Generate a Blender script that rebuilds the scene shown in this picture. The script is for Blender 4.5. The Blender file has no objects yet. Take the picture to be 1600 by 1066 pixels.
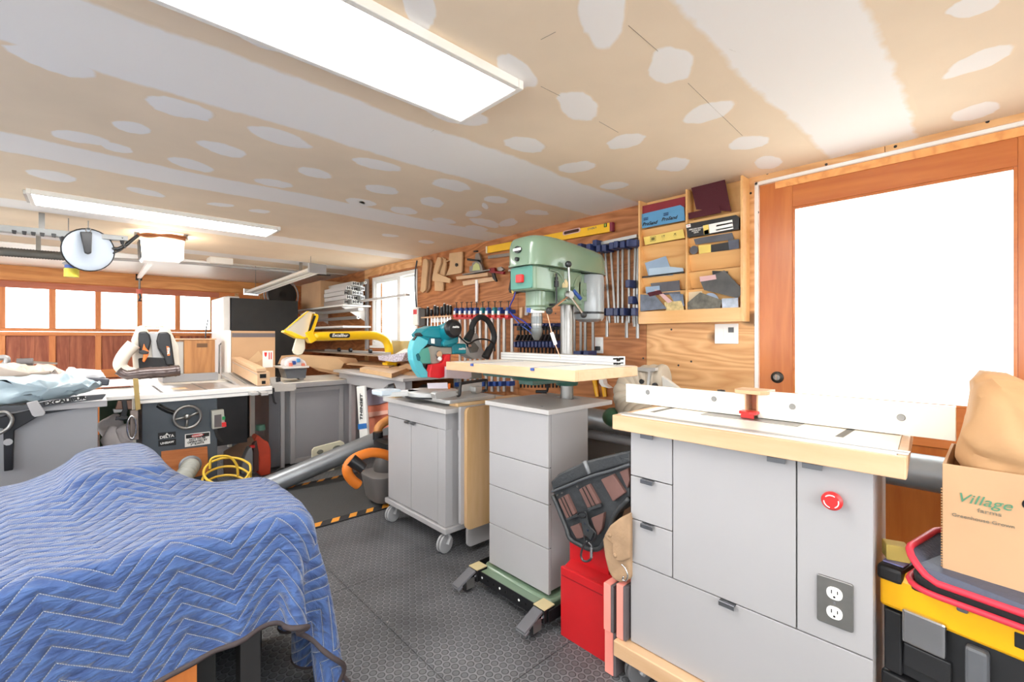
import bpy, bmesh, math, random
import numpy as np
from mathutils import Vector, Matrix, noise
R = math.radians
rnd = random.Random(7)
SC = bpy.context.scene
COL = SC.collection

# ---------------- camera ----------------
CAM_H = 1.30
TH = math.atan2(665, 711)                # heading east of the +Y wall direction
cam_d = bpy.data.cameras.new('camera'); cam = bpy.data.objects.new('camera', cam_d); COL.objects.link(cam)
cam_d.sensor_width = 36; cam_d.lens = 711/1600*36; cam_d.shift_y = -6/1600; cam_d.clip_start = .02
cam.location = (0, 0, CAM_H); cam.rotation_euler = (R(90), 0, -TH)
SC.camera = cam
# ---------------- world, exposure ----------------
wd = bpy.data.worlds.new('overcast_sky'); SC.world = wd; wd.use_nodes = True
wb = wd.node_tree.nodes['Background']; wb.inputs[0].default_value = (.93, .97, 1, 1); wb.inputs[1].default_value = 6.0
SC.view_settings.view_transform = 'Standard'; SC.view_settings.look = 'None'
SC.view_settings.gamma = 1; SC.view_settings.use_curve_mapping = False
SC.view_settings.exposure = 0.68
PANEL_EMIT = 15.0
BULB_EMIT = 25.0
try:
    SC.cycles.use_denoising = True
    SC.cycles.max_bounces = 10; SC.cycles.diffuse_bounces = 6; SC.cycles.transparent_max_bounces = 12
    SC.cycles.sample_clamp_indirect = 6
    SC.cycles.caustics_reflective = False; SC.cycles.caustics_refractive = False
except Exception: pass

# ---------------- photo geometry: a pixel seen on a known real plane ----------------
_s, _c = math.sin(TH), math.cos(TH)
def _ray(u, v):
    a = (u-800)/711; return (_s+a*_c, _c-a*_s, (527-v)/711)
def onX(x, u, v): r = _ray(u, v); t = x/r[0]; return Vector((x, t*r[1], CAM_H+t*r[2]))
def onY(y, u, v): r = _ray(u, v); t = y/r[1]; return Vector((t*r[0], y, CAM_H+t*r[2]))
def onZ(z, u, v): r = _ray(u, v); t = (z-CAM_H)/r[2]; return Vector((t*r[0], t*r[1], z))

# ---------------- mesh builder ----------------
class MB:
    def __init__(s): s.v = []; s.f = []; s.M = None; s.att = None
    def _add(s, vs, fs):
        o = len(s.v)
        for p in vs:
            p = Vector(p)
            s.v.append(s.M @ p if s.M else p)
        s.f += [tuple(i+o for i in f) for f in fs]; return s
    def box(s, a, b):
        x0, x1 = sorted((a[0], b[0])); y0, y1 = sorted((a[1], b[1])); z0, z1 = sorted((a[2], b[2]))
        return s._add([(x0,y0,z0),(x1,y0,z0),(x1,y1,z0),(x0,y1,z0),(x0,y0,z1),(x1,y0,z1),(x1,y1,z1),(x0,y1,z1)],
                      [(0,3,2,1),(4,5,6,7),(0,1,5,4),(1,2,6,5),(2,3,7,6),(3,0,4,7)])
    def cb(s, c, d, rot=None):           # centred box, optional rotation (Euler tuple or matrix)
        h = [k/2 for k in d]; m = MB().box([-k for k in h], h)
        Mx = Matrix.Translation(c)
        if rot is not None: Mx = Mx @ (rot.to_4x4() if isinstance(rot, Matrix) else Matrix.Rotation(rot[2],4,'Z') @ Matrix.Rotation(rot[1],4,'Y') @ Matrix.Rotation(rot[0],4,'X'))
        return s._add([Mx @ p for p in m.v], m.f)
    def cyl(s, p0, p1, r0, r1=None, n=16, caps=True):
        r1 = r0 if r1 is None else r1
        p0, p1 = Vector(p0), Vector(p1); q = (p1-p0).to_track_quat('Z', 'Y')
        vs = []
        for p, r in ((p0, r0), (p1, r1)):
            for i in range(n):
                a = 2*math.pi*i/n; vs.append(p + q @ Vector((r*math.cos(a), r*math.sin(a), 0)))
        fs = [(i, (i+1) % n, n+(i+1) % n, n+i) for i in range(n)]
        if caps: fs += [tuple(range(n-1, -1, -1)), tuple(range(n, 2*n))]
        return s._add(vs, fs)
    def tube(s, pts, r, n=8, closed=False, caps=True):
        pts = [Vector(p) for p in pts]; m = len(pts); vs = []
        rr = r if isinstance(r, (list, tuple)) else [r]*m
        up = None
        for i, p in enumerate(pts):
            if closed: t = pts[(i+1) % m]-pts[i-1]
            else: t = pts[min(i+1, m-1)]-pts[max(i-1, 0)]
            t.normalize()
            if up is None:
                up = Vector((0,0,1)) if abs(t.z) < .9 else Vector((1,0,0))
            side = t.cross(up).normalized(); up = side.cross(t).normalized()
            for k in range(n):
                a = 2*math.pi*k/n; vs.append(p + (side*math.cos(a)+up*math.sin(a))*rr[i])
        fs = []
        for i in range(m if closed else m-1):
            j = (i+1) % m
            for k in range(n): fs.append((i*n+k, j*n+k, j*n+(k+1) % n, i*n+(k+1) % n))
        if not closed and caps: fs += [tuple(range(n)), tuple(range(m*n-1, (m-1)*n-1, -1))]
        return s._add(vs, fs)
    def lathe(s, prof, c=(0,0,0), ax='Z', n=24, rot=None):
        vs = []; m = len(prof)
        for r, h in prof:
            for k in range(n):
                a = 2*math.pi*k/n; x, y = max(r, 1e-5)*math.cos(a), max(r, 1e-5)*math.sin(a)
                p = {'Z': (x,y,h), 'X': (h,x,y), 'Y': (y,h,x)}[ax]
                p = Vector(p)
                if rot is not None: p = rot @ p
                vs.append(Vector(c)+p)
        fs = [(i*n+k, i*n+(k+1) % n, (i+1)*n+(k+1) % n, (i+1)*n+k) for i in range(m-1) for k in range(n)]
        return s._add(vs, fs)
    def prism(s, poly, ax, a, b):        # polygon in the plane normal to ax, swept a..b
        n = len(poly)
        def mk(p, h): return {'X': (h, p[0], p[1]), 'Y': (p[0], h, p[1]), 'Z': (p[0], p[1], h)}[ax]
        vs = [mk(p, a) for p in poly]+[mk(p, b) for p in poly]
        return s._add(vs, [tuple(range(n-1, -1, -1)), tuple(range(n, 2*n))]+[(i, (i+1) % n, n+(i+1) % n, n+i) for i in range(n)])
    def loft(s, rings, caps=True, closed=False):
        n = len(rings[0]); vs = [p for r in rings for p in r]; m = len(rings)
        fs = [(i*n+k, i*n+(k+1) % n, ((i+1) % m)*n+(k+1) % n, ((i+1) % m)*n+k) for i in range(m if closed else m-1) for k in range(n)]
        if caps and not closed: fs += [tuple(range(n-1, -1, -1)), tuple(range((m-1)*n, m*n))]
        return s._add(vs, fs)
    def ball(s, c, r, sc=(1,1,1), n=14, m=8, rot=None):
        prof = []
        rings = []
        for i in range(m+1):
            t = math.pi*i/m; rings.append([Vector((r*sc[0]*max(math.sin(t),1e-4)*math.cos(2*math.pi*k/n), r*sc[1]*max(math.sin(t),1e-4)*math.sin(2*math.pi*k/n), -r*sc[2]*math.cos(t))) for k in range(n)])
        if rot is not None: rings = [[rot @ p for p in q] for q in rings]
        return s.loft([[Vector(c)+p for p in q] for q in rings], caps=False)
    def grid(s, fn, nu, nv, flip=False, wrap=False):
        vs = [fn(i/nu, j/nv) for j in range(nv+1) for i in range(nu+1)]; w = nu+1
        fs = [(j*w+i, j*w+i+1, (j+1)*w+i+1, (j+1)*w+i) for j in range(nv) for i in range(nu)]
        if flip: fs = [f[::-1] for f in fs]
        return s._add(vs, fs)
    def frame(s, ax, h0, h1, a, b, t):   # rectangular frame: outer (a..b) in plane normal ax, border t
        (a0, a1), (b0, b1) = (a[0], b[0]), (a[1], b[1])
        def bb(p, q):
            f = {'X': lambda u, v, h: (h,u,v), 'Y': lambda u, v, h: (u,h,v), 'Z': lambda u, v, h: (u,v,h)}[ax]
            s.box(f(p[0], p[1], h0), f(q[0], q[1], h1))
        bb((a0, b0), (a0+t, b1)); bb((a1-t, b0), (a1, b1)); bb((a0+t, b0), (a1-t, b0+t)); bb((a0+t, b1-t), (a1-t, b1)); return s

def rrect(x0, y0, x1, y1, r, n=4):
    out = []
    for cx, cy, a0 in ((x1-r, y0+r, -90), (x1-r, y1-r, 0), (x0+r, y1-r, 90), (x0+r, y0+r, 180)):
        for i in range(n+1):
            a = R(a0+90*i/n); out.append((cx+r*math.cos(a), cy+r*math.sin(a)))
    return out
def arc(c, r, a0, a1, n):                # 2-D arc
    return [(c[0]+r*math.cos(R(a0+(a1-a0)*i/n)), c[1]+r*math.sin(R(a0+(a1-a0)*i/n))) for i in range(n+1)]
ORD = ['first','second','third','fourth','fifth','sixth','seventh','eighth','ninth','tenth','eleventh','twelfth','thirteenth','fourteenth','fifteenth','sixteenth','seventeenth','eighteenth','nineteenth','twentieth']
def spline(pts, n=8):                    # Catmull-Rom through points
    P = [Vector(p) for p in pts]; P = [P[0]*2-P[1]]+P+[P[-1]*2-P[-2]]; out = []
    for i in range(1, len(P)-2):
        for k in range(n):
            t = k/n; a, b, c, d = P[i-1], P[i], P[i+1], P[i+2]
            out.append(.5*((2*b)+(c-a)*t+(2*a-5*b+4*c-d)*t*t+(3*b-a-3*c+d)*t**3))
    return out+[P[-2]]

def polyY(y, *px): return [(p.x, p.z) for p in (onY(y, u, v) for u, v in px)]
def polyX(x, *px): return [(p.y, p.z) for p in (onX(x, u, v) for u, v in px)]
ROOTM = {}
def _rootm(o):
    while o is not None:
        if o.name in ROOTM: return ROOTM[o.name]
        o = o.parent
    return Matrix.Identity(4)
def tag(o, label=None, cat=None, group=None, kind=None):
    if label: o['label'] = label
    if cat: o['category'] = cat
    if group: o['group'] = group
    if kind: o['kind'] = kind
    return o
def T(name, label, cat, loc=(0,0,0), rz=0, group=None, kind=None):
    o = bpy.data.objects.new(name, None); COL.objects.link(o); o.empty_display_size = .1
    o.location = loc; o.rotation_euler = (0,0,rz)
    ROOTM[o.name] = Matrix.Translation(loc) @ Matrix.Rotation(rz, 4, 'Z')
    return tag(o, label, cat, group, kind)
def P(parent, name, mb, mat, label=None, bev=0, smooth=None, kind=None, local=False, seg=2):
    """link one mesh; coordinates are world unless local"""
    me = bpy.data.meshes.new(name)
    vs = mb.v
    if not local and parent is not None:
        Mi = _rootm(parent).inverted(); vs = [Mi @ p for p in vs]
    me.from_pydata([tuple(p) for p in vs], [], mb.f)
    me.materials.append(mat); me.validate()
    if len(vs) < 9000:
        bm = bmesh.new(); bm.from_mesh(me); bmesh.ops.recalc_face_normals(bm, faces=bm.faces); bm.to_mesh(me); bm.free()
    if smooth:
        me.polygons.foreach_set('use_smooth', [True]*len(me.polygons))
        if smooth is not True:
            me.set_sharp_from_angle(angle=R(smooth))
    o = bpy.data.objects.new(name, me); COL.objects.link(o); o.parent = parent
    if bev:
        b = o.modifiers.new('bevel', 'BEVEL'); b.width = bev; b.segments = seg; b.limit_method = 'ANGLE'; b.angle_limit = R(35)
    if label: o['label'] = label
    if kind: o['kind'] = kind
    return o
def S(name, label, cat, mb, mat, group=None, kind=None, **k):
    """a thing that is one mesh: its origin goes to its base centre"""
    n = len(mb.v); c = Vector((sum(p.x for p in mb.v)/n, sum(p.y for p in mb.v)/n, min(p.z for p in mb.v)))
    mb.v = [p-c for p in mb.v]; o = P(None, name, mb, mat, **k); o.location = c; ROOTM[o.name] = Matrix.Translation(c)
    return tag(o, label, cat, group, kind)
def dup(root, loc=None, rz=None, label=None, group=None):
    def cp(o, par, d):
        c = o.copy(); COL.objects.link(c); c.parent = par
        if d < 3:
            for ch in [x for x in bpy.data.objects if x.parent == o and x != c]: cp(ch, c, d+1)
        return c
    r = cp(root, None, 0)
    if loc is not None: r.location = loc
    if rz is not None: r.rotation_euler = (0, 0, rz)
    ROOTM[r.name] = Matrix.Translation(r.location) @ Matrix.Rotation(r.rotation_euler[2], 4, 'Z')
    if label: r['label'] = label
    if group: r['group'] = group
    return r
FLIP = {'-X': ((0,-1,0), (0,0,1), (-1,0,0)), '-Y': ((1,0,0), (0,0,1), (0,-1,0)), 'Z': ((1,0,0), (0,1,0), (0,0,1)), '+X': ((0,1,0), (0,0,1), (1,0,0))}
def basis(face):
    r, u, n = [Vector(k) for k in (FLIP[face] if isinstance(face, str) else face)]
    return Matrix((r, u, n)).transposed()
def TXT(parent, body, size, loc, face, mat, name='lettering', ext=.0006, shear=0, ax='CENTER', sx=1.0, rot=0, bold=0):
    cu = bpy.data.curves.new(name, 'FONT'); cu.body = body; cu.size = size; cu.extrude = ext; cu.shear = shear
    cu.align_x = ax; cu.align_y = 'CENTER'; cu.resolution_u = 3; cu.offset = bold
    ob = bpy.data.objects.new(name, cu); COL.objects.link(ob)
    dg = bpy.context.evaluated_depsgraph_get(); dg.update()
    me = bpy.data.meshes.new_from_object(ob.evaluated_get(dg)); bpy.data.objects.remove(ob); bpy.data.curves.remove(cu)
    B = basis(face) @ Matrix.Rotation(rot, 3, 'Z')
    Mw = Matrix.Translation(loc) @ B.to_4x4() @ Matrix.Diagonal((sx, 1, 1, 1))
    me.transform(_rootm(parent).inverted() @ Mw)
    me.materials.clear(); me.materials.append(mat); me.name = name
    o = bpy.data.objects.new(name, me); COL.objects.link(o); o.parent = parent
    return o
def struct(name, mb, mat, parent=None, **k):
    o = P(parent, name, mb, mat, **k)
    if parent is None: o['kind'] = 'structure'
    return o

# ---------------- materials ----------------
def lin(r, g, b):
    f = lambda c: (c/255/12.92) if c/255 <= .04045 else ((c/255+.055)/1.055)**2.4
    return (f(r), f(g), f(b), 1)
def newmat(name):
    m = bpy.data.materials.new(name); m.use_nodes = True; nt = m.node_tree
    return m, nt, nt.nodes['Principled BSDF']
def N(nt, t, **k):
    n = nt.nodes.new(t)
    for a, b in k.items():
        if a in n.inputs.keys() if hasattr(n.inputs, 'keys') else False: n.inputs[a].default_value = b
        else: setattr(n, a, b)
    return n
def ramp(nt, stops, fac):
    r = nt.nodes.new('ShaderNodeValToRGB'); cr = r.color_ramp
    while len(cr.elements) < len(stops): cr.elements.new(.5)
    for e, (p, c) in zip(cr.elements, stops): e.position = p; e.color = c
    nt.links.new(fac, r.inputs[0]); return r.outputs[0]
def M(name, rgb, rough=.5, metal=0, var=.06, vs=8, bump=0, bs=60, coat=0, alpha=1, emit=0, spec=None):
    m, nt, b = newmat(name); L = nt.links.new
    c = lin(*rgb); b.inputs['Roughness'].default_value = rough; b.inputs['Metallic'].default_value = metal
    tc = N(nt, 'ShaderNodeTexCoord'); nz = N(nt, 'ShaderNodeTexNoise'); nz.inputs['Scale'].default_value = vs; nz.inputs['Detail'].default_value = 4
    L(tc.outputs['Object'], nz.inputs['Vector'])
    d = tuple(k*(1-var) for k in c[:3])+(1,); e = tuple(min(1, k*(1+var)) for k in c[:3])+(1,)
    L(ramp(nt, [(.3, d), (.7, e)], nz.outputs[0]), b.inputs['Base Color'])
    if bump:
        n2 = N(nt, 'ShaderNodeTexNoise'); n2.inputs['Scale'].default_value = bs; n2.inputs['Detail'].default_value = 3; L(tc.outputs['Object'], n2.inputs['Vector'])
        bp = N(nt, 'ShaderNodeBump'); bp.inputs['Strength'].default_value = bump; bp.inputs['Distance'].default_value = .01
        L(n2.outputs[0], bp.inputs['Height']); L(bp.outputs[0], b.inputs['Normal'])
    if coat: b.inputs['Coat Weight'].default_value = coat
    if emit: b.inputs['Emission Color'].default_value = c; b.inputs['Emission Strength'].default_value = emit
    if alpha < 1: b.inputs['Alpha'].default_value = alpha
    return m
def WOOD(name, c1, c2, grain='Y', sc=1.0, rough=.45, rings=6, bump=.08, coat=0, knots=False, dist=3, an=.12, dd=.8):
    """grain runs along the given object axis"""
    m, nt, b = newmat(name); L = nt.links.new
    tc = N(nt, 'ShaderNodeTexCoord'); mp = N(nt, 'ShaderNodeMapping'); L(tc.outputs['Object'], mp.inputs[0])
    st = {'X': (an, 1, 1), 'Y': (1, an, 1), 'Z': (1, 1, an)}[grain]
    mp.inputs['Scale'].default_value = [k*sc for k in st]
    nz = N(nt, 'ShaderNodeTexNoise'); nz.inputs['Scale'].default_value = 3; nz.inputs['Detail'].default_value = 3; nz.inputs['Distortion'].default_value = dd; L(mp.outputs[0], nz.inputs['Vector'])
    mu = N(nt, 'ShaderNodeMath', operation='MULTIPLY'); mu.inputs[1].default_value = rings*dist; L(nz.outputs[0], mu.inputs[0])
    fr = N(nt, 'ShaderNodeMath', operation='PINGPONG'); fr.inputs[1].default_value = 1; L(mu.outputs[0], fr.inputs[0])
    n2 = N(nt, 'ShaderNodeTexNoise'); n2.inputs['Scale'].default_value = 45; n2.inputs['Detail'].default_value = 3; L(mp.outputs[0], n2.inputs['Vector'])
    mx = N(nt, 'ShaderNodeMix', data_type='FLOAT'); mx.inputs[0].default_value = .5; L(fr.outputs[0], mx.inputs[2]); L(n2.outputs[0], mx.inputs[3])
    col = ramp(nt, [(.2, lin(*c2)), (.75, lin(*c1))], mx.outputs[0])
    if knots:
        vo = N(nt, 'ShaderNodeTexVoronoi'); vo.inputs['Scale'].default_value = 2.2
        m3 = N(nt, 'ShaderNodeMapping'); m3.inputs['Scale'].default_value = {'X': (.6,1,1), 'Y': (1,.6,1), 'Z': (1,1,.6)}[grain]; L(tc.outputs['Object'], m3.inputs[0]); L(m3.outputs[0], vo.inputs['Vector'])
        kr = ramp(nt, [(.06, (1,1,1,1)), (.11, (0,0,0,1))], vo.outputs['Distance'])
        kx = N(nt, 'ShaderNodeMix', data_type='RGBA'); L(kr, kx.inputs[0]); L(col, kx.inputs[6]); kx.inputs[7].default_value = lin(*[k*.62 for k in c2]); col = kx.outputs[2]
    L(col, b.inputs['Base Color']); b.inputs['Roughness'].default_value = rough
    bp = N(nt, 'ShaderNodeBump'); bp.inputs['Strength'].default_value = bump; bp.inputs['Distance'].default_value = .004; L(n2.outputs[0], bp.inputs['Height']); L(bp.outputs[0], b.inputs['Normal'])
    if coat: b.inputs['Coat Weight'].default_value = coat; b.inputs['Coat Roughness'].default_value = .25
    return m
def GLASS(name, tint=(1,1,1), milk=0., rough=0.02):
    m = bpy.data.materials.new(name); m.use_nodes = True; nt = m.node_tree; nt.nodes.clear(); L = nt.links.new
    out = N(nt, 'ShaderNodeOutputMaterial'); tr = N(nt, 'ShaderNodeBsdfTransparent'); tr.inputs[0].default_value = (*tint, 1)
    gl = N(nt, 'ShaderNodeBsdfGlossy'); gl.inputs['Roughness'].default_value = rough
    lw = N(nt, 'ShaderNodeLayerWeight'); lw.inputs[0].default_value = .5
    pw = N(nt, 'ShaderNodeMath', operation='POWER'); pw.inputs[1].default_value = 4; L(lw.outputs['Facing'], pw.inputs[0])
    fr = N(nt, 'ShaderNodeMath', operation='MULTIPLY_ADD'); fr.inputs[1].default_value = .8; fr.inputs[2].default_value = .03; L(pw.outputs[0], fr.inputs[0])
    a = tr.outputs[0]
    if milk:
        tl = N(nt, 'ShaderNodeBsdfTranslucent'); tl.inputs[0].default_value = (*tint, 1)
        mm = N(nt, 'ShaderNodeMixShader'); mm.inputs[0].default_value = milk; L(a, mm.inputs[1]); L(tl.outputs[0], mm.inputs[2]); a = mm.outputs[0]
    mx = N(nt, 'ShaderNodeMixShader'); L(fr.outputs[0], mx.inputs[0]); L(a, mx.inputs[1]); L(gl.outputs[0], mx.inputs[2]); L(mx.outputs[0], out.inputs[0])
    return m
def FILM(name, tint, op=.35, rough=.15):  # thin clear plastic sheet
    m = bpy.data.materials.new(name); m.use_nodes = True; nt = m.node_tree; nt.nodes.clear(); L = nt.links.new
    out = N(nt, 'ShaderNodeOutputMaterial'); tr = N(nt, 'ShaderNodeBsdfTransparent'); pr = N(nt, 'ShaderNodeBsdfPrincipled')
    pr.inputs['Base Color'].default_value = lin(*tint); pr.inputs['Roughness'].default_value = rough
    mx = N(nt, 'ShaderNodeMixShader'); mx.inputs[0].default_value = op; L(tr.outputs[0], mx.inputs[1]); L(pr.outputs[0], mx.inputs[2]); L(mx.outputs[0], out.inputs[0])
    return m
def EMIT(name, rgb, strength):
    m = bpy.data.materials.new(name); m.use_nodes = True; nt = m.node_tree; nt.nodes.clear()
    out = N(nt, 'ShaderNodeOutputMaterial'); e = N(nt, 'ShaderNodeEmission'); e.inputs[0].default_value = (*rgb, 1); e.inputs[1].default_value = strength
    nt.links.new(e.outputs[0], out.inputs[0]); return m

m_ply = WOOD('fir_plywood', (192,126,76), (152,92,50), 'Y', 1.1, .6, 5, knots=True, dist=7, an=.16, dd=.25)
m_ply_l = WOOD('light_fir_plywood', (230,182,128), (202,146,92), 'Y', 1.1, .6, 5, knots=True, dist=7, an=.16, dd=.25)
m_maple = WOOD('pale_birch_plywood', (216,180,142), (200,160,120), 'Y', 1.2, .45, 2, bump=.03)
m_mapleZ = WOOD('pale_birch_plywood_upright', (216,182,140), (198,160,112), 'Z', 1.2, .45, 2, bump=.03)
m_shelf = WOOD('varnished_birch', (233,184,122), (219,163,99), 'Y', 1.0, .4, 2, bump=.02, coat=.2)
m_fir = WOOD('varnished_fir', (198,116,52), (182,98,40), 'Z', 1.6, .35, 3, bump=.04, coat=.3)
m_firH = WOOD('varnished_fir_rail', (198,116,52), (182,98,40), 'Y', 1.6, .35, 3, bump=.04, coat=.3)
m_cedar = WOOD('cedar_panel', (196,116,80), (156,80,54), 'Z', 2.2, .5, 3, bump=.04)
m_cedar2 = WOOD('cedar_frame', (242,158,92), (224,132,68), 'Z', 1.5, .45, 3, bump=.04)
m_cedarX = WOOD('cedar_rail', (240,154,88), (220,128,66), 'X', 1.5, .45, 3, bump=.04)
m_header = WOOD('fir_header', (244,176,106), (222,148,82), 'X', 1.2, .5, 5, knots=True)
m_dowel = WOOD('raw_pine', (232,198,150), (210,170,118), 'X', 2, .5, 3)
m_mdf = M('tan_mdf', (206,170,128), .6, bump=.05)
m_grey = M('grey_melamine', (168,166,167), .38, var=.025, vs=3)
m_grey2 = M('grey_melamine_dark', (150,150,153), .42, var=.03, vs=3)
m_greytop = M('grey_laminate_top', (190,186,183), .35, var=.03, vs=4)
m_white = M('white_paint', (240,238,234), .4, var=.02)
m_offwhite = M('cream_laminate', (244,238,226), .3, var=.015)
m_dry = M('drywall', (225,222,216), .8, var=.02)
m_steel = M('brushed_steel', (140,138,135), .36, .8, var=.05, vs=30)
m_chrome = M('chrome', (220,220,222), .12, 1, var=.02)
m_galv = M('galvanised_duct', (146,150,154), .38, .55, var=.12, vs=6)
m_alu = M('aluminium_extrusion', (196,195,192), .4, .6, var=.03)
m_black = M('black_plastic', (28,28,30), .4, var=.2)
m_blackm = M('black_metal', (34,34,36), .35, .4, var=.2)
m_rub = M('black_rubber', (36,36,38), .7, bump=.1)
m_hole = M('dark_recess', (12,12,12), .9)
m_castor = M('grey_castor', (158,158,160), .4)
m_green = M('green_enamel', (110,132,110), .3, var=.04, coat=.4, vs=4)
m_greend = M('dark_green_enamel', (40,84,72), .35, coat=.3)
m_blue = M('blue_plastic', (40,76,150), .4)
m_navy = M('navy_plastic', (44,56,100), .4)
m_red = M('red_paint', (192,28,34), .32, var=.06, coat=.3, vs=5)
m_redp = M('red_plastic', (214,44,44), .35)
m_orange = M('orange_plastic', (226,112,40), .4)
m_yel = M('yellow_powder_coat', (250,204,20), .3, coat=.3, var=.03)
m_yelp = M('yellow_plastic', (252,186,22), .35, var=.04)
m_teal = M('teal_plastic', (20,134,148), .35, var=.05)
m_teall = M('pale_teal_guard', (92,190,202), .3, var=.05)
m_paper = M('white_paper', (244,244,240), .7, var=.02)
m_card = M('kraft_cardboard', (194,156,118), .8, var=.05, vs=5, bump=.04, bs=30)
m_cardi = M('cardboard_inside', (206,172,132), .8, var=.04)
m_ink = M('black_ink', (24,24,26), .6)
m_inkg = M('green_ink', (76,132,100), .6)
m_inkgr = M('grey_ink', (120,112,96), .6)
# ================= setting =================
XR, YF, XL, YB, CH = 2.68, 8.2, -2.4, -1.9, 2.18
# --- floor slab and rubber mats
def coinmat():
    m, nt, b = newmat('coin_rubber'); L = nt.links.new
    tc = N(nt, 'ShaderNodeTexCoord'); sx = N(nt, 'ShaderNodeSeparateXYZ'); L(tc.outputs['Object'], sx.inputs[0])
    def mth(op, a, b_=None):
        n = N(nt, 'ShaderNodeMath', operation=op)
        for i, q in enumerate((a, b_)):
            if q is None: continue
            if isinstance(q, (int, float)): n.inputs[i].default_value = q
            else: L(q, n.inputs[i])
        return n.outputs[0]
    p = .036
    def lat(off):
        x = mth('SUBTRACT', mth('FRACT', mth('ADD', mth('DIVIDE', sx.outputs[0], p), off)), .5)
        y = mth('SUBTRACT', mth('FRACT', mth('ADD', mth('DIVIDE', sx.outputs[1], p*1.732), off)), .5)
        y = mth('MULTIPLY', y, 1.732)
        return mth('SQRT', mth('ADD', mth('MULTIPLY', x, x), mth('MULTIPLY', y, y)))
    d = mth('MINIMUM', lat(0.0), lat(.5))
    h = ramp(nt, [(.33, (1,1,1,1)), (.39, (0,0,0,1))], d)
    ring = ramp(nt, [(.31, (0,0,0,1)), (.35, (1,1,1,1)), (.40, (1,1,1,1)), (.44, (0,0,0,1))], d)
    nz = N(nt, 'ShaderNodeTexNoise'); nz.inputs['Scale'].default_value = 3; nz.inputs['Detail'].default_value = 6; L(tc.outputs['Object'], nz.inputs['Vector'])
    c = ramp(nt, [(.3, lin(88,89,92)), (.7, lin(122,123,126))], nz.outputs[0])
    mx = N(nt, 'ShaderNodeMix', data_type='RGBA'); mx.blend_type = 'MULTIPLY'; L(mth('MULTIPLY', ring, .75), mx.inputs[0]); L(c, mx.inputs[6]); mx.inputs[7].default_value = lin(70,72,74)
    m2 = N(nt, 'ShaderNodeMix', data_type='RGBA'); m2.blend_type = 'MULTIPLY'; L(mth('MULTIPLY', h, .38), m2.inputs[0]); L(mx.outputs[2], m2.inputs[6]); m2.inputs[7].default_value = lin(90,92,96)
    # sawdust specks
    vo = N(nt, 'ShaderNodeTexVoronoi'); vo.inputs['Scale'].default_value = 9; L(tc.outputs['Object'], vo.inputs['Vector'])
    sp = ramp(nt, [(.018, (1,1,1,1)), (.03, (0,0,0,1))], vo.outputs['Distance'])
    m3 = N(nt, 'ShaderNodeMix', data_type='RGBA'); L(sp, m3.inputs[0]); L(m2.outputs[2], m3.inputs[6]); m3.inputs[7].default_value = lin(200,195,185)
    L(m3.outputs[2], b.inputs['Base Color']); b.inputs['Roughness'].default_value = .55
    bp = N(nt, 'ShaderNodeBump'); bp.inputs['Strength'].default_value = .6; bp.inputs['Distance'].default_value = .002; L(h, bp.inputs['Height']); L(bp.outputs[0], b.inputs['Normal'])
    return m
m_coin = coinmat()
m_slab = M('concrete', (96,96,96), .85, bump=.1)
flo = struct('floor', MB().box((XL-.1, YB-.1, -.12), (XR+.1, YF+.1, -.008)), m_slab)
mats = MB()
xs = [.99+.53*k for k in range(-7, 5)]
for i in range(len(xs)-1):
    x0, x1 = max(xs[i], XL), min(xs[i+1], XR)
    if x1-x0 < .05: continue
    y = 1.25-1.06*4+(0 if i % 2 else .0)
    while y < YF:
        a, b2 = max(y, YB), min(y+1.06, YF)
        if b2-a > .05:
            P(flo, 'floor_mat', MB().box((x0+.0015, a+.0015, -.008), (x1-.0015, b2-.0015, 0)), m_coin, bev=.0015, seg=1)
        y += 1.06
# --- walls
def wall_with_holes(name, ax, h0, h1, a, b, holes, mat):
    """a=(u0,z0) b=(u1,z1); holes (u0,z0,u1,z1); boxes around the holes"""
    mb = MB()
    def bx(u0, z0, u1, z1):
        if u1-u0 > 1e-4 and z1-z0 > 1e-4: mb.box(*(((h0,u0,z0),(h1,u1,z1)) if ax == 'X' else ((u0,h0,z0),(u1,h1,z1))))
    hs = sorted(holes); u = a[0]
    for (p, q, r, s_) in hs:
        bx(u, a[1], p, b[1]); bx(p, a[1], r, q); bx(p, s_, r, b[1]); u = r
    bx(u, a[1], b[0], b[1]); return struct(name, mb, mat)
DO = (-.235, 0, .918, 2.152); WO = (4.40, 1.19, 5.49, 2.065)
m_stud = M('dark_stud_bay', (120,84,52), .8)
wr = wall_with_holes('wall_right', 'X', XR+.012, XR+.14, (YB-.1, 0), (YF, CH), [DO, WO], m_stud)
def panel(parent, y0, y1, z0, z1, holes, mat):
    mb = MB()
    def bx(u0, p0, u1, p1):
        if u1-u0 > 1e-4 and p1-p0 > 1e-4: mb.box((XR, u0, p0), (XR+.012, u1, p1))
    u = y0
    for (p, q, r, s_) in sorted(holes):
        p_, r_ = max(p, y0), min(r, y1)
        if p_ >= r_: continue
        bx(u, z0, p_, z1); bx(p_, z0, r_, max(q, z0)); bx(p_, min(s_, z1), r_, z1); u = r_
    bx(u, z0, y1, z1); P(parent, 'plywood_panel', mb, mat)
for y0, y1, m_ in ((YB, .355, m_ply_l), (.358, 1.574, m_ply_l), (1.577, 2.79, m_ply), (2.793, 4.008, m_ply), (4.011, 5.6, m_ply)):
    panel(wr, y0, y1, 0, CH, [DO, WO], m_)
z = 0
while z < CH-.02:                         # horizontal boards beyond the window
    P(wr, 'board', MB().box((XR, 5.70, z+.002), (XR+.012, YF, min(z+.31, CH))), m_ply, bev=.002, seg=1); z += .312
P(wr, 'stud', MB().box((XR-.012, 5.60, 0), (XR+.012, 5.69, CH)), m_ply_l, bev=.003)
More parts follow.
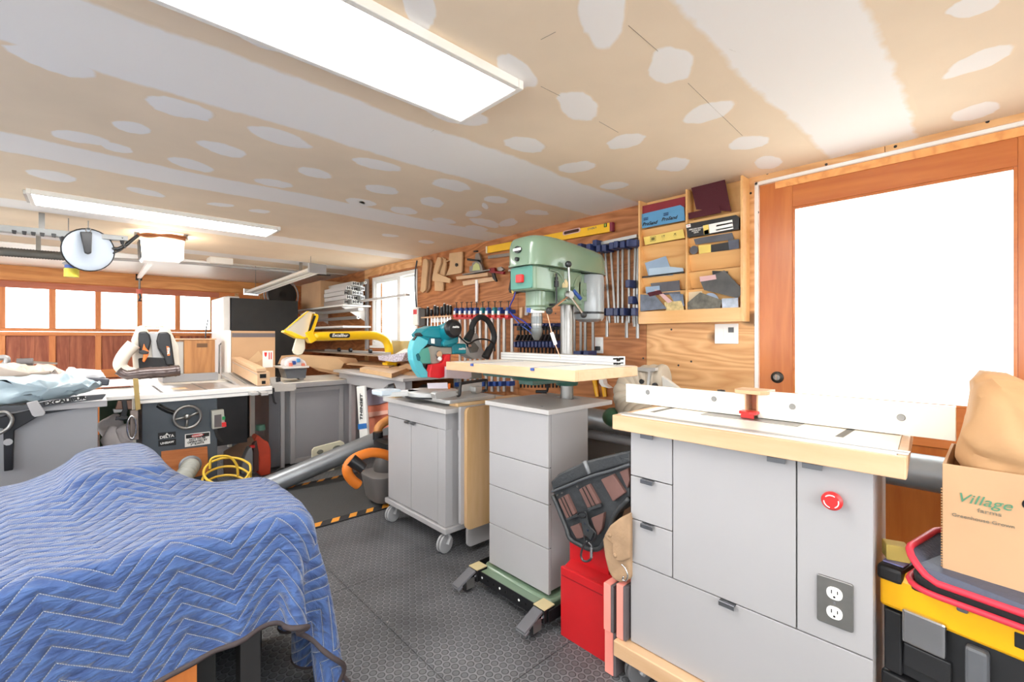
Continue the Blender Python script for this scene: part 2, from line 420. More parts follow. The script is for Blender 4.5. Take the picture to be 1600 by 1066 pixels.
P(wr, 'stud', MB().box((XR-.012, 5.60, 2.085), (XR+.01, 4.30, CH)), m_ply_l, bev=.003)
for (y, z) in [onX(XR, u, v)[1:] for u, v in ((1199,271),(1291,257),(1399,229),(1543,190),(1173,302),(1156,491),(1184,332),(1080,565),(1005,560),(1180,508),(1060,571),(868,490),(1049,515))]:
    P(wr, 'screw_head', MB().cyl((XR+.001, y, z), (XR-.0015, y, z), .007, .006, 10), m_black)
wl = wall_with_holes('wall_left', 'X', XL-.12, XL, (YB-.1, 0), (YF, CH), [(-1.2, .85, 1.6, 1.95), (2.6, .85, 5.6, 1.95)], m_dry)  # openings for the added windows, out of view
wbk = wall_with_holes('wall_back', 'Y', YB-.12, YB, (XL-.12, 0), (XR+.14, CH), [(-1.9, .85, 2.1, 1.95)], m_dry)  # opening for the added window behind the camera
GD = (-1.66, 0, 1.49, 1.985)
wf = wall_with_holes('wall_far', 'Y', YF, YF+.14, (XL-.12, 0), (XR+.14, CH), [GD], m_cedarX)
P(wf, 'header_beam', MB().box((XL, YF-.03, 1.995), (XR, YF, CH)), m_header, bev=.004)
for x in (1.70, 2.05, 2.40): P(wf, 'stud', MB().box((x, YF-.02, 0), (x+.05, YF, 1.99)), m_ply_l, bev=.003)
# --- garage door (sectional, cedar, glazed upper row)
gd = T('door_2', None, None, (-.085, YF+.02, 0), kind='structure')
y0, y1 = YF-.012, YF+.04
cols = [-1.575+.43*k for k in range(7)]
P(gd, 'top_rail', MB().box((GD[0], y0, 1.905), (GD[2], y1, 1.985)), WOOD('red_cedar_rail', (212,128,94), (190,104,72), 'X', 1.5, .45, 3), bev=.003)
P(gd, 'rail', MB().box((GD[0], y0-.004, 1.372), (GD[2], y1, 1.414)), m_cedarX, bev=.003)
P(gd, 'rail', MB().box((GD[0], y0-.004, 1.318), (GD[2], y1, 1.368)), m_cedarX, bev=.003)
P(gd, 'rail', MB().box((GD[0], y0-.004, .76), (GD[2], y1, .868)), m_cedarX, bev=.003)
P(gd, 'rail', MB().box((GD[0], y0-.004, .0), (GD[2], y1, .13)), m_cedarX, bev=.003)
gls = GLASS('clear_pane')
for zz0, zz1 in ((1.414, 1.905), (.868, 1.318), (.13, .76)):
    for k in range(8):
        x0 = GD[0] if k == 0 else cols[k-1]+.37
        x1 = GD[2] if k == 7 else cols[k]
        if k == 7: x0 = cols[6]+.37
        P(gd, 'stile', MB().box((x0, y0, zz0), (x1, y1, zz1)), m_cedar2, bev=.003)
    for k in range(7):
        x0, x1 = cols[k], cols[k]+.37
        if zz0 > 1.3: P(gd, 'pane', MB().box((x0, YF+.012, zz0), (x1, YF+.018, zz1)), gls)
        else:
            P(gd, 'backing_panel', MB().box((x0, YF+.028, zz0), (x1, YF+.04, zz1)), m_cedar)
            for j in range(3): P(gd, 'panel_board', MB().box((x0+.37*j/3+.001, YF+.010+.003*(j % 2), zz0), (x0+.37*(j+1)/3-.001, YF+.03, zz1)), m_cedar)
# --- entry door with reeded glass
dd = T('door_1', None, None, (XR+.03, .34, 0), kind='structure')
P(dd, 'door_seal', MB().box((XR-.006, .896, 0), (XR+.01, .914, 2.148)).box((XR-.006, -.231, 2.130), (XR+.01, .914, 2.148)).box((XR-.006, -.231, 0), (XR+.01, -.213, 2.148)), m_white, bev=.003)
fx0, fx1 = XR+.012, XR+.055
P(dd, 'stile', MB().box((fx0, .723+.012, 0), (fx1, .894, 2.128)), m_fir, bev=.002)
P(dd, 'stile', MB().box((fx0, -.211, 0), (fx1, -.052, 2.128)), m_fir, bev=.002)
P(dd, 'rail', MB().box((fx0, -.052, 1.979), (fx1, .735, 2.128)), m_firH, bev=.002)
P(dd, 'rail', MB().box((fx0, -.052, .82), (fx1, .735, .999)), m_firH, bev=.002)
P(dd, 'rail', MB().box((fx0, -.052, 0), (fx1, .735, .22)), m_firH, bev=.002)
P(dd, 'panel_board', MB().box((fx0+.012, -.052, .22), (fx1-.01, .735, .82)), m_fir)
P(dd, 'glazing_bead', MB().frame('X', fx0+.001, fx0+.012, (-.052, .999), (.735, 1.979), .012), m_firH, bev=.002)
P(dd, 'top_bead', MB().box((fx0-.006, -.14, 2.092), (fx0+.001, .815, 2.128)), m_header)
n = 150; w = .787/n; gb = MB()
prof = []
for i in range(n):
    y = -.052+w*i
    for k in range(4): prof.append((fx0+.022-.0028*math.sin(math.pi*k/4), y+w*k/4))
prof.append((fx0+.022, .735)); prof += [(fx0+.026, .735), (fx0+.026, -.052)]
gb.prism(prof[::-1], 'Z', .999, 1.979)
P(dd, 'reeded_glass', gb, GLASS('reeded_glass', (.97,.99,.97), .25, .05), smooth=30)
lk = MB().lathe([(0,-.010),(.024,-.010),(.030,-.006),(.031,0),(.031,.002)], (fx0, .806, 1.086), 'X', 24)
de = P(dd, 'deadbolt', lk, M('dark_bronze', (58,54,50), .35, .7), smooth=35)
P(de, 'lock_cylinder', MB().lathe([(0,-.0135),(.015,-.0135),(.017,-.010)], (fx0, .806, 1.086), 'X', 20), m_steel, smooth=35)
P(de, 'thumb_turn', MB().cb((fx0-.020, .806, 1.088), (.014, .008, .030)), m_chrome, bev=.002)
hd = MB().lathe([(0,-.012),(.026,-.012),(.030,0)], (fx0, .806, .955), 'X', 20).cyl((fx0-.01,.806,.955),(fx0-.05,.806,.955),.009).cyl((fx0-.05,.812,.955),(fx0-.05,.70,.955),.009)
P(dd, 'door_handle', hd, m_steel, smooth=35)
# --- vinyl slider window
wn = T('window_1', None, None, (XR+.03, 4.945, 1.19), kind='structure')
m_vinyl = M('white_vinyl', (238,240,240), .35, var=.01)
P(wn, 'window_frame', MB().frame('X', XR-.004, XR+.09, (4.405, 1.195), (5.485, 2.06), .045), m_vinyl, bev=.004)
P(wn, 'mullion', MB().box((XR+.01, 4.80, 1.24), (XR+.07, 4.86, 2.015)), m_vinyl, bev=.003)
P(wn, 'sash', MB().frame('X', XR+.02, XR+.05, (4.86, 1.24), (5.44, 2.015), .035), m_vinyl, bev=.003)
P(wn, 'sash', MB().frame('X', XR+.05, XR+.075, (4.45, 1.24), (4.82, 2.015), .022), m_vinyl, bev=.003)
P(wn, 'pane', MB().box((XR+.033, 4.895, 1.275), (XR+.037, 5.405, 1.98)), gls)
P(wn, 'pane', MB().box((XR+.060, 4.472, 1.262), (XR+.064, 4.80, 1.993)), gls)
P(wn, 'window_sill', MB().box((XR-.03, 4.38, 1.165), (XR+.01, 5.51, 1.193)), m_vinyl, bev=.003)
for nm, ax, h, p, q in (('added_window_2', 'X', XL-.08, (-1.2,.85), (1.6,1.95)), ('added_window_3', 'X', XL-.08, (2.6,.85), (5.6,1.95)), ('added_window_4', 'Y', YB-.08, (-1.9,.85), (2.1,1.95))):  # unseen windows added to let more daylight into the room
    t = T(nm, None, None, (0,0,0), kind='structure'); P(t, 'window_frame', MB().frame(ax, h-.03, h+.06, p, q, .05), m_vinyl)
    a0, b0 = p[0]+.05, q[0]-.05
    P(t, 'pane', MB().box(*(((h, a0, .9), (h+.004, b0, 1.9)) if ax == 'X' else ((a0, h, .9), (b0, h+.004, 1.9)))), gls)
# --- ceiling with joint compound
m_board = M('drywall_paper', (238,220,197), .85, var=.04, vs=3, bump=.02)
ce = struct('ceiling', MB().box((XL-.12, YB-.12, CH), (XR+.14, YF+.14, CH+.1)), m_board)
def mudmat():
    m, nt, b = newmat('joint_compound'); L = nt.links.new
    at = N(nt, 'ShaderNodeAttribute'); at.attribute_name = 'feather'
    tc = N(nt, 'ShaderNodeTexCoord'); nz = N(nt, 'ShaderNodeTexNoise'); nz.inputs['Scale'].default_value = 14; nz.inputs['Detail'].default_value = 5; L(tc.outputs['Object'], nz.inputs['Vector'])
    ad = N(nt, 'ShaderNodeMath', operation='MULTIPLY_ADD'); L(nz.outputs[0], ad.inputs[0]); ad.inputs[1].default_value = .7; ad.inputs[2].default_value = -.35
    a2 = N(nt, 'ShaderNodeMath', operation='ADD'); L(at.outputs['Fac'], a2.inputs[0]); L(ad.outputs[0], a2.inputs[1])
    L(ramp(nt, [(.15, lin(238,220,197)), (.45, lin(245,243,243))], a2.outputs[0]), b.inputs['Base Color']); b.inputs['Roughness'].default_value = .85
    return m
m_mud = mudmat()
def mud(name, rings, thick=.0012):
    """concentric rings of (x,y): last is the rim (feathered to paper colour)"""
    mb = MB(); n = len(rings[0]); k = len(rings); vs = []; at = []
    cx = sum(p[0] for p in rings[0])/n; cy = sum(p[1] for p in rings[0])/n
    vs.append((cx, cy, CH-thick)); at.append(1)
    for i, r in enumerate(rings):
        for p in r: vs.append((p[0], p[1], CH-thick*(1-(i/(k-1))**2*.95))); at.append(1-i/(k-1))
    fs = [(0, 1+(j+1) % n, 1+j) for j in range(n)]
    for i in range(k-1):
        for j in range(n): a = 1+i*n; b_ = 1+(i+1)*n; fs.append((a+j, a+(j+1) % n, b_+(j+1) % n, b_+j))
    mb._add(vs, fs); o = P(ce, name, mb, m_mud, smooth=True)
    A = o.data.attributes.new('feather', 'FLOAT', 'POINT')
    for i, v_ in enumerate(at): A.data[i].value = v_
    return o
def band(y0, y1, x0=XL, x1=XR, seed=0):
    mb = MB(); nx = 60; vs = []; at = []
    rows = [(y0, 0, 1), (y0+.06, 1, 1), (y1-.06, 1, -1), (y1, 0, -1)]
    for (y, a, s_) in rows:
        for i in range(nx+1):
            x = x0+(x1-x0)*i/nx
            vs.append((x, y+.035*noise.noise((x*1.3, y, seed)), CH-(.0015 if a else .0002))); at.append(a)
    w = nx+1; fs = [(j*w+i, (j+1)*w+i, (j+1)*w+i+1, j*w+i+1) for j in range(3) for i in range(nx)]
    mb._add(vs, fs); o = P(ce, 'compound_band', mb, m_mud, smooth=True)
    A = o.data.attributes.new('feather', 'FLOAT', 'POINT')
    for i, v_ in enumerate(at): A.data[i].value = v_*.9
for k, (a, b_) in enumerate(((-1.05,-.72), (.22,.60), (1.60,2.05), (2.90,3.24), (4.28,4.6), (5.55,5.85), (6.8,7.1))): band(a, b_, seed=k*3.1)
PATCH = [(943,12,40,62,0),(1048,102,36,32,0),(903,165,34,22,20),(806,110,42,18,38),(1108,175,42,15,-18),(980,220,34,11,-12),(820,226,34,12,8),
(1170,223,33,11,-8),(1052,257,28,11,-10),(1200,254,24,11,-5),(960,290,23,6,-5),(902,261,30,9,-6),(716,180,50,14,12),(1530,95,64,14,-22),(1525,174,42,12,-15),
(1520,10,45,16,-15),(706,289,31,9,10),(588,257,40,8,12),(596,296,28,7,8),(675,316,20,8,10),(630,329,22,6,8),(570,317,20,5,8),(775,312,21,6,5),(758,322,6,4,40),
(740,334,14,5.5,-5),(758,348,25,6,12),(794,348,16,6,-12),(745,357,18,5,8),(840,332,19,4.5,3),(694,345,20,4.5,8),(800,370,12,3,-5),(609,368,14,2.5,5),(666,378,14,3,5),
(280,169,60,14,14),(437,214,52,11,16),(348,233,42,9,16),(298,257,40,8,15),(206,199,32,9,12),(491,270,30,7,12),(427,286,33,6,10),(561,316,24,6,8),(227,300,32,5,12),
(345,320,24,3,6),(406,330,18,3,5),(182,231,28,7,12),(430,66,62,16,14),(545,108,60,16,16),(82,275,42,8,10),(80,95,75,16,18),(656,8,26,44,-20),(125,215,50,9,10)]
for i, (cx, cy, a, b_, g) in enumerate(PATCH):
    rings = []
    for f_ in (.45, .8, .93, 1.04):
        r_ = []
        for k in range(28):
            t = 2*math.pi*k/28; w = 1+.16*noise.noise((math.cos(t)*1.4, math.sin(t)*1.4, i*7.3))+.1*noise.noise((math.cos(t)*4, math.sin(t)*4, i*3.3))
            x, y = a*f_*w*math.cos(t), b_*f_*w*math.sin(t); c_, s_ = math.cos(R(g)), math.sin(R(g))
            q = onZ(CH, cx+x*c_-y*s_, cy+x*s_+y*c_); r_.append((q.x, q.y))
        rings.append(r_)
    mud('compound_patch', rings)
P(ce, 'white_ceiling_panel', MB().box((XL, 6.25, CH-.006), (XR, YF-.03, CH)), m_white)
# pencil lines on the drywall
for (p, q) in (((1140,45),(1180,95)),((1140,205/2.665+0),(1150,215/2.665)),((982,40),(1028,80)),((1075,130),(1160,212)),((845,135),(875,150)),((936,190),(966,207)),((644,226),(678,203)),((868,50),(845,62))):
    a, b_ = onZ(CH-.0006, *p), onZ(CH-.0006, *q); P(ce, 'pencil_line', MB().tube([a, b_], .0009, 4), M('pencil', (150,136,120), .8) if 'pencil' not in bpy.data.materials else bpy.data.materials['pencil'])
# --- outdoors: gravel yard and clipped hedge seen as blown-out light
struct('yard', MB().box((-14, -12, -.35), (24, 26, -.15)), M('pale_gravel', (200,198,190), .9, var=.1))
# --- ceiling light panels, seen ones and added ones out of view
m_lum = EMIT('panel_light', (1, .985, .96), PANEL_EMIT)
def light_panel(x0, x1, ya, yb, label):
    t = T('ceiling_light', label, 'ceiling light', ((x0+x1)/2, (ya+yb)/2, CH-.035), group='slim panel lights')
    P(t, 'frame', MB().frame('Z', CH-.032, CH-.002, (x0, ya), (x1, yb), .022), m_white, bev=.003)
    P(t, 'diffuser', MB().box((x0+.02, ya+.02, CH-.028), (x1-.02, yb-.02, CH-.02)), m_lum)
    P(t, 'end_clip', MB().box((x0-.015, ya+.05, CH-.028), (x0, yb-.05, CH-.004)), m_alu, bev=.002)
    return t
light_panel(-.16, 1.095, 1.112, 1.465, 'bright slim panel light overhead, nearest to the camera')
light_panel(-.26, 1.13, 3.90, 4.25, 'bright slim panel light further back, before the hanging reflector')
light_panel(-.16, 1.10, -1.3, -.95, 'added slim panel light behind the camera, out of view')  # added lamp, brightens the room from behind the camera
light_panel(-2.1, -.85, 1.112, 1.465, 'added slim panel light over the unseen left side, nearer one')  # added lamp out of view, fills the near left
light_panel(-2.1, -.85, 6.5, 6.85, 'added slim panel light over the unseen left side, by the garage door')  # added unseen lamp, lifts the light at the far end
light_panel(-2.1, -.85, 3.90, 4.25, 'added slim panel light over the unseen left side, farther one')  # added lamp out of view, fills the left further back
# ================= router table cart =================
def castor(parent, x, y, r=.05, mat=None, wh=None, top=.13, ang=0, name='castor'):
    mat = mat or m_castor
    c, s_ = math.cos(ang), math.sin(ang)
    ax = Vector((s_, -c, 0)); cx, cy = x-.02*c, y-.02*s_
    mb = MB().cyl((x,y,top-.004),(x,y,top),.035,None,16).cyl((x,y,r*1.5),(x,y,top),.014,None,12)
    for q in (-1, 1):
        p = Vector((cx, cy, r))+ax*(.026*q)
        mb.tube([Vector((x,y,r*1.9))+ax*(.012*q), Vector((x,y,r*1.7))+ax*(.027*q), p], [.012,.012,.014], 8)
    o = P(parent, name, mb, mat, smooth=40)
    P(o, 'wheel', MB().cyl(Vector((cx,cy,r))-ax*.019, Vector((cx,cy,r))-ax*.004, r, None, 24).cyl(Vector((cx,cy,r))+ax*.004, Vector((cx,cy,r))+ax*.019, r, None, 24), wh or mat, bev=.004)
    return o
rt = T('router_table', 'grey drawer cart with maple-edged router table top and cream fence, red stop button', 'router table', (1.62,.57,0))
X0 = 1.48
P(rt, 'cabinet_body', MB().prism([(X0+.019,.221),(2.0,.264),(2.0,.933),(X0+.019,.933)], 'Z', .168, .955), m_grey, bev=.0015)
P(rt, 'base_board', MB().box((1.44,.205,.108),(2.0,.985,.166)), m_maple, bev=.004)
P(rt, 'gap_shade_plate', MB().box((X0+.0165,.224,.17),(X0+.0188,.932,.952)), m_hole)  # black plate painted in as the shade of the drawer gaps
for (x, y) in ((1.535,.915),(1.53,.28),(1.92,.915),(1.92,.33)): castor(rt, x, y, .05, m_castor, M('grey_tread', (104,104,106), .6) if 'grey_tread' not in bpy.data.materials else bpy.data.materials['grey_tread'], .108, -.55)
m_pull = M('pull_metal', (120,122,126), .35, .8)
def front(parent, y0, y1, z0, z1, hy=None, name='drawer', x=X0, t=.019, mat=None, m_h=None):
    o = P(parent, name, MB().box((x, y0+.0018, z0+.0018), (x+t-.003, y1-.0018, z1-.0018)), mat or m_grey, bev=.0015)
    if hy is not None:
        zz = z1-.002
        P(o, 'pull_handle', MB().prism([(x-.017,zz-.013),(x-.0145,zz-.013),(x-.0145,zz-.0015),(x+.003,zz-.0015),(x+.003,zz+.0015),(x-.017,zz+.0015)], 'Y', hy-.024, hy+.024), m_pull, bev=.0006, seg=1)
    return o
for z0, z1 in ((.787,.950),(.627,.787),(.466,.627)): front(rt, .770,.937,z0,z1,.862)
front(rt, .394,.770,.466,.950,.442,'door')
rp = front(rt, .219,.394,.466,.950,.352,'door')
front(rt, .219,.937,.168,.466,.583)
e = onX(X0, 1303, 780)
P(rp, 'stop_button', MB().lathe([(0,-.030),(.019,-.030),(.0245,-.024),(.0245,-.018),(.013,-.014),(.013,0)], (X0, e.y, e.z), 'X', 24), m_redp, 'round red mushroom stop button', smooth=35)
for a0 in (40, 160, 280):
    pts = [(X0-.0306, e.y+.0165*math.cos(R(a)), e.z+.0165*math.sin(R(a))) for a in range(a0, a0+85, 8)]
    P(rp, 'arrow_mark', MB().tube(pts, .0014, 4), m_paper)
op = onX(X0, 1305, 941)
pl = P(rp, 'outlet_plate', MB().prism(rrect(op.y-.041, op.z-.064, op.y+.041, op.z+.064, .006), 'X', X0-.007, X0), m_steel, 'steel double outlet plate', bev=.002)
for dz in (.026, -.026):
    P(rp, 'outlet_socket', MB().prism(rrect(op.y-.018, op.z+dz-.0165, op.y+.018, op.z+dz+.0165, .014), 'X', X0-.0105, X0-.006), m_white, bev=.001)
    P(rp, 'socket_slot', MB().box((X0-.0108,op.y+.005,op.z+dz-.001),(X0-.010,op.y+.0075,op.z+dz+.009)).box((X0-.0108,op.y-.0085,op.z+dz+.0),(X0-.010,op.y-.006,op.z+dz+.009)).cyl((X0-.0108,op.y,op.z+dz-.009),(X0-.010,op.y,op.z+dz-.009),.003,None,8), m_hole)
P(rp, 'screw_head', MB().cyl((X0-.0085,op.y,op.z),(X0-.006,op.y,op.z),.003), m_chrome)
# table top
tp = P(rt, 'table_top', MB().prism([(1.462,.172),(2.0,.215),(2.0,.968),(1.462,.968)], 'Z', .962, 1.0095), m_offwhite, bev=.001)
P(tp, 'wood_edging', MB().box((1.44,.152,.955),(1.462,.989,1.009)).prism([(1.462,.152),(2.02,.195),(2.0,.2145),(1.462,.1715)], 'Z', .957, 1.009).box((1.462,.968,.957),(2.02,.989,1.009)).box((2.0,.215,.957),(2.02,.968,1.009)), m_maple, bev=.0025)
P(tp, 'mitre_track', MB().box((1.475,.152,1.0094),(1.525,.989,1.0105)), m_alu)
P(tp, 'track_groove', MB().box((1.493,.1515,1.0104),(1.507,.9895,1.0108)), M('shadow_groove',(150,150,150),.5))
for pa in ((1032,644,1055,634),(1318,681,1325,672)):
    a, b = onZ(1.0095, pa[0], pa[1]), onZ(1.0095, pa[2], pa[3])
    d = (b-a).normalized(); yy = (a.y+b.y)/2
    P(tp, 'fence_slot', MB().box((1.60,yy-.010,1.0093),(1.80,yy+.010,1.0100)), M('slot_dark',(90,88,84),.5))
a, b = onZ(1.0095, 1094.7, 647.7), onZ(1.0095, 1255.7, 662.7)
P(tp, 'insert_plate', MB().prism(rrect(min(a.x,b.x)-.005, min(a.y,b.y), max(a.x,b.x)+.18, max(a.y,b.y), .008), 'Z', 1.0093, 1.0112), m_steel, bev=.0005)
# fence
FX = 1.75
ga, gb_ = onX(FX, 1164, 630).y, onX(FX, 1184, 640).y
fe = P(rt, 'fence', MB().box((FX,ga,1.0125),(FX+.019,1.131,1.093)).box((FX,.08,1.0125),(FX+.019,gb_,1.108)), m_offwhite, 'tall cream laminate fence in two halves', bev=.0015)
P(fe, 'fence_base', MB().box((FX+.019,.20,1.0125),(FX+.14,1.08,1.032)).box((FX+.019,.15,1.032),(FX+.036,ga-.09,1.086)).box((FX+.019,ga+.02,1.032),(FX+.036,1.08,1.086)), m_maple, bev=.002)
for (u, v) in ((1012,613),(1115.4,623.5),(1238,635.7),(1408,652.7)):
    q = onX(FX, u, v)
    P(fe, 'fence_bolt', MB().lathe([(0,-.002),(.009,-.002),(.0105,0),(.0105,.002)], (FX-.0005, q.y, q.z), 'X', 16), m_steel, smooth=35)
for (u, v) in ((1126,612),(1248,622),(1415,638)):
    q = onX(FX+.045, u, v)
    P(fe, 'fence_knob', MB().lathe([(0,.022),(.014,.020),(.017,.010),(.014,0),(.006,-.006),(.006,-.03),(0,-.03)], (FX+.05, q.y, 1.075), 'Z', 14).cyl((FX+.03,q.y,1.070),(FX+.05,q.y,1.070),.005), m_black, smooth=40)
ym = (ga+gb_)/2
P(fe, 'guard_cap', MB().prism([(FX-.045,ym-.045),(FX-.045,ym+.040),(FX-.015,ym+.052),(FX+.06,ym+.052),(FX+.06,ym-.060),(FX-.02,ym-.060)], 'Z', 1.098, 1.112), m_maple, bev=.002)
P(fe, 'guard_window', MB().box((FX-.012,gb_,1.03),(FX-.008,ga,1.098)), GLASS('clear_plastic_guard', (1,.97,.95)))
P(fe, 'guard_cheek', MB().box((FX+.0,gb_,1.03),(FX+.055,gb_+.004,1.098)).box((FX+.0,ga-.004,1.03),(FX+.055,ga,1.098)), m_mapleZ)
P(fe, 'bit_guard', MB().prism([(FX-.035,gb_-.006),(FX-.05,gb_+.012),(FX-.035,ga+.008),(FX-.0,ga+.008),(FX-.0,gb_-.006)], 'Z', 1.026, 1.036).box((FX-.04,gb_,1.0125),(FX-.034,ga,1.026)), m_redp, 'red plastic bit guard', bev=.001)
P(fe, 'shroud_back', MB().box((FX+.055,gb_-.02,1.032),(FX+.07,ga+.02,1.098)), M('bright_orange_wood', (200,120,60), .5))

# ================= drill press cabinet =================
dc = T('drill_cabinet', 'narrow grey four-drawer cabinet under the green drill press', 'cabinet', (1.7,1.62,0))
P(dc, 'cabinet_body', MB().box((1.57,1.413,.125),(1.845,1.831,.944)), m_grey, bev=.0015)
P(dc, 'gap_shade_plate', MB().box((1.5675,1.415,.127),(1.5698,1.829,.942)), m_hole)  # black sheet behind the drawers stands in for shade in the gaps
P(dc, 'top_slab', MB().prism([(1.535,1.398),(2.035,1.398),(2.035,1.70),(1.985,1.70),(1.985,1.56),(1.895,1.56),(1.895,1.70),(1.86,1.70),(1.86,1.85),(1.535,1.85)][::1], 'Z', .944, .966), m_greytop, bev=.002)
P(dc, 'top_slab', MB().box((1.86,1.70,.944),(2.035,1.85,.966)), m_greytop, bev=.002)
for z0, z1 in ((.696,.942),(.527,.696),(.324,.527),(.112,.324)): front(dc, 1.410,1.834,z0,z1,None,'drawer',1.55,.02)
P(dc, 'top_screw', MB().cyl((1.60,1.50,.966),(1.60,1.50,.9675),.006), m_steel)

# ================= drill press =================
dp = T('drill_press', 'light green floor drill press with grey motor and red switch', 'drill press', (1.94,1.63,.0), group=None)
cx, cy = 1.94, 1.63
P(dp, 'column', MB().cyl((cx,cy,.10),(cx,cy,1.665),.036,None,32), m_steel, smooth=35)
P(dp, 'base', MB().prism(rrect(1.53,1.385,2.12,1.875,.05), 'Z', .055, .10), m_green, bev=.012, smooth=30)
P(dp, 'column_flange', MB().lathe([(.075,.100),(.075,.112),(.05,.12),(.045,.15),(.037,.15)], (cx,cy,0), 'Z', 24), m_green, smooth=35)
# belt guard: rounded box, front end rounded in plan
def guard_ring(f, z):
    pts = []; yc = 1.63
    for k in range(36):
        t = 2*math.pi*k/36; c_, s_ = math.cos(t), math.sin(t)
        ex = .45
        x = 1.885+.315*f*math.copysign(abs(c_)**ex, c_); y = yc+(.122 if c_ < 0 else .112)*f*math.copysign(abs(s_)**ex, s_)
        pts.append(Vector((x, y, z)))
    return pts
rings = []
for f, z, in ((1.0,1.662),(1.0,1.735),(.985,1.762),(.95,1.782),(.87,1.797),(.72,1.806),(.4,1.81)):
    r_ = guard_ring(1, z)
    for p in r_:
        p.x = 1.885+(p.x-1.885)*(1-(1-f)*.45); p.y = 1.63+(p.y-1.63)*f
        p.z -= .03*max(0, (p.x-1.75)/.45)*(1 if z > 1.75 else 0)
    rings.append(r_)
bg = P(dp, 'belt_guard', MB().loft(rings), m_green, smooth=50)
P(bg, 'guard_lip', MB().loft([[Vector((1.885+(p.x-1.885)*q, 1.63+(p.y-1.63)*q, z)) for p in guard_ring(1, z)] for q, z in ((1.0,1.655),(1.018,1.655),(1.018,1.664),(1.0,1.664))], caps=True), m_green, smooth=30)
f0 = onY(1.63, 815, 384)
bdg = P(bg, 'badge', MB().prism([(1.63+.022*math.cos(R(a)), 1.735+.017*math.sin(R(a))) for a in range(0,360,20)], 'X', 1.558, 1.575), m_black, 'small oval maker badge')
P(bg, 'badge_band', MB().box((1.5565,1.603,1.729),(1.559,1.657,1.741)), m_paper)
P(bg, 'latch_knob', MB().lathe([(0,-.014),(.010,-.012),(.011,0),(.006,.02)], (1.567,1.635,1.688), 'X', 14), m_black, smooth=40)
P(bg, 'instruction_plate', MB().box((1.885,1.5165,1.675),(1.955,1.5185,1.755)), m_paper)
for k in range(5): TXT(bg, ['DRILLING SPEED','250  480  610','930  1260','1470  1720','2080  2580'][k], .008, (1.92,1.516,1.745-.014*k), '-Y', m_inkgr)
# head casting
hc = MB()
def slab(x0,x1,hw,z0,z1,r): hc.prism(rrect(x0,cy-hw,x1,cy+hw,r), 'Z', z0, z1)
slab(1.592,1.83,.085,1.535,1.655,.02); slab(1.78,2.00,.07,1.475,1.655,.03); slab(1.655,1.80,.055,1.455,1.54,.03); slab(1.66,1.745,.05,1.435,1.46,.03)
hd_ = P(dp, 'head_casting', hc, m_green, bev=.008, smooth=30)
P(hd_, 'feed_boss', MB().cyl((1.80,cy-.07,1.52),(1.80,cy-.125,1.52),.038,.034,24).cyl((1.90,cy-.06,1.55),(1.90,cy-.10,1.55),.02,.02,16), m_green, smooth=35)
P(hd_, 'rib', MB().tube(spline([(1.70,cy-.086,1.64),(1.77,cy-.087,1.63),(1.82,cy-.08,1.58),(1.86,cy-.078,1.50)],6), .007, 8), m_green, smooth=True)
sw = P(hd_, 'switch_plate', MB().prism(rrect(cy-.075,1.542,cy+.075,1.652,.006), 'X', 1.586, 1.594), M('teal_switch_plate', (72,132,118), .35), bev=.001)
P(hd_, 'stop_switch', MB().prism(rrect(cy-.022,1.572,cy+.022,1.612,.006), 'X', 1.568, 1.587), m_redp, 'red paddle switch', bev=.003)
P(hd_, 'quill', MB().cyl((1.70,cy,1.36),(1.70,cy,1.46),.028,None,24), m_steel, smooth=35)
P(hd_, 'collar', MB().cyl((1.70,cy,1.425),(1.70,cy,1.452),.040,None,24), m_white, smooth=35)
P(hd_, 'blue_band', MB().box((1.655,cy+.005,1.427),(1.665,cy+.03,1.450)), m_blue)
P(hd_, 'chuck', MB().lathe([(.012,1.285),(.022,1.300),(.029,1.325),(.030,1.345),(.027,1.347),(.027,1.370),(.030,1.372),(.030,1.405),(.018,1.412),(.018,1.425)], (1.70,cy,0), 'Z', 24), M('dark_steel', (105,108,108), .35, .8), smooth=35)
P(hd_, 'depth_stop', MB().cyl((1.745,cy-.095,1.465),(1.745,cy-.095,1.625),.0045).cyl((1.745,cy-.095,1.555),(1.745,cy-.095,1.585),.012).cyl((1.745,cy-.095,1.590),(1.745,cy-.095,1.605),.009).box((1.735,cy-.10,1.46),(1.755,cy-.03,1.472)), m_blackm, smooth=35)
hub = Vector((1.80, cy-.135, 1.515))
for k, (px, yv) in enumerate((((888,413), cy-.15), ((912,492), cy-.15), ((838,486), cy-.15))):
    t = onY(yv, *px); 
    if k == 2: t = onY(cy-.16, 858, 486)
    h = P(hd_, 'feed_handle', MB().cyl(hub, t, .0055, .0055, 10), m_chrome, smooth=35)
    P(h, 'handle_knob', MB().ball(t, .0175), m_black, smooth=True)
P(hd_, 'feed_hub', MB().cyl((1.80,cy-.12,1.515),(1.80,cy-.148,1.515),.024,.020,20), m_steel, smooth=35)
P(hd_, 'tension_lever', MB().tube([(1.86,cy-.11,1.545),(1.90,cy-.13,1.50)], .010, 10), m_blue, 'blue rubber lever grip', smooth=True)
P(hd_, 'masking_label', MB().prism([(1.80,1.575),(1.83,1.605),(1.85,1.58),(1.84,1.555),(1.80,1.55)], 'Y', cy-.0865, cy-.0855), M('worn_label', (214,196,150), .7))
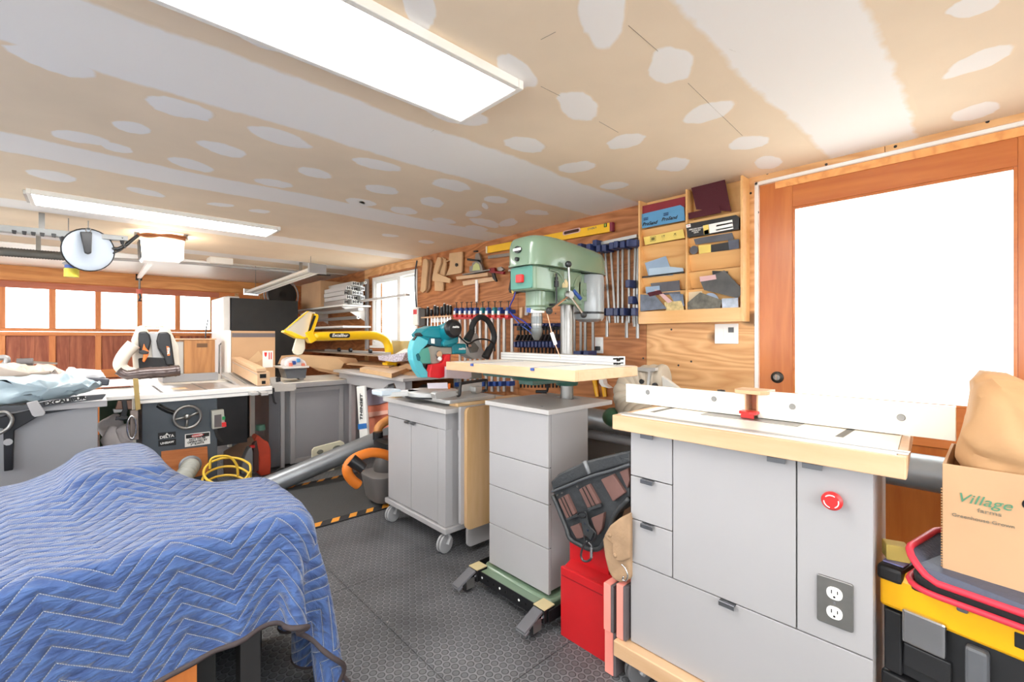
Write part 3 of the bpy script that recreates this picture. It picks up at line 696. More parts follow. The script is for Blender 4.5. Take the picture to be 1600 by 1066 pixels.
# motor
mo = P(dp, 'motor', MB().lathe([(0,1.385),(.055,1.388),(.080,1.402),(.085,1.42),(.085,1.635),(.080,1.65),(0,1.652)], (2.10,1.60,0), 'Z', 32), M('grey_enamel', (150,156,160), .3, coat=.3), smooth=40)
P(mo, 'capacitor_box', MB().cb((2.175,1.66,1.53),(.05,.05,.13)), M('grey_enamel_2', (140,146,150), .35), bev=.006)
P(mo, 'cooling_band', MB().lathe([(.086,1.43),(.087,1.432),(.087,1.440),(.086,1.442)], (2.10,1.60,0), 'Z', 32), m_blackm)
P(dp, 'motor_mount', MB().lathe([(.105,-.008),(.105,.008),(.02,.008),(.02,-.008)], (2.01,1.565,1.545), 'Y', 32).box((1.96,1.56,1.50),(2.06,1.66,1.60)), m_green, smooth=35)
P(dp, 'motor_pulley_guard', MB().tube([(2.01+.112*math.cos(R(a)),1.56,1.545+.112*math.sin(R(a))) for a in range(-100,80,10)], .006, 8), m_blackm, smooth=True)
# arm and table clamp
P(dp, 'table_arm', MB().lathe([(.037,1.035),(.058,1.035),(.062,1.045),(.062,1.105),(.055,1.112),(.037,1.112)], (cx,cy,0), 'Z', 24).box((1.62,cy-.05,1.06),(1.90,cy+.05,1.105)).cyl((1.70,cy,1.085),(1.70,cy,1.1205),.13,.15,28).box((1.62,cy+.1,1.085),(1.78,cy+.34,1.118)), m_greend, 'dark green cast table arm', smooth=35)
P(dp, 'crank_handle', MB().cyl((1.94,cy+.06,1.07),(1.94,cy+.14,1.07),.010).tube([(1.94,cy+.14,1.07),(1.94,cy+.145,1.0),(1.94,cy+.15,.985)],.007,8).cyl((1.94,cy+.15,.985),(1.90,cy+.20,.985),.011,.009), m_blackm, smooth=35)
# ply table: rotated a few degrees
dtb = T('drill_table', 'thick maple-edged drill table with grey aluminium fence, standing at the drill press', 'drill table', (1.66,1.60,1.1215), R(-1.5))
def lp(p, n, mb, m, l=None, **k): return P(p, n, mb, m, l, local=True, **k)
lp(dtb, 'table_core', MB().box((-.215,-.44,.004),(.215,.44,.0455)), m_offwhite)
lp(dtb, 'wood_edging', MB().box((-.235,-.46,0),(-.215,.46,.045)).prism([(.215,-.42),(.215,.46),(.235,.46),(.235,-.435)], 'Z', 0, .045).prism([(-.215,-.46),(.205,-.46),(.235,-.43),(.215,-.42),(.20,-.44),(-.215,-.44)], 'Z', 0, .045).box((-.215,.44,0),(.215,.46,.045)), m_maple, bev=.003)
for yy in (.22, -.22):
    lp(dtb, 'track', MB().box((-.236,yy-.004,.0452),(.12,yy+.004,.0462)), M('blue_track', (96,120,168), .4))
    lp(dtb, 'track_cap', MB().box((-.239,yy-.011,.032),(-.234,yy+.011,.044)), m_blue)
fz = .0465
ff = lp(dtb, 'fence', MB().box((.15,-.39,fz),(.21,.45,fz+.042)), m_alu, bev=.002)
lp(ff, 'fence_groove', MB().box((.1485,-.3905,fz+.012),(.1495,.4505,fz+.016)).box((.1485,-.3905,fz+.028),(.1495,.4505,fz+.031)), M('groove_grey', (150,150,150), .5))
lp(ff, 'extrusion_hole', MB().box((0.154,-.3915,fz+.006),(.116,-.3895,fz+.014)).box((0.168,-.3915,fz+.02),(.140,-.3895,fz+.03)).box((0.194,-.3915,fz+.008),(.158,-.3895,fz+.014)).box((0.154,-.3915,fz+.028),(.114,-.3895,fz+.036)).box((0.196,-.3915,fz+.026),(.158,-.3895,fz+.036)).box((0.170,-.3915,fz+.004),(.138,-.3895,fz+.010)), m_hole)

# mobile base under drill press
mbs = T('mobile_base', 'black perforated mobile base with grey foot pedals under the green press base', 'mobile base', (1.8,1.63,0))
P(mbs, 'rail', MB().box((1.475,1.36,.045),(1.480,1.90,.098)).box((1.480,1.36,.045),(1.525,1.90,.049)), m_blackm, bev=.001)
P(mbs, 'rail', MB().box((1.48,1.345,.045),(2.12,1.350,.098)).box((1.48,1.35,.045),(2.12,1.378,.049)), m_blackm, bev=.001)
P(mbs, 'rail', MB().box((1.48,1.905,.045),(2.12,1.910,.098)), m_blackm, bev=.001)
for k in range(9): P(mbs, 'rail_hole', MB().cyl((1.4742,1.44+.045*k,.072),(1.4755,1.44+.045*k,.072),.006,None,10), m_paper if k % 3 == 2 else m_hole)
P(mbs, 'wood_rail_top', MB().box((1.484,1.44,.086),(1.528,1.82,.094)), m_green)
for yy in (1.39, 1.86):
    b = P(mbs, 'corner_bracket', MB().box((1.46,yy-.035,.042),(1.53,yy+.035,.10)), m_blackm, bev=.003)
    P(b, 'bracket_plate', MB().box((1.462,yy-.034,.101),(1.53,yy+.034,.106)), M('tan_plate', (196,182,140), .5), bev=.001)
    P(b, 'bolt', MB().cyl((1.452,yy-.02,.07),(1.46,yy-.02,.07),.008,None,6).cyl((1.452,yy+.02,.085),(1.46,yy+.02,.085),.008,None,6), m_chrome)
    P(b, 'foot_pedal', MB().cb((1.405,yy+.0,.072),(.12,.055,.014),(0,-.42,0)).cb((1.362,yy,.045),(.03,.062,.012),(0,-.42,0)), M('worn_grey_plastic', (96,96,100), .6, bump=.1), bev=.003)
    for q in (-.024, .02): P(b, 'fork_plate', MB().box((1.405,yy+q,.02),(1.455,yy+q+.004,.07)), m_steel, bev=.001)
    P(b, 'wheel', MB().cyl((1.425,yy-.014,.03),(1.425,yy+.014,.03),.030,None,20), m_rub, bev=.003)
for yy in (1.39, 1.86): P(mbs, 'wheel', MB().cyl((2.09,yy-.014,.03),(2.09,yy+.014,.03),.030,None,20), m_rub, bev=.003)

# ================= mitre saw cabinet =================
mc = T('mitre_saw_cabinet', 'grey two-door rolling cabinet on castors carrying the mitre saw', 'cabinet', (1.85,2.6,0))
P(mc, 'cabinet_body', MB().box((1.585,2.262,.16),(2.15,2.955,.845)), m_grey, bev=.0015)
P(mc, 'gap_shade_plate', MB().box((1.583,2.34,.166),(1.5848,2.958,.842)), m_hole)  # black sheet gives the door gaps their shade by colour
P(mc, 'top_slab', MB().box((1.545,2.225,.845),(2.20,3.0,.872)), m_greytop, bev=.002)
P(mc, 'base_slab', MB().box((1.55,2.235,.125),(2.18,2.985,.16)), m_grey, bev=.006)
P(mc, 'front_rail', MB().box((1.565,2.255,.745),(1.584,2.962,.843)), m_grey, bev=.0015)
P(mc, 'corner_post', MB().box((1.565,2.255,.162),(1.62,2.335,.744)), m_grey, bev=.0015)
front(mc, 2.337,2.650,.165,.742,2.612,'door',1.566)
front(mc, 2.650,2.962,.165,.742,2.69,'door',1.566)
for (x, y) in ((1.60,2.29),(1.60,2.93),(2.12,2.29),(2.12,2.93)): castor(mc, x, y, .055, m_castor, m_castor, .125, .2)
# folding wing on its side
P(mc, 'wing_bracket', MB().prism([(1.66,.69),(1.66,.73),(1.76,.59),(1.76,.56)], 'Y', 2.24, 2.262), m_grey)
P(mc, 'wing_rail', MB().box((1.70,2.18,.16),(1.735,2.26,.86)), m_grey, bev=.002)
P(mc, 'folding_wing', MB().prism(rrect(.165,1.625,.885,2.13,.03), 'Y', 2.125, 2.165) if False else MB().prism([(x,z) for x,z in rrect(1.625,.165,2.13,.885,.03)], 'Y', 2.125, 2.15), m_mapleZ, 'bare plywood drop-leaf wing hanging at the side', bev=.001)
P(mc, 'wing_facing', MB().prism([(x,z) for x,z in rrect(1.60,.20,2.13,.89,.01)], 'Y', 2.151, 2.172), m_grey, bev=.001)
P(mc, 'wing_support', MB().prism([(x,z) for x,z in rrect(1.66,.045,2.10,.165,.025)], 'Y', 2.16, 2.18), m_grey, bev=.001)
# ================= things on the plywood wall =================
def flatX(name, label, cat, x, px, th, mat, parent=None, group=None, **k):
    mb = MB().prism(polyX(x, *px), 'X', x, x+th)
    if parent is not None: return P(parent, name, mb, mat, **k)
    return S(name, label, cat, mb, mat, group, **k)
# --- sandpaper rack
sr = T('sandpaper_rack', 'birch sandpaper rack of two columns with stepped pockets beside the door', 'rack', (2.62,1.257,1.385))
Y0, Y1, YM = .952, 1.563, 1.258
P(sr, 'side_panel', MB().box((2.58,Y0-.012,1.385),(XR,Y0,2.172)), m_shelf, bev=.001)
P(sr, 'side_panel', MB().box((2.58,Y1,1.385),(XR,Y1+.012,2.172)), m_shelf, bev=.001)
P(sr, 'divider', MB().box((2.585,YM-.005,1.40),(XR-.012,YM+.005,2.172)), m_shelf, bev=.001)
P(sr, 'back_panel', MB().box((XR-.012,Y0,1.385),(XR-.001,Y1,2.172)), m_shelf)
P(sr, 'bottom_board', MB().box((2.58,Y0,1.385),(XR-.012,Y1,1.397)), m_shelf, bev=.001)
P(sr, 'front_lip', MB().box((2.58,Y0,1.397),(2.59,Y1,1.462)), m_shelf, bev=.001)
LIPS = (1.985, 1.883, 1.785, 1.683, 1.58)
for zl in LIPS:
    for a, b in ((Y0, YM-.005), (YM+.005, Y1)):
        P(sr, 'pocket_front', MB().prism([(2.604,zl),(2.609,zl),(2.650,zl-.092),(2.645,zl-.092)], 'Y', a, b), m_shelf)
def cp(*l): return [(970+x/3.552, 250+y/3.552) for x, y in l]
m_sgrey = M('grey_abrasive', (98,98,104), .9, bump=.15, bs=300, var=.15); m_sblue = M('blue_grey_abrasive', (150,172,196), .8, var=.12)
m_smar = M('maroon_abrasive', (78,28,38), .9, bump=.2, bs=200); m_sred = M('red_abrasive', (140,48,58), .85)
m_sbl2 = M('sky_blue_paper', (92,152,196), .7, var=.04); m_syel = M('yellow_paper', (232,204,110), .75, var=.08); m_spink = M('pink_paper', (214,176,176), .8)
def sheet(label, pts, mat, x=2.600, th=.002, nm='sandpaper_sheet', cat='sandpaper', g='sheets in the sandpaper rack'):
    return flatX(nm, label, cat, x, cp(*pts), th, mat, group=g)
sheet('red strip of sandpaper at the top of the left column', ((120,256),(356,203),(356,262),(120,300)), m_sred, 2.606)
b = sheet('sky-blue printed sandpaper sleeve in the upper left pocket', ((112,302),(330,250),(350,262),(357,335),(118,380)), m_sbl2, 2.600)
for (x, y) in ((160,352),(268,325)): q = onX(2.598, 970+x/3.552, 250+y/3.552); TXT(b, 'ProSand', .030, q, '-X', m_ink, shear=.3, rot=R(-2), bold=.0006)
for (x, y) in ((138,327),(250,301)):
    q = onX(2.598, 970+x/3.552, 250+y/3.552); P(b, 'printed_logo', MB().box((2.5985,q.y-.016,q.z-.009),(2.5993,q.y+.016,q.z+.009)), M('deep_blue_ink', (40,70,110), .7))
    TXT(b, 'NORTON', .009, q-Vector((.0012,0,0)), '-X', m_sbl2)
b = sheet('yellow printed sandpaper strip in the second left pocket', ((125,430),(345,385),(356,432),(135,472)), m_syel, 2.600)
q = onX(2.598, 970+178/3.552, 250+438/3.552); P(b, 'printed_square', MB().frame('X', 2.5985, 2.5993, (q.y-.019,q.z-.015), (q.y+.019,q.z+.015), .002).box((2.5985,q.y-.012,q.z-.009),(2.5993,q.y+.012,q.z+.009)), M('olive_ink', (110,100,50), .7))
for (x, s_) in ((235,'A 180'),(300,'100')):
    q = onX(2.598, 970+x/3.552, 250+(440-.18*(x-178))/3.552); TXT(b, s_+'\n= = =\n- - -', .009, q, '-X', m_ink)
sheet('pale blue square of sandpaper standing tilted in the left column', ((133,572),(250,533),(290,640),(155,650)), m_sblue, 2.603)
sheet('pale blue strip lying in front of the tilted blue square', ((155,603),(270,592),(345,600),(350,622),(158,648)), M('ice_blue_paper', (176,196,214), .7), 2.598)
sheet('thin black rubber strip along the left pocket lip', ((118,647),(350,618),(350,628),(118,656)), m_black, 2.594)
sheet('dark grey sheet standing in the lower left pocket', ((165,685),(325,668),(330,745),(180,750)), m_sgrey, 2.606)
sheet('orange-edged sheet behind the dark grey sheet', ((215,676),(318,662),(330,700),(220,710)), M('orange_paper', (222,160,80), .8), 2.612)
sheet('small light blue piece left of the dark grey sheet', ((137,705),(215,698),(218,735),(140,745)), m_sblue, 2.600)
sheet('worn blue-grey sheet leaning out at the bottom left', ((82,745),(190,752),(255,825),(110,840)), M('worn_slate', (112,120,134), .7, var=.3, vs=20), 2.584, .002)
sheet('maroon curled offcut over the worn blue-grey sheet', ((146,738),(215,722),(232,742),(160,758)), m_smar, 2.582)
sheet('pink folded sheet beside the maroon offcut', ((185,720),(215,724),(285,785),(262,795)), m_spink, 2.588)
sheet('tan striped sheet bundle at the bottom of the left column', ((240,790),(335,782),(352,832),(252,838)), M('tan_paper', (206,184,132), .8, var=.3, vs=40), 2.590)
sheet('slate-coloured sheet at the bottom right of the left column', ((268,742),(345,745),(352,812),(300,795)), M('slate_paper', (128,140,160), .8, var=.3, vs=20), 2.596)
sheet('large maroon abrasive pad standing at the top right', ((388,140),(572,86),(612,285),(418,275)), m_smar, 2.604, .004)
sheet('low maroon pad in front of the large maroon pad', ((375,295),(545,255),(556,292),(378,328)), m_smar, 2.596, .006)
b = sheet('black box of sanding sheets with coloured label in the right column', ((360,357),(640,305),(656,318),(656,385),(372,430)), m_black, 2.578, .018, 'sandpaper_box', 'box')
for pts, m_ in ((((456,365),(486,358),(490,410),(462,416)), m_syel), (((462,392),(486,386),(490,410),(464,416)), M('teal_ink', (40,140,160), .6)), (((488,358),(618,332),(624,382),(492,408)), m_paper), (((530,362),(618,345),(620,352),(531,370)), m_sblue), (((528,386),(621,368),(622,374),(529,393)), M('cyan_ink', (120,200,220), .6)), (((362,360),(386,355),(388,372),(364,377)), m_paper)):
    flatX('label_patch', None, None, 2.577, cp(*pts), .0012, m_, parent=b)
q = onX(2.577, 970+418/3.552, 250+392/3.552); TXT(b, 'ABRASIVE SHEETS\nASSORTED\nGRITS', .011, q, '-X', m_paper)
q = onX(2.576, 970+375/3.552, 250+366/3.552); TXT(b, '3M', .012, q, '-X', m_redp)
sheet('long dark strip under the black box', ((405,440),(615,392),(628,440),(415,470)), m_sgrey, 2.606)
sheet('yellow and grey strip below the long dark strip', ((430,475),(500,468),(500,512),(435,522)), m_syel, 2.598)
sheet('charcoal strip right of the yellow one', ((500,472),(600,455),(602,500),(500,512)), M('charcoal_paper', (52,52,54), .8), 2.598)
sheet('slate roll end at the right of the charcoal strip', ((595,445),(655,440),(656,490),(602,500)), M('slate_paper2', (92,96,110), .8, var=.2, vs=20), 2.594)
def disc(label, x, y, r, mat, X_=2.598):
    c = onX(X_, 970+x/3.552, 250+y/3.552)
    return S('sanding_disc', label, 'sandpaper', MB().prism([(c.y+r*math.cos(R(a)), c.z+r*math.sin(R(a))) for a in range(0,360,18)], 'X', X_, X_+.003), mat, 'sheets in the sandpaper rack')
disc('small round grey disc left of the yellow and grey strip', 405, 500, .025, m_sgrey)
sheet('big dark grey sheet tilted at the lower right', ((438,665),(575,613),(682,725),(650,768),(462,722)), M('dark_grey_abrasive', (92,92,92), .9, var=.2, vs=15), 2.590)
sheet('black square behind the big dark grey sheet', ((507,615),(595,618),(590,660),(510,655)), m_black, 2.602)
sheet('pale pink strip leaning on the big dark grey sheet', ((437,648),(525,636),(530,662),(440,676)), m_spink, 2.586)
disc('pale blue-grey round disc with holes at the bottom right', 495, 785, .048, M('bluegrey_disc', (150,166,190), .8, var=.1), 2.592)
sheet('fan of thin grey sheets at the bottom right', ((358,802),(440,735),(562,778),(552,822),(372,830)), M('layered_grey', (110,108,100), .85, var=.35, vs=30), 2.588)
sheet('clear bag with yellow header at the bottom right corner', ((560,770),(650,765),(652,820),(562,822)), M('clear_bag', (170,180,196), .3, var=.3, vs=25), 2.586)
sheet('cream sheet behind the fan of grey sheets', ((372,735),(450,728),(455,760),(376,790)), M('cream_paper', (214,196,166), .8), 2.604)
# --- switch plate
sp = T('switch_plate', 'white double wall plate with dimmer and dark sensor beside the door', 'switch', (XR,1.063,1.26))
P(sp, 'plate', MB().box((XR-.008,.998,1.262),(XR,1.130,1.377)), m_white, bev=.003)
P(sp, 'dimmer', MB().box((XR-.011,1.076,1.285),(XR-.007,1.110,1.353)), m_white, bev=.002)
P(sp, 'rocker', MB().box((XR-.011,1.020,1.285),(XR-.007,1.054,1.325)), m_white, bev=.002)
P(sp, 'sensor_window', MB().box((XR-.011,1.022,1.327),(XR-.007,1.052,1.356)), M('dark_window', (72,70,70), .3), bev=.001)
ol = T('power_outlet', 'white wall outlet on the plywood right of the drill column', 'outlet', (XR,1.95,1.19))
P(ol, 'plate', MB().box((XR-.006,1.915,1.185),(XR,1.985,1.30)), m_white, bev=.002)
for z in (1.22, 1.262): P(ol, 'socket', MB().cyl((XR-.008,1.95,z),(XR-.005,1.95,z),.014,None,14), m_paper)
P(ol, 'plug', MB().box((XR-.035,1.935,1.205),(XR-.008,1.965,1.235)), m_black, bev=.004)
# --- levels
lv = T('spirit_level', 'long yellow spirit level hung high along the plywood wall', 'level', (2.655,2.49,2.03))
def quad_bar(yA, zA, yB, zB, h, x0, x1): return MB().prism([(yA,zA),(yB,zB),(yB,zB+h),(yA,zA+h)], 'X', x0, x1)
P(lv, 'level_body', quad_bar(1.835,2.030,3.15,2.058,.062,2.640,2.665), M('level_yellow', (244,190,40), .4), bev=.002)
P(lv, 'end_cap', quad_bar(1.812,2.029,1.835,2.030,.063,2.638,2.667), M('dark_red_cap', (130,40,60), .5), bev=.002)
P(lv, 'end_cap', quad_bar(3.15,2.058,3.17,2.059,.063,2.638,2.667), M('cream_cap', (226,216,190), .5), bev=.002)
for u, v in ((893,362),(829,377)):
    q = onX(2.64, u, v); 
    o = P(lv, 'hand_hole', MB().prism(rrect(q.y-.085,q.z-.017,q.y+.085,q.z+.017,.016), 'X', 2.6385, 2.641), m_spink)
    P(o, 'hole_inside', MB().prism(rrect(q.y-.072,q.z-.011,q.y+.072,q.z+.011,.010), 'X', 2.638, 2.6395), M('brown_recess', (74,44,28), .8))
q = onX(2.64, 946, 352); P(lv, 'vial_window', MB().prism(rrect(q.y-.012,q.z-.014,q.y+.012,q.z+.014,.004), 'X', 2.6385, 2.641), m_black)
P(lv, 'vial', MB().cyl((2.638,q.y,q.z-.010),(2.638,q.y,q.z+.010),.004), M('vial_green', (190,220,90), .2))
TXT(lv, 'STABILA', .022, onX(2.639, 925, 357)+Vector((0,0,0)), '-X', m_inkgr, rot=R(1))
S('straightedge', 'silver metal straightedge poking out under the left end of the yellow level', 'straightedge', quad_bar(2.72,1.992,3.16,2.010,.028,2.655,2.668), m_steel, bev=.002)
S('hanging_ledge', 'thin grey rail above the bar clamps', 'rail', quad_bar(1.60,1.945,2.32,1.93,.022,2.60,2.675), m_alu, bev=.001)
# --- parallel bar clamps right of the drill press
def bar_clamp(name, label, y, zt, zb, tilt, zj, handle, jaw, grp, wide=.022, bar=m_steel, grip=m_steel, x=2.63, hl=.11):
    t = T(name, label, 'clamp', (x,y,zb), 0, grp)
    top, bot = Vector((x,y+tilt,zt)), Vector((x,y,zb))
    def at(z): return bot+(top-bot)*((z-zb)/(zt-zb))
    P(t, 'bar', MB().loft([[c+Vector(d) for d in ((-.004,-wide/3,0),(.004,-wide/3,0),(.004,wide/3,0),(-.004,wide/3,0))] for c in (bot, top)]), bar)
    P(t, 'fixed_jaw', MB().cb(at(zt-.02)+Vector((-.035,0,0)), (.10,wide*1.5,.045)), jaw, bev=.004)
    P(t, 'sliding_jaw', MB().cb(at(zj)+Vector((-.035,0,0)), (.10,wide*1.5,.05)), jaw, bev=.004)
    if handle:
        a = at(zj-.03)+Vector((-.03,0,0)); P(t, 'screw', MB().cyl(a, a+Vector((0,0,-.05)), .005), m_steel)
        P(t, 'grip', MB().cyl(a+Vector((0,0,-.03)), a+Vector((0,0,-.03-hl)), .010, .012, 10), grip, smooth=35)
    return t
pr = [(940,378,497,.0,0,450,0),(953,385,500,.04,1,488,1),(962,384,500,.04,0,488,0),(966,382,500,0,0,488,0),(973,380,500,0,0,488,0),(983,380,500,.0,1,488,1),(990,378,500,-.015,0,445,0),(995,378,500,-.01,1,470,1),(1000,378,500,-.01,1,488,1)]
for i, (u, vt, vb, tl, h, vj, hl) in enumerate(pr):
    a = onX(2.63, u, vt); b_ = onX(2.63, u, vb); j = onX(2.63, u, vj)
    bar_clamp('bar_clamp', ORD[i]+' steel parallel clamp counted rightward from the drill motor to the sandpaper rack', b_.y, a.z, b_.z-.02, tl, j.z, h, m_navy, 'parallel clamps right of the drill press', grip=m_steel)
for i, u in enumerate((903,912,920,930)):
    a = onX(2.62, u, 392); bar_clamp('small_clamp', ORD[i]+' short navy-jawed clamp from the left, bunched on the rail above the drill motor', a.y, a.z+.03, a.z-.12, (.04,-.05,.03,-.02)[i], a.z-.03, 0, m_navy, 'short clamps bunched on the rail', bar=m_blackm, x=2.60)
for i, (u, c_) in enumerate(((899,0),(909,0),(916,0),(928,0))):
    a = onX(2.64, u, 470); b_ = onX(2.64, u, 560)
    bar_clamp('bar_clamp', ORD[i]+' steel bar clamp to the right of the drill column, left of the outlet', a.y, a.z, b_.z, 0, b_.z+.03, 0, m_navy, 'bar clamps behind the drill column', wide=.03)
# --- F clamps with teal-blue heads
cr = S('clamp_rail', 'red-lipped steel rail holding the blue-headed bar clamps', 'rail', quad_bar(onX(2.64,712,493).y,1.478,onX(2.64,800,493).y,1.452,.016,2.62,2.675), m_redp)
for i, u in enumerate((718.5,726.8,735,742,750,759.7,768.6,778.7,787.6,800)):
    a = onX(2.62, u, 487); b_ = onX(2.62, u, 612)
    t = T('bar_clamp', ORD[i]+' blue-headed aluminium bar clamp counted from the screwdriver rack', 'clamp', (2.62,a.y,b_.z), 0, 'blue-headed bar clamps in a row')
    P(t, 'bar', MB().box((2.615,a.y-.014,b_.z),(2.632,a.y+.014,1.47)), m_alu, bev=.001)
    P(t, 'head', MB().box((2.56,a.y-.02,a.z-.018),(2.645,a.y+.02,a.z+.016)).box((2.56,a.y-.014,a.z+.016),(2.60,a.y+.014,a.z+.034)), m_blue if i not in (5,7) else m_teal, bev=.004)
    P(t, 'pad', MB().box((2.552,a.y-.013,a.z-.030),(2.562,a.y+.013,a.z+.004)), m_paper)
    P(t, 'screw', MB().cyl((2.58,a.y,a.z+.03),(2.58,a.y,a.z+.085),.004).cyl((2.58,a.y-.02,a.z+.085),(2.58,a.y+.02,a.z+.085),.003), m_blackm)
    P(t, 'red_jaw', MB().box((2.555,a.y-.022,a.z-.055),(2.64,a.y+.022,a.z-.032)), m_redp, bev=.003)
    P(t, 'tail_stop', MB().box((2.57,a.y-.018,b_.z+.05),(2.64,a.y+.018,b_.z+.09)), m_blue, bev=.003)
# --- quick-grip clamps
for i in range(12):
    u = 813+i*5.6; a = onX(2.62, u, 507); m_ = onX(2.62, u, 538); b_ = onX(2.62, u, 606)
    t = T('trigger_clamp', ORD[i]+' black trigger clamp from the left, hung under the drill chuck', 'clamp', (2.62,a.y,b_.z), 0, 'black and navy trigger clamps')
    P(t, 'bar', MB().box((2.618,a.y-.004,b_.z),(2.632,a.y+.004,a.z)), m_blackm)
    P(t, 'fixed_jaw', MB().prism([(2.545,a.z-.012),(2.64,a.z-.02),(2.64,a.z+.012),(2.55,a.z+.004)], 'Y', a.y-.010, a.y+.010), m_navy, bev=.002)
    P(t, 'grip', MB().prism([(2.55,m_.z-.022),(2.60,m_.z-.028),(2.645,m_.z-.02),(2.645,m_.z+.024),(2.60,m_.z+.028),(2.55,m_.z+.02)], 'Y', a.y-.0105, a.y+.0105), m_navy, bev=.003)
    P(t, 'trigger', MB().prism([(2.56,m_.z+.030),(2.60,m_.z+.03),(2.61,m_.z+.075),(2.59,m_.z+.078)], 'Y', a.y-.008, a.y+.008), m_black, bev=.002)
S('clamp_rack', 'black metal strip holding the trigger clamps', 'rack', MB().box((2.645,onX(2.65,808,508).y,onX(2.65,840,516).z),(2.678,onX(2.65,880,508).y,onX(2.65,840,510).z)), m_blackm)
# --- screwdriver rack
q0, q1 = onX(2.62, 661.5, 492.5), onX(2.62, 707, 492.5)
rk = T('screwdriver_rack', 'narrow wooden rack strip with a white label under the screwdrivers', 'rack', (2.65,(q0.y+q1.y)/2,1.47))
P(rk, 'strip', MB().box((2.59,q1.y,1.500),(2.68,q0.y,1.513)), m_maple)
P(rk, 'label', MB().box((2.672,onX(2.675,705,498).y,1.455),(2.68,onX(2.675,675,498).y,1.495)), m_paper)
for i, u in enumerate((668.5,674,679.5,684,690,694.5,699.5,704)):
    y = onX(2.61, u, 480).y; h = (.10,.075,.11,.095,.09,.12,.105,.095)[i]
    t = T('screwdriver', ORD[i]+' black-handled screwdriver from the window side in the rack', 'screwdriver', (2.61,y,1.40), 0, 'screwdrivers in the wall rack')
    P(t, 'handle', MB().lathe([(.004,1.515),(.010,1.522),(.017,1.535),(.018,1.515+h*.7),(.014,1.515+h*.95),(0,1.515+h)], (2.61,y,0), 'Z', 10), m_black, smooth=40)
    P(t, 'handle_cap', MB().lathe([(.010,1.515+h*.96),(.008,1.515+h*1.04),(0,1.515+h*1.05)], (2.61,y,0), 'Z', 8), m_paper)
    P(t, 'shaft', MB().cyl((2.61,y,1.40),(2.61,y,1.52),.004,None,8), m_chrome)
# --- wooden jigs
def jp(*l): return [(640+x/7.894, 380+y/7.894) for x, y in l]
flatX('push_stick', 'long rounded plywood push stick hung nearest the window', 'jig', 2.62, jp((170,200),(195,190),(218,205),(224,250),(196,580),(160,612),(130,592),(134,550),(158,250)), .02, m_mdf, bev=.002)
flatX('push_stick', 'darker plywood push stick behind the nearest one to the window', 'jig', 2.648, jp((225,205),(250,200),(268,240),(240,560),(205,612),(190,600),(190,520)), .02, M('aged_mdf', (176,138,104), .7), bev=.002)
flatX('wooden_jig', 'L-shaped plywood jig with long foot', 'jig', 2.61, jp((345,172),(380,178),(385,235),(338,372),(500,440),(492,492),(280,465),(274,435),(318,245)), .018, m_mdf, bev=.002)
flatX('wooden_jig', 'upright plywood jig behind the L-shaped one', 'jig', 2.64, jp((398,168),(430,190),(445,255),(430,400),(410,480),(406,592),(308,588),(305,460),(360,420),(375,260)), .02, m_mdf, bev=.002)
flatX('wooden_jig', 'square plywood board with star-shaped notches', 'jig', 2.645, jp((490,125),(645,105),(642,365),(610,375),(445,400),(470,345),(490,300),(500,215),(410,250),(405,205),(480,215)), .02, m_mdf, bev=.002)
for c_ in ((585,268),):
    q = onX(2.643, *jp(c_)[0]); S('star_knob', 'small black star knob on the square notched board', 'knob', MB().cyl((2.630,q.y,q.z),(2.645,q.y,q.z),.018,None,5), m_black)
jg = T('mitre_jig', 'two-board plywood mitre jig on a white post, in mid wall', 'jig', (2.66,onX(2.66,742,430).y,1.5))
flatX('board', None, None, 2.62, jp((570,412),(960,362),(965,405),(580,452)), .06, m_maple, parent=jg, bev=.002)
flatX('board', None, None, 2.655, jp((650,470),(1020,415),(1045,465),(660,525)), .022, m_maple, parent=jg, bev=.002)
flatX('post', None, None, 2.648, jp((808,452),(836,450),(832,735),(812,738)), .014, m_white, parent=jg)
flatX('steel_plate', None, None, 2.61, jp((645,382),(985,322),(990,335),(650,395)), .05, m_steel, parent=jg)
mg = T('mitre_gauge', 'silver mitre gauge with half-round scale and black grip on the jig shelf', 'mitre gauge', (2.62,onX(2.62,743,410).y,1.9))
flatX('gauge_base', None, None, 2.62, jp((735,355),(738,285),(765,280),(775,240),(820,218),(865,235),(890,280),(905,345)), .03, m_steel, parent=mg, bev=.002)
flatX('scale', None, None, 2.617, jp((775,340),(785,275),(820,240),(855,262),(870,330)), .004, M('scale_green', (190,196,130), .5), parent=mg)
flatX('upright', None, None, 2.64, jp((800,220),(812,130),(850,120),(880,200),(885,300),(850,240)), .02, m_steel, parent=mg, bev=.002)
flatX('grip', None, None, 2.60, jp((703,185),(740,190),(835,205),(835,225),(740,218),(705,212)), .025, m_black, parent=mg, bev=.004)
flatX('clamp_knob', None, None, 2.62, jp((785,95),(825,90),(828,105),(788,110)), .02, m_black, parent=mg)
mt = T('marking_tool', 'dark red metal tool lying at the right end of the jig shelf', 'tool', (2.62,onX(2.62,775,425).y,1.85))
flatX('tool_body', None, None, 2.62, jp((975,310),(1045,300),(1050,345),(1160,350),(1150,385),(1060,370),(975,365)), .025, M('dark_red_metal', (130,28,36), .4, .3), parent=mt, bev=.003)
flatX('tool_arm', None, None, 2.63, jp((1010,365),(1040,365),(1075,470),(1060,478),(1020,430)), .015, m_blackm, parent=mt, bev=.002)
flatX('tool_wheel', None, None, 2.61, jp((1080,300),(1125,290),(1160,320),(1130,345),(1085,340)), .02, m_steel, parent=mt, bev=.002)
bt = T('hanging_tool', 'black hand tool hanging left of the drill press head', 'tool', (2.62,onX(2.62,802,425).y,1.65))
flatX('tool_body', None, None, 2.615, jp((1225,190),(1250,120),(1300,115),(1310,190),(1330,260),(1330,330),(1235,330),(1250,260)), .04, m_black, parent=bt, bev=.006)
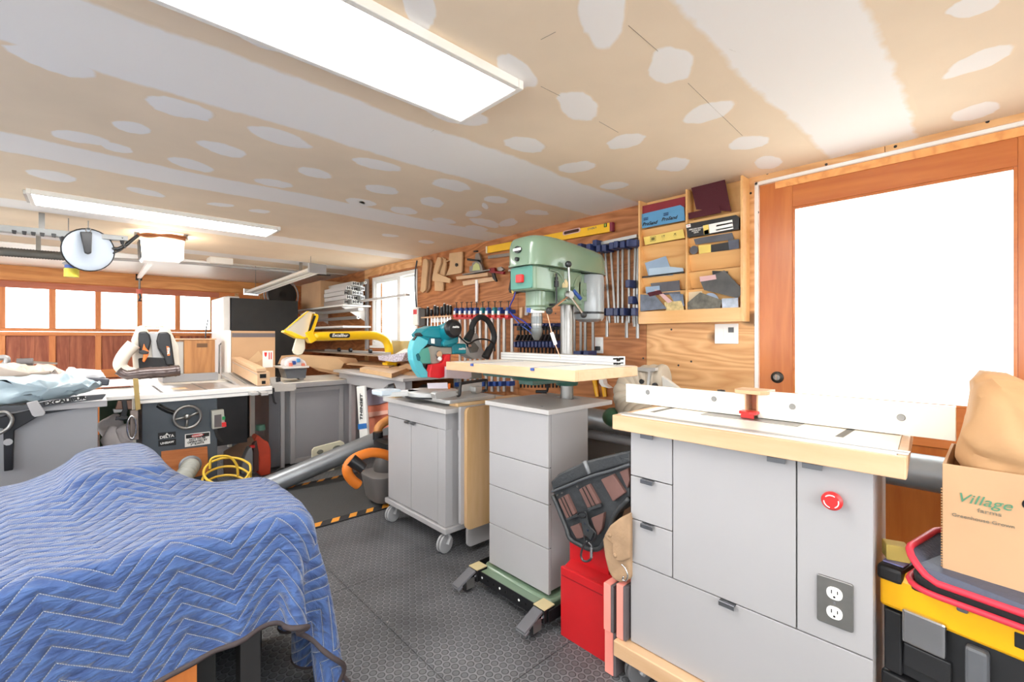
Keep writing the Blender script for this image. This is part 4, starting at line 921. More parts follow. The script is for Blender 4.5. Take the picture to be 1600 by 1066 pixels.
flatX('tool_foot', None, None, 2.625, jp((1235,345),(1335,345),(1355,420),(1350,590),(1290,630),(1225,610),(1215,570),(1240,430)), .03, m_blackm, parent=bt, bev=.006)
flatX('grey_band', None, None, 2.612, jp((1215,325),(1340,318),(1342,342),(1215,348)), .01, m_steel, parent=bt)
flatX('yellow_label', None, None, 2.620, jp((1290,510),(1310,480),(1300,590),(1265,630),(1255,590)), .006, m_syel, parent=bt)
flatX('blue_grip', None, None, 2.60, jp((1285,405),(1305,400),(1350,450),(1340,465)), .012, M('light_blue_plastic', (100,170,210), .4), parent=bt)
# blue air hose
hp = [onX(2.62,807,450),onX(2.61,803,465),onX(2.60,797,478),onX(2.58,797,488),onX(2.58,805,495),onX(2.57,818,502),onX(2.55,830,513),onX(2.53,837,523),onX(2.6,842,530)]
S('air_hose', 'thin blue air hose looping behind the drill chuck', 'hose', MB().tube(spline(hp,6), .0055, 8), M('blue_hose', (60,70,190), .4), smooth=True)
S('air_hose', 'second blue hose strand from the chuck up to the clamp row', 'hose', MB().tube(spline([onX(2.60,794,484),onX(2.59,800,492),onX(2.58,812,506),onX(2.57,826,517),onX(2.55,836,527)],6), .005, 8), M('blue_hose2', (70,110,200), .4), smooth=True)
pb = T('paint_brush', 'wooden-handled tool hung at the left of the drill quill', 'tool', (2.62,onX(2.62,814,480).y,1.45))
flatX('handle', None, None, 2.61, [(811.5,481),(816,480),(815,497),(811.5,498)], .02, m_maple, parent=pb, bev=.003)
flatX('blade', None, None, 2.60, [(821,472),(826,466),(828,480),(824,493),(819,493)], .02, m_steel, parent=pb, bev=.003)
# switch gear beside the window
sg = T('switch_box', 'dark grey electrical box beside the window with cable from the ceiling', 'electrical box', (2.65,onX(2.65,658,495).y,1.40))
flatX('box_body', None, None, 2.62, [(653.5,481),(663.5,483),(663.5,508),(653.5,511)], .06, M('dark_grey_box', (70,68,66), .5), parent=sg, bev=.004)
flatX('cover', None, None, 2.60, [(644.5,481),(652,480),(652.5,508),(644.5,509)], .05, m_paper, parent=sg, bev=.003)
flatX('red_label', None, None, 2.598, [(645.5,484),(651,483.5),(651,491),(645.5,491.5)], .003, m_redp, parent=sg)
P(sg, 'cable', MB().tube(spline([onX(2.66,651.5,407),onX(2.655,649,425),onX(2.65,648.5,450),onX(2.64,651,481)],6), .007, 8), M('dark_blue_cable', (40,56,70), .5), smooth=True)
# bits seen under the drill table
for i, (u0, u1, m_) in enumerate(((925,933,m_yelp),(938,945,m_yelp))):
    a, b_ = onX(2.662, u0+4, 594), onX(2.662, u1, 620)
    S('hand_tool', 'yellow-handled tool hanging low on the wall, '+('left one' if i == 0 else 'right one'), 'tool', MB().cyl(a, b_, .018, .014, 10).cyl(a, a+Vector((0,0,.06)), .008), m_, smooth=35)
S('blade_guard', 'white curved plastic guard hanging between the yellow tools', 'guard', MB().prism(polyX(2.63,(936,588),(941,588),(943,600),(952,607),(940,604),(936,598)), 'X', 2.63, 2.679), m_white)
# ================= far half of the workshop =================
def pY(parent, name, y, pts, th, mat, **k):       # outline seen on the plane y, with real thickness behind it
    return P(parent, name, MB().prism(polyY(y, *pts), 'Y', y, y+th), mat, **k)
def pX(parent, name, x, pts, th, mat, **k):
    return P(parent, name, MB().prism(polyX(x, *pts), 'X', x, x+th), mat, **k)
# --- fridge
fr = T('refrigerator', 'tall refrigerator with black side and white door by the garage door', 'refrigerator', (1.72,6.85,0))
P(fr, 'cabinet', MB().box((1.31,6.5,.02),(2.10,7.2,1.79)), M('textured_black', (38,38,38), .55, bump=.15, bs=200, var=.15), bev=.004)
P(fr, 'door', MB().box((1.225,6.49,.70),(1.30,7.21,1.80)), m_white, 'white freezer door', bev=.012)
P(fr, 'door', MB().box((1.225,6.49,.06),(1.30,7.21,.69)), m_white, bev=.012)
P(fr, 'hinge', MB().box((1.27,6.50,1.79),(1.40,6.58,1.808)), m_greytop, bev=.003)
P(fr, 'handle', MB().tube([(1.225,6.56,.80),(1.195,6.56,.83),(1.195,6.56,1.2),(1.225,6.56,1.23)], .010, 8), m_steel, smooth=True)
# --- table saw
ts = T('table_saw', 'dark grey table saw with steel top, white front rail and chrome handwheel', 'table saw', (.62,4.8,0))
P(ts, 'cabinet', MB().box((.308,4.46,.03),(.80,5.0,.80)), M('slate_enamel', (78,86,94), .4, var=.08), bev=.006)
P(ts, 'table', MB().box((.30,4.45,.835),(.905,5.15,.868)), M('machined_iron', (176,170,164), .3, .7, var=.12, vs=5), bev=.003)
P(ts, 'extension_table', MB().box((.907,4.45,.835),(1.285,5.15,.866)), m_greytop, bev=.003)
for x in (.43, .72): P(ts, 'mitre_slot', MB().box((x-.010,4.45,.8675),(x+.010,5.15,.8688)), M('slot_shadow', (110,104,98), .6))
P(ts, 'throat_plate', MB().box((.52,4.62,.8675),(.62,4.80,.8695)), m_maple)
P(ts, 'front_rail', MB().box((.29,4.38,.80),(1.20,4.45,.868)), m_white, 'white front fence rail', bev=.004)
P(ts, 'rail_groove', MB().box((.29,4.3785,.828),(1.20,4.3805,.834)), m_grey2)
P(ts, 'underframe', MB().box((.80,4.50,.38),(1.03,4.52,.80)), m_blackm)
wc = onY(4.40, 293, 652)
P(ts, 'handwheel', MB().tube([(wc.x+.088*math.cos(R(a)),4.40,wc.z+.088*math.sin(R(a))) for a in range(0,360,12)], .011, 8, closed=True).cyl((wc.x,4.39,wc.z),(wc.x,4.46,wc.z),.020,None,16)
  .tube([(wc.x,4.41,wc.z),(wc.x-.082,4.40,wc.z-.01)],.009,8).tube([(wc.x,4.41,wc.z),(wc.x+.075,4.40,wc.z+.03)],.009,8).tube([(wc.x,4.41,wc.z),(wc.x-.005,4.40,wc.z-.085)],.009,8), m_steel, smooth=True)
P(ts, 'tilt_slot', MB().tube([onY(4.455, u, v) for u, v in ((246,634),(252,638),(262,643),(275,647))], .014, 8), m_hole, smooth=True)
P(ts, 'tilt_scale', MB().tube([onY(4.445, u, v) for u, v in ((247,632),(254,636),(264,641),(276,645))], .011, 8), m_steel, smooth=True)
P(ts, 'tilt_scale_inlay', MB().tube([onY(4.432, u, v) for u, v in ((249,633),(256,637),(265,641),(274,644))], .004, 6), m_hole, smooth=True)
sw_ = onY(4.44, 340, 655)
sb = pY(ts, 'switch_box', 4.40, ((331,642),(350,640),(352,668),(332,671)), .055, M('switch_grey', (176,174,164), .4), label='grey magnetic switch with green and red buttons', bev=.004)
pY(sb, 'switch_face', 4.397, ((335,649),(346,647.5),(346,667),(335,668)), .004, M('switch_face', (90,84,84), .4))
pY(sb, 'start_button', 4.392, ((347.5,651.5),(352,651),(352,656),(347.5,656.5)), .01, M('green_button', (30,140,80), .4), bev=.001)
pY(sb, 'stop_button', 4.385, ((347,661),(353.5,660),(354,667),(347,667.5)), .017, m_redp, bev=.002)
for zz, m_, t_ in ((0, m_ink, 'DELTA'), (1, m_ink, 'UNISAW')):
    pts = ((247,677),(274.5,674.5),(274.8,684),(247,687)) if zz == 0 else ((247.5,688.5),(275,685.5),(275.2,695.5),(247.5,698))
    b = pY(ts, 'name_plate', 4.455, pts, .006, m_ink); q = onY(4.453, (pts[0][0]+pts[1][0])/2, (pts[0][1]+pts[2][1])/2+(2 if zz == 0 else 0)); TXT(b, t_, .030 if zz == 0 else .022, q, '-Y', m_paper, rot=R(3), bold=.0008)
    if zz == 0: P(b, 'printed_mark', MB().prism([(q.x-.012,q.z+.014),(q.x+.012,q.z+.014),(q.x,q.z+.03)], 'Y', 4.452, 4.454), m_paper)
b = pY(ts, 'warning_plate', 4.455, ((289,679),(328,674.5),(328.5,693.5),(289,699)), .006, m_paper)
o = pY(b, 'black_band', 4.453, ((290.5,680),(327,675.8),(327,681.5),(290.5,685.8)), .002, m_ink)
pY(o, 'red_oval', 4.4515, ((298,682),(303,679),(314,677.6),(319,679),(314,682),(303,683.6)), .002, m_redp)
TXT(b, 'DANGER', .018, onY(4.450, 308.5, 680.8), '-Y', m_paper, rot=R(4), bold=.0006)
for k, t_ in enumerate(('NOT TO BE', 'OPERATED BY', 'F**KWITS')): TXT(b, t_, .021, onY(4.453, 308.5, 685.8+3.8*k), '-Y', m_ink, rot=R(4), bold=.0008)
pY(ts, 'cord', 4.43, ((334,672),(338,672),(345,684),(349,690),(346,691),(338,684)), .008, m_black)
pw = pY(ts, 'plywood_plate', 4.44, ((252,706),(324,698),(326,741),(262,756),(252,740)), .018, WOOD('orange_ply', (206,130,74), (180,104,54), 'X', 2, .5, 3), bev=.002)
fc = onY(4.43, 297, 727)
P(pw, 'dust_collar', MB().lathe([(.062,0),(.075,-.004),(.078,-.02),(.066,-.026),(.062,-.06)], (fc.x,4.44,fc.z), 'Y', 24), m_galv, smooth=35)
fh = S('flexible_hose', 'grey ribbed flexible dust hose dropping from the table saw collar', 'hose',
   MB().tube(*(lambda c: (c, [.058+.007*abs(math.sin(math.pi*i/3)) for i in range(len(c))]))(spline([(fc.x+.0,4.40,fc.z),(fc.x-.03,4.30,fc.z-.01),(fc.x-.10,4.18,fc.z-.07),(fc.x-.16,4.08,fc.z-.16),(fc.x-.2,4.0,.07)], 12)), n=20), M('hose_grey', (160,162,154), .5), smooth=25)
for k, (p0, p1) in enumerate((((398,616),(350,584)), ((414,616),(362,584)))):
    a, b_ = onY(4.30, *p0), onY(5.3, *p1)
    S('fence_bar', ('left' if k == 0 else 'right')+' one of two white aluminium fence bars lying across the saw rail', 'fence bar', MB().loft([[c+Vector(d) for d in ((-.028,0,-.012),(.028,0,-.012),(.028,0,.012),(-.028,0,.012))] for c in (a, b_)]), m_alu, bev=.002, group='fence bars on the table saw')
fb = T('wooden_fence', 'long plywood fence box lying beside the white fence bars', 'fence', tuple(onY(4.7, 395, 590)))
A, B = onY(4.40, 402, 603), onY(5.25, 363, 581)
def fbx(h0, h1, w0, w1, a=A, b=B):
    return MB().loft([[c+Vector(d) for d in ((w0,0,h0),(w1,0,h0),(w1,0,h1),(w0,0,h1))] for c in (a, b)])
P(fb, 'lower_rail', fbx(0,.115,0,.10), m_maple, bev=.002)
P(fb, 'upper_rail', fbx(.12,.150,-.005,.07), m_maple, bev=.002)
P(fb, 'groove', fbx(.095,.10,-.002,0), m_grey2)
P(fb, 'end_hole', MB().box((A.x+.02,A.y-.003,A.z+.065),(A.x+.07,A.y+.001,A.z+.10)).box((A.x+.035,A.y-.003,A.z+.012),(A.x+.065,A.y+.001,A.z+.04)), m_hole)
gg = T('mitre_stop', 'clear acrylic fence stop with black knobs hanging over the rail end', 'stop', tuple(onY(4.42, 440, 605)))
pY(gg, 'stop_plate', 4.42, ((424,601),(462,600),(463,607),(459,611),(424,613)), .02, FILM('acrylic', (214,208,200), .7), bev=.001)
pY(gg, 'stop_face', 4.45, ((421,590),(432,589),(445,601),(424,603)), .01, FILM('acrylic2', (222,220,216), .6))
for u, v in ((435.5,593.5),(426,610)): pY(gg, 'knob', 4.40, ((u-3.5,v-3),(u+3,v-4),(u+3.5,v+3),(u-3,v+4)), .03, m_black, bev=.003)
pY(gg, 'hanging_hook', 4.43, ((423,611),(427,611),(430,628),(433,631),(430,632),(427,629)), .01, m_black)
# blades box shelf etc on the saw
bl = T('backpack_blower', 'cream and black backpack leaf blower lying on the table saw', 'leaf blower', tuple(onY(4.9, 285, 585)))
def bp(*l): return [(170+x/6.27, 490+y/6.27) for x, y in l]
m_cream = M('cream_plastic', (214,206,192), .4); m_cg = M('light_grey_mesh', (176,176,176), .7)
pY(bl, 'shell', 4.92, bp((285,130),(330,110),(360,125),(400,190),(490,190),(540,125),(590,130),(640,230),(685,320),(700,520),(640,560),(250,560),(240,420),(230,260)), .14, m_cream, bev=.02, seg=3)
pY(bl, 'back_pad', 4.90, bp((385,190),(500,190),(470,260),(480,340),(530,440),(430,440),(415,300),(410,240)), .025, m_cg, bev=.004)
pY(bl, 'shoulder_strap', 4.87, bp((295,180),(370,175),(405,210),(418,270),(405,330),(390,380),(300,380),(290,250)), .045, m_black, bev=.012)
pY(bl, 'shoulder_strap', 4.87, bp((490,185),(575,180),(605,210),(625,330),(650,510),(560,510),(545,430),(490,350),(468,270)), .045, m_black, bev=.012)
pY(bl, 'hip_pad', 4.88, bp((400,430),(540,435),(600,500),(600,545),(300,550),(290,440)), .04, m_rub, bev=.01)
P(bl, 'carry_handle', MB().tube([onY(4.95, *q) for q in bp((335,125),(400,128),(480,132),(540,125))], .008, 8), m_cream, smooth=True)
pY(bl, 'orange_logo', 4.865, bp((565,320),(590,325),(600,410),(575,415)), .004, m_orange)
TXT(bl, 'STIHL', .022, onY(4.862, *bp((583,368))[0]), ((0,0,-1),(1,0,0),(0,-1,0)), m_paper, bold=.0006)
tr = pY(bl, 'throttle_grip', 4.83, bp((330,350),(345,295),(360,330),(395,370),(390,410),(350,480),(330,470),(340,410)), .03, m_orange, bev=.006)
pY(tr, 'grip_rubber', 4.825, bp((295,370),(340,355),(395,375),(385,400),(340,400),(300,395)), .04, m_black, bev=.006)
el = [onY(4.86, *q) for q in bp((245,300),(180,370),(130,440),(110,510),(160,560),(240,585))]
P(bl, 'intake_duct', MB().tube(spline(el, 6), [.05-.005*min(1, i/22) for i in range(31)], 14), m_cream, smooth=True)
tb = [onY(4.74, *q) for q in bp((90,560),(170,600),(260,595),(350,585),(450,578),(560,572),(650,562),(690,558))]
c_ = spline(tb, 5)
P(bl, 'blower_tube', MB().tube(c_, [.028+.018*min(1, i/14)+(.004 if i % 6 == 0 else 0) for i in range(len(c_))], 16, caps=False), M('smoked_tube', (96,84,82), .2, .3), smooth=True)
P(bl, 'tube_mouth', MB().cyl(c_[-1], c_[-1]+(c_[-1]-c_[-2]).normalized()*.004, .040, None, 18), m_hole)
wbx = T('wooden_box', 'brown plywood box with a grey base standing behind the blower', 'box', tuple(onY(5.35, 310, 585)))
q0 = onY(5.4, 288, 575); q1 = onY(5.4, 336, 531)
zt_, zb_, xb0, xb1 = q1.z, .945, q0.x, q1.x
P(wbx, 'box_body', MB().box((xb0,5.4,zb_),(xb1,5.75,zt_)), WOOD('brown_ply', (190,136,84), (164,112,66), 'Z', 2, .5, 3), bev=.003)
P(wbx, 'base_tray', MB().box((xb0-.17,5.36,.87),(xb1+.02,5.78,zb_)), m_grey2, bev=.004)
P(wbx, 'box_lid', MB().box((xb0-.05,5.39,zt_),(xb1+.01,5.77,zt_+.012)), m_maple, bev=.002)
P(wbx, 'finger_slot', MB().box((xb0+.10,5.398,zt_-.075),(xb0+.19,5.401,zt_-.035)), M('label_brown', (110,78,50), .6))
P(wbx, 'white_panel', MB().box((xb0-.06,5.42,zb_),(xb0-.004,5.74,zt_-.02)), M('pale_grey_panel', (188,188,184), .5), bev=.002)
# table under the box
S('outfeed_table', 'cream outfeed table behind the table saw', 'table', MB().box((.30,5.16,.838),(1.29,6.30,.868)).box((.35,5.2,0),(.39,5.24,.838)).box((.35,6.2,0),(.39,6.24,.838)).box((1.22,6.2,0),(1.26,6.24,.838)).box((1.22,5.2,0),(1.26,5.24,.838)), m_offwhite, bev=.002)
kb = T('cardboard_box', 'large upright kraft carton with red shipping symbols in front of the refrigerator', 'box', tuple(onY(5.3, 397, 575)))
a, b_ = onY(5.3, 362, 517), onY(5.3, 430, 517)
P(kb, 'carton', MB().box((a.x,5.3,.868),(b_.x,5.62,a.z)), m_card, bev=.002)
P(kb, 'tape', MB().box((a.x+.002,5.297,a.z-.065),(b_.x-.002,5.3,a.z-.022)), M('grey_tape', (104,96,98), .5))
P(kb, 'white_edge', MB().box((a.x-.035,5.31,.868),(a.x-.003,5.6,a.z+.004)), m_paper, bev=.002)
lb = onY(5.296, 418.5, 561)
o = P(kb, 'symbol_label', MB().box((lb.x-.05,5.296,lb.z-.09),(lb.x+.05,5.2995,lb.z+.085)), m_paper)
P(o, 'red_glass_symbol', MB().prism([(lb.x-.035,lb.z+.07),(lb.x-.008,lb.z+.07),(lb.x-.012,lb.z+.035),(lb.x-.021,lb.z+.02),(lb.x-.031,lb.z+.035)], 'Y', 5.2945, 5.2962), m_redp)
P(o, 'red_arrow', MB().box((lb.x+.008,5.2945,lb.z-.005),(lb.x+.018,5.2962,lb.z+.07)), m_redp)
P(o, 'red_arrow', MB().box((lb.x+.028,5.2945,lb.z-.005),(lb.x+.038,5.2962,lb.z+.07)), m_redp)
pY(kb, 'torn_patch', 5.2975, ((385,566),(404,548),(412,560),(402,566)), .002, m_cardi)
# --- counter with panel doors
ct = T('corner_counter', 'grey panelled counter with cream top running to the corner', 'counter', (2.0,5.1,0))
P(ct, 'counter_top', MB().box((1.405,4.80,.80),(2.67,5.58,.845)).box((1.295,4.95,.80),(1.405,5.58,.845)), m_offwhite, bev=.003)
P(ct, 'front_edge', MB().box((1.405,4.785,.795),(2.67,4.80,.842)), m_grey, bev=.002)
P(ct, 'carcass', MB().box((1.44,4.87,.03),(2.66,5.56,.80)), M('dark_panel_grey', (118,118,120), .5))
P(ct, 'frame_post', MB().box((1.40,4.83,0),(1.435,4.87,.80)), m_grey, bev=.002)
P(ct, 'door', MB().frame('Y', 4.835, 4.868, (1.49,.03), (2.03,.785), .045), m_grey, bev=.002)
P(ct, 'door_panel', MB().box((1.53,4.85,.07),(1.99,4.862,.745)), m_grey2)
P(ct, 'side_panel', MB().box((2.03,4.845,.03),(2.6,4.868,.785)), m_grey2)
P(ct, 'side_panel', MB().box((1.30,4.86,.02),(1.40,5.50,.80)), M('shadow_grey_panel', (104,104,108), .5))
# --- bench along the wall
bn = T('side_bench', 'light grey open bench along the wall under the window', 'bench', (2.3,4.2,0))
P(bn, 'bench_top', MB().box((1.99,3.50,.915),(2.66,5.02,.942)), m_greytop, bev=.003)
P(bn, 'apron', MB().box((2.04,3.55,.80),(2.06,4.775,.915)).box((2.04,4.775,.85),(2.06,4.96,.915)), m_grey, bev=.002)
P(bn, 'apron', MB().box((2.04,4.96,.85),(2.64,4.98,.915)), m_grey, bev=.002)
P(bn, 'leg', MB().box((2.06,4.71,.0),(2.11,4.77,.91)), m_grey, bev=.002)
P(bn, 'leg', MB().box((2.06,3.55,.0),(2.11,3.61,.91)), m_grey, bev=.002)
P(bn, 'leg', MB().box((2.60,3.55,.0),(2.65,3.61,.91)), m_grey, bev=.002)
# bags under bench
bg_ = T('cement_bag', 'tall white paper sack with black lettering and blue band under the bench', 'bag', (2.2,4.62,0))
def curved(pts, x, th, mat, parent, name, **k): return pX(parent, name, x, pts, th, mat, **k)
curved(((556,604),(568,603),(574,690),(562,695)), 2.0, .035, m_paper, bg_, 'sack', bev=.012)
curved(((559,663),(572,661.5),(572.5,669.5),(559.5,671.5)), 1.997, .004, M('bag_blue', (50,120,196), .5), bg_, 'blue_band')
TXT(bg_, 'THINSET', .078, onX(1.995, 564.5, 636), ((0,0,1),(0,1,0),(-1,0,0)), m_ink, bold=.002, sx=.85)
curved(((570,603),(600,606),(605,640),(578,650)), 2.45, .02, M('navy_sheet', (20,40,120), .5), bg_, 'navy_sheet')
pb_ = T('plastic_bag', 'clear plastic bag full of orange mesh under the bench', 'bag', (2.2,4.2,0))
curved(((570,615),(580,606),(600,610),(612,625),(612,700),(573,700),(568,650)), 2.20, .16, M('coral_fill', (232,140,110), .6, var=.15), pb_, 'bag_contents', bev=.03, seg=3)
curved(((571,612),(582,605),(602,609),(606,628),(590,633),(574,634)), 2.18, .02, M('purple_grey_film', (150,140,156), .3), pb_, 'bag_top', bev=.006)
curved(((572,645),(606,641),(606,647),(572,653)), 2.178, .004, M('pale_fold', (240,190,170), .4), pb_, 'bag_fold')
# --- things on counter and bench
tray = T('dish_tub', 'small grey plastic tub holding clear bags and blue-capped bottles on the counter', 'tub', (1.72,5.25,.845))
def tu(*l): return [(350+x/6.66, 540+y/6.66) for x, y in l]
yb = 4.87
pY(tray, 'tub_body', yb, tu((625,240),(865,240),(850,340),(660,345)), .20, M('tub_grey', (92,96,102), .4), bev=.006)
pY(tray, 'tub_rim', yb-.02, tu((590,222),(888,212),(888,232),(620,245)), .26, m_white, bev=.003)
pY(tray, 'bag_heap', yb+.02, tu((630,220),(640,150),(700,125),(780,115),(850,160),(875,215)), .16, FILM('bag_film', (236,232,234), .75), bev=.02)
for c_, m_ in (((735,180),m_blue),((780,155),M('cyan_cap',(80,150,210),.4)),((700,200),M('coral_piece',(220,130,110),.5)),((830,205),M('coral_piece2',(214,120,100),.5))):
    pY(tray, 'bottle_cap', yb-.005, tu((c_[0]-18,c_[1]-20),(c_[0]+15,c_[1]-18),(c_[0]+18,c_[1]+18),(c_[0]-16,c_[1]+22)), .06, m_, bev=.006)
S('sanding_block', 'small dark sanding block on the counter in front of the grey tub', 'block', MB().prism(polyY(5.05, *tu((770,338),(835,333),(832,356),(785,358))), 'Y', 5.05, 5.12), m_grey2, bev=.004)
fbx2 = T('open_carton', 'long low open cardboard carton with bent flap on the counter', 'box', (2.1,5.3,.845))
pY(fbx2, 'carton_side', 5.12, ((480,571),(499,580),(545,588.5),(556,590),(556,581),(530,574),(480,566)), .01, m_card)
pY(fbx2, 'front_flap', 5.10, ((466,555),(486,556),(528,560),(538,567),(532,577),(522,580),(490,574),(478,571)), .006, m_cardi)
pY(fbx2, 'back_flap', 5.35, ((434,569),(440,556),(470,554),(520,557),(556,560),(560,567),(500,570)), .006, m_card)
pY(fbx2, 'carton_end', 5.2, ((532,575),(552,577),(556,590),(530,586)), .2, m_card)
for i, (pts, z0, z1, m_, lab) in enumerate((
   (((541,569),(572,559),(636,563),(608,573.5)), .985, .993, m_maple, 'large cut sheet of pale board on top of the stack on the bench'),
   (((562,575),(585,568),(640,574),(612,584)), .943, .983, m_mdf, 'tan board offcut under the pale board on the bench'),)):
    S('board_offcut', lab, 'board', MB().prism([(q.x,q.y) for q in [onZ(z1, *p) for p in pts]], 'Z', z0, z1), m_, bev=.001, group='board offcuts on the bench')
mcr = T('cardboard_tray', 'shallow cardboard tray at the window end of the bench', 'tray', (2.45,4.0,.943))
P(mcr, 'tray_wall', MB().prism(polyX(2.40,(617,575),(635,568),(652,573),(652,578),(620,577)), 'X', 2.40, 2.41), m_card)
P(mcr, 'tray_floor', MB().box((2.2,3.75,.943),(2.62,4.5,.948)), m_cardi)
P(mcr, 'paper_items', MB().prism(polyX(2.5,(617,553),(632,545),(648,549),(650,562),(617,566)), 'X', 2.50, 2.56), m_paper, bev=.006)
S('label_reel', 'patterned white reel box on the bench beside the yellow pipe foot', 'box', MB().prism(polyX(2.30,(590,556),(622,553),(634,551),(628,564),(616,566),(592,563)), 'X', 2.30, 2.40), M('patterned_label', (190,186,200), .5, var=.5, vs=60), bev=.003)
S('scrap_panel', 'olive cardboard panel standing behind the reel under the window', 'panel', MB().prism(polyX(2.60,(612,533),(660,533),(662,566),(612,560)), 'X', 2.60, 2.62), M('olive_card', (190,172,124), .7))
# shelf board over the counter behind the pipe
hb = T('long_shelf', 'long thin wooden shelf board with black knobs along the wall behind the yellow pipe', 'shelf', (2.5,5.8,1.05))
P(hb, 'shelf_board', MB().box((2.35,4.45,1.085),(2.66,7.6,1.105)), M('weathered_board', (176,156,136), .6), bev=.002)
P(hb, 'aluminium_track', MB().box((2.38,4.55,1.106),(2.44,6.3,1.135)), m_alu, bev=.002)
for u, v in ((529,546),(547,543),(578,546)):
    q = onX(2.36, u, v); P(hb, 'clamp_knob', MB().cyl((2.35,q.y,1.14),(2.38,q.y,1.14),.024,None,10), m_black)
# --- overarm guard
og = T('overarm_guard', 'yellow tubular overarm dust pipe reaching over the saw counter with clear blade guard', 'blade guard', tuple(onY(4.75, 608, 560)))
yy = 4.62
p1 = onY(yy, 488, 526); p2 = onY(yy, 585, 524); p3 = onY(yy, 609, 560)
path = spline([p1, p1.lerp(p2,.5), onY(yy,575,524), onY(yy,595,527), onY(yy,606,538), p3+Vector((0,0,-.05))], 7)
P(og, 'arm_pipe', MB().tube(path, .046, 20), m_yel, smooth=True)
bp_ = onY(yy-.047, 531, 524.5)
lg = P(og, 'name_badge', MB().prism([(x,z) for x,z in rrect(bp_.x-.105,bp_.z-.024,bp_.x+.105,bp_.z+.024,.022)], 'Y', yy-.051, yy-.040), m_ink)
TXT(lg, 'Excalibur', .044, (bp_.x, yy-.0525, bp_.z+.002), '-Y', m_paper, shear=.25, bold=.0012)
P(og, 'arm_foot', MB().box((p3.x-.06,yy-.06,.942),(p3.x+.06,yy+.06,1.02)), m_yel, bev=.006)
P(og, 'arm_clamp', MB().cb(p1+Vector((-.03,0,0)), (.07,.11,.12), (0,-.5,0)), m_yel, bev=.008)
def og_(*l): return [(430+x/6.957, 480+y/6.957) for x, y in l]
pY(og, 'guard_spine', yy-.05, og_((400,60),(470,80),(475,110),(400,340),(330,330),(345,270)), .09, m_yel, bev=.006)
pY(og, 'spine_slot', yy-.054, og_((420,90),(445,95),(395,230),(360,310),(350,290),(385,180)), .004, m_ink)
pY(og, 'guard_edge', yy-.055, og_((180,262),(300,318),(345,330),(320,350),(235,340),(95,270),(110,250)), .10, m_yel, bev=.006)
pY(og, 'guard_edge', yy-.055, og_((350,45),(370,40),(250,140),(130,235),(105,262),(98,250),(130,225),(240,130)), .01, m_yel)
pY(og, 'clear_guard', yy-.05, og_((360,45),(440,60),(330,325),(250,325),(110,265)), .09, FILM('scratched_clear', (232,228,212), .55), bev=.004)
pY(og, 'anti_kickback_tongue', yy-.02, og_((225,340),(325,335),(330,450),(300,510),(250,530),(200,505),(188,470)), .02, M('ivory_plastic', (236,228,204), .45), bev=.008)
# --- lumber rack with shelves in the far corner
shf = T('corner_shelves', 'white bracketed shelves in the far right corner', 'shelf', (2.4,6.6,1.4))
for z, y0_, y1_ in ((1.685,5.5,8.0),(1.42,5.5,8.0),(1.27,5.55,8.0)):
    P(shf, 'shelf_board', MB().box((2.30,y0_,z),(2.67,y1_,z+.022)), m_white, bev=.003)
for y in (5.62, 6.9): P(shf, 'bracket', MB().prism([(2.33,1.684),(2.66,1.684),(2.66,1.50)], 'Y', y, y+.02), m_white)
P(shf, 'upright', MB().box((2.64,5.56,1.14),(2.67,5.62,2.05)), m_grey, bev=.002)
bx = T('cardboard_box', 'small kraft carton on the top shelf in the far corner', 'box', (2.45,6.5,1.71))
P(bx, 'carton', MB().box((2.29,6.20,1.708),(2.62,6.95,2.06)), m_card, bev=.002)
P(bx, 'label', MB().box((2.40,6.197,1.73),(2.48,6.2,1.80)), M('beige_label', (214,190,150), .7))
S('blue_folder', 'blue folder end beside the carton on the top shelf', 'folder', MB().box((2.62,6.15,1.708),(2.66,6.5,1.99)), m_blue)
k = 0
for zz in range(5):
    for yy2 in range(4):
        k += 1
        x = 2.34+.058*yy2+.006*((zz+yy2) % 2); y_n = 5.50-.03*((yy2*3+zz*2) % 4)
        z = 1.71+.056*zz
        if zz == 4 and yy2 < 1: continue
        t = T('aluminium_profile', 'slotted aluminium profile in the top shelf stack, '+['lowest','second','third','fourth','top'][zz]+' row, '+ORD[yy2]+' from the left', 'profile', (x,6.0,z), 0, 'slotted aluminium profiles')
        P(t, 'bar', MB().box((x-.026,y_n,z),(x+.026,6.15,z+.052)), m_alu, bev=.002)
        P(t, 'slot', MB().box((x-.018,y_n-.002,z+.008),(x-.006,y_n+.001,z+.044)).box((x+.006,y_n-.002,z+.008),(x+.018,y_n+.001,z+.044)).box((x-.018,y_n-.002,z+.022),(x+.018,y_n+.001,z+.030)), m_hole)
for i, (px, z_, r_, yn) in enumerate(((545,1.92,.028,5.05),(570,2.03,.018,4.72),(562,1.60,.022,4.80))):
    a = onX(2.52, *((545,455),(571,442),(560,496))[i])
    t = T('aluminium_tube', ('round-cornered aluminium tube ending mid-air on the top rack','thin aluminium rail highest on the wall rack','round aluminium tube on the middle rack')[i], 'tube', tuple(a))
    P(t, 'tube_body', MB().cyl(a, (2.52,7.0,a.z), r_, None, 14), m_alu, smooth=35)
    P(t, 'tube_bore', MB().cyl(a-Vector((0,.003,0)), a+Vector((0,.002,0)), r_*.4, None, 10), m_hole)
S('long_rail', 'long thin grey rail resting on brackets in front of the window', 'rail', MB().box((2.48,4.30,1.74),(2.53,6.9,1.765)), m_alu, bev=.002)
S('long_rail', 'second aluminium rail with slot on the middle rack', 'rail', MB().box((2.36,5.2,1.615),(2.42,7.2,1.65)), m_alu, bev=.002)
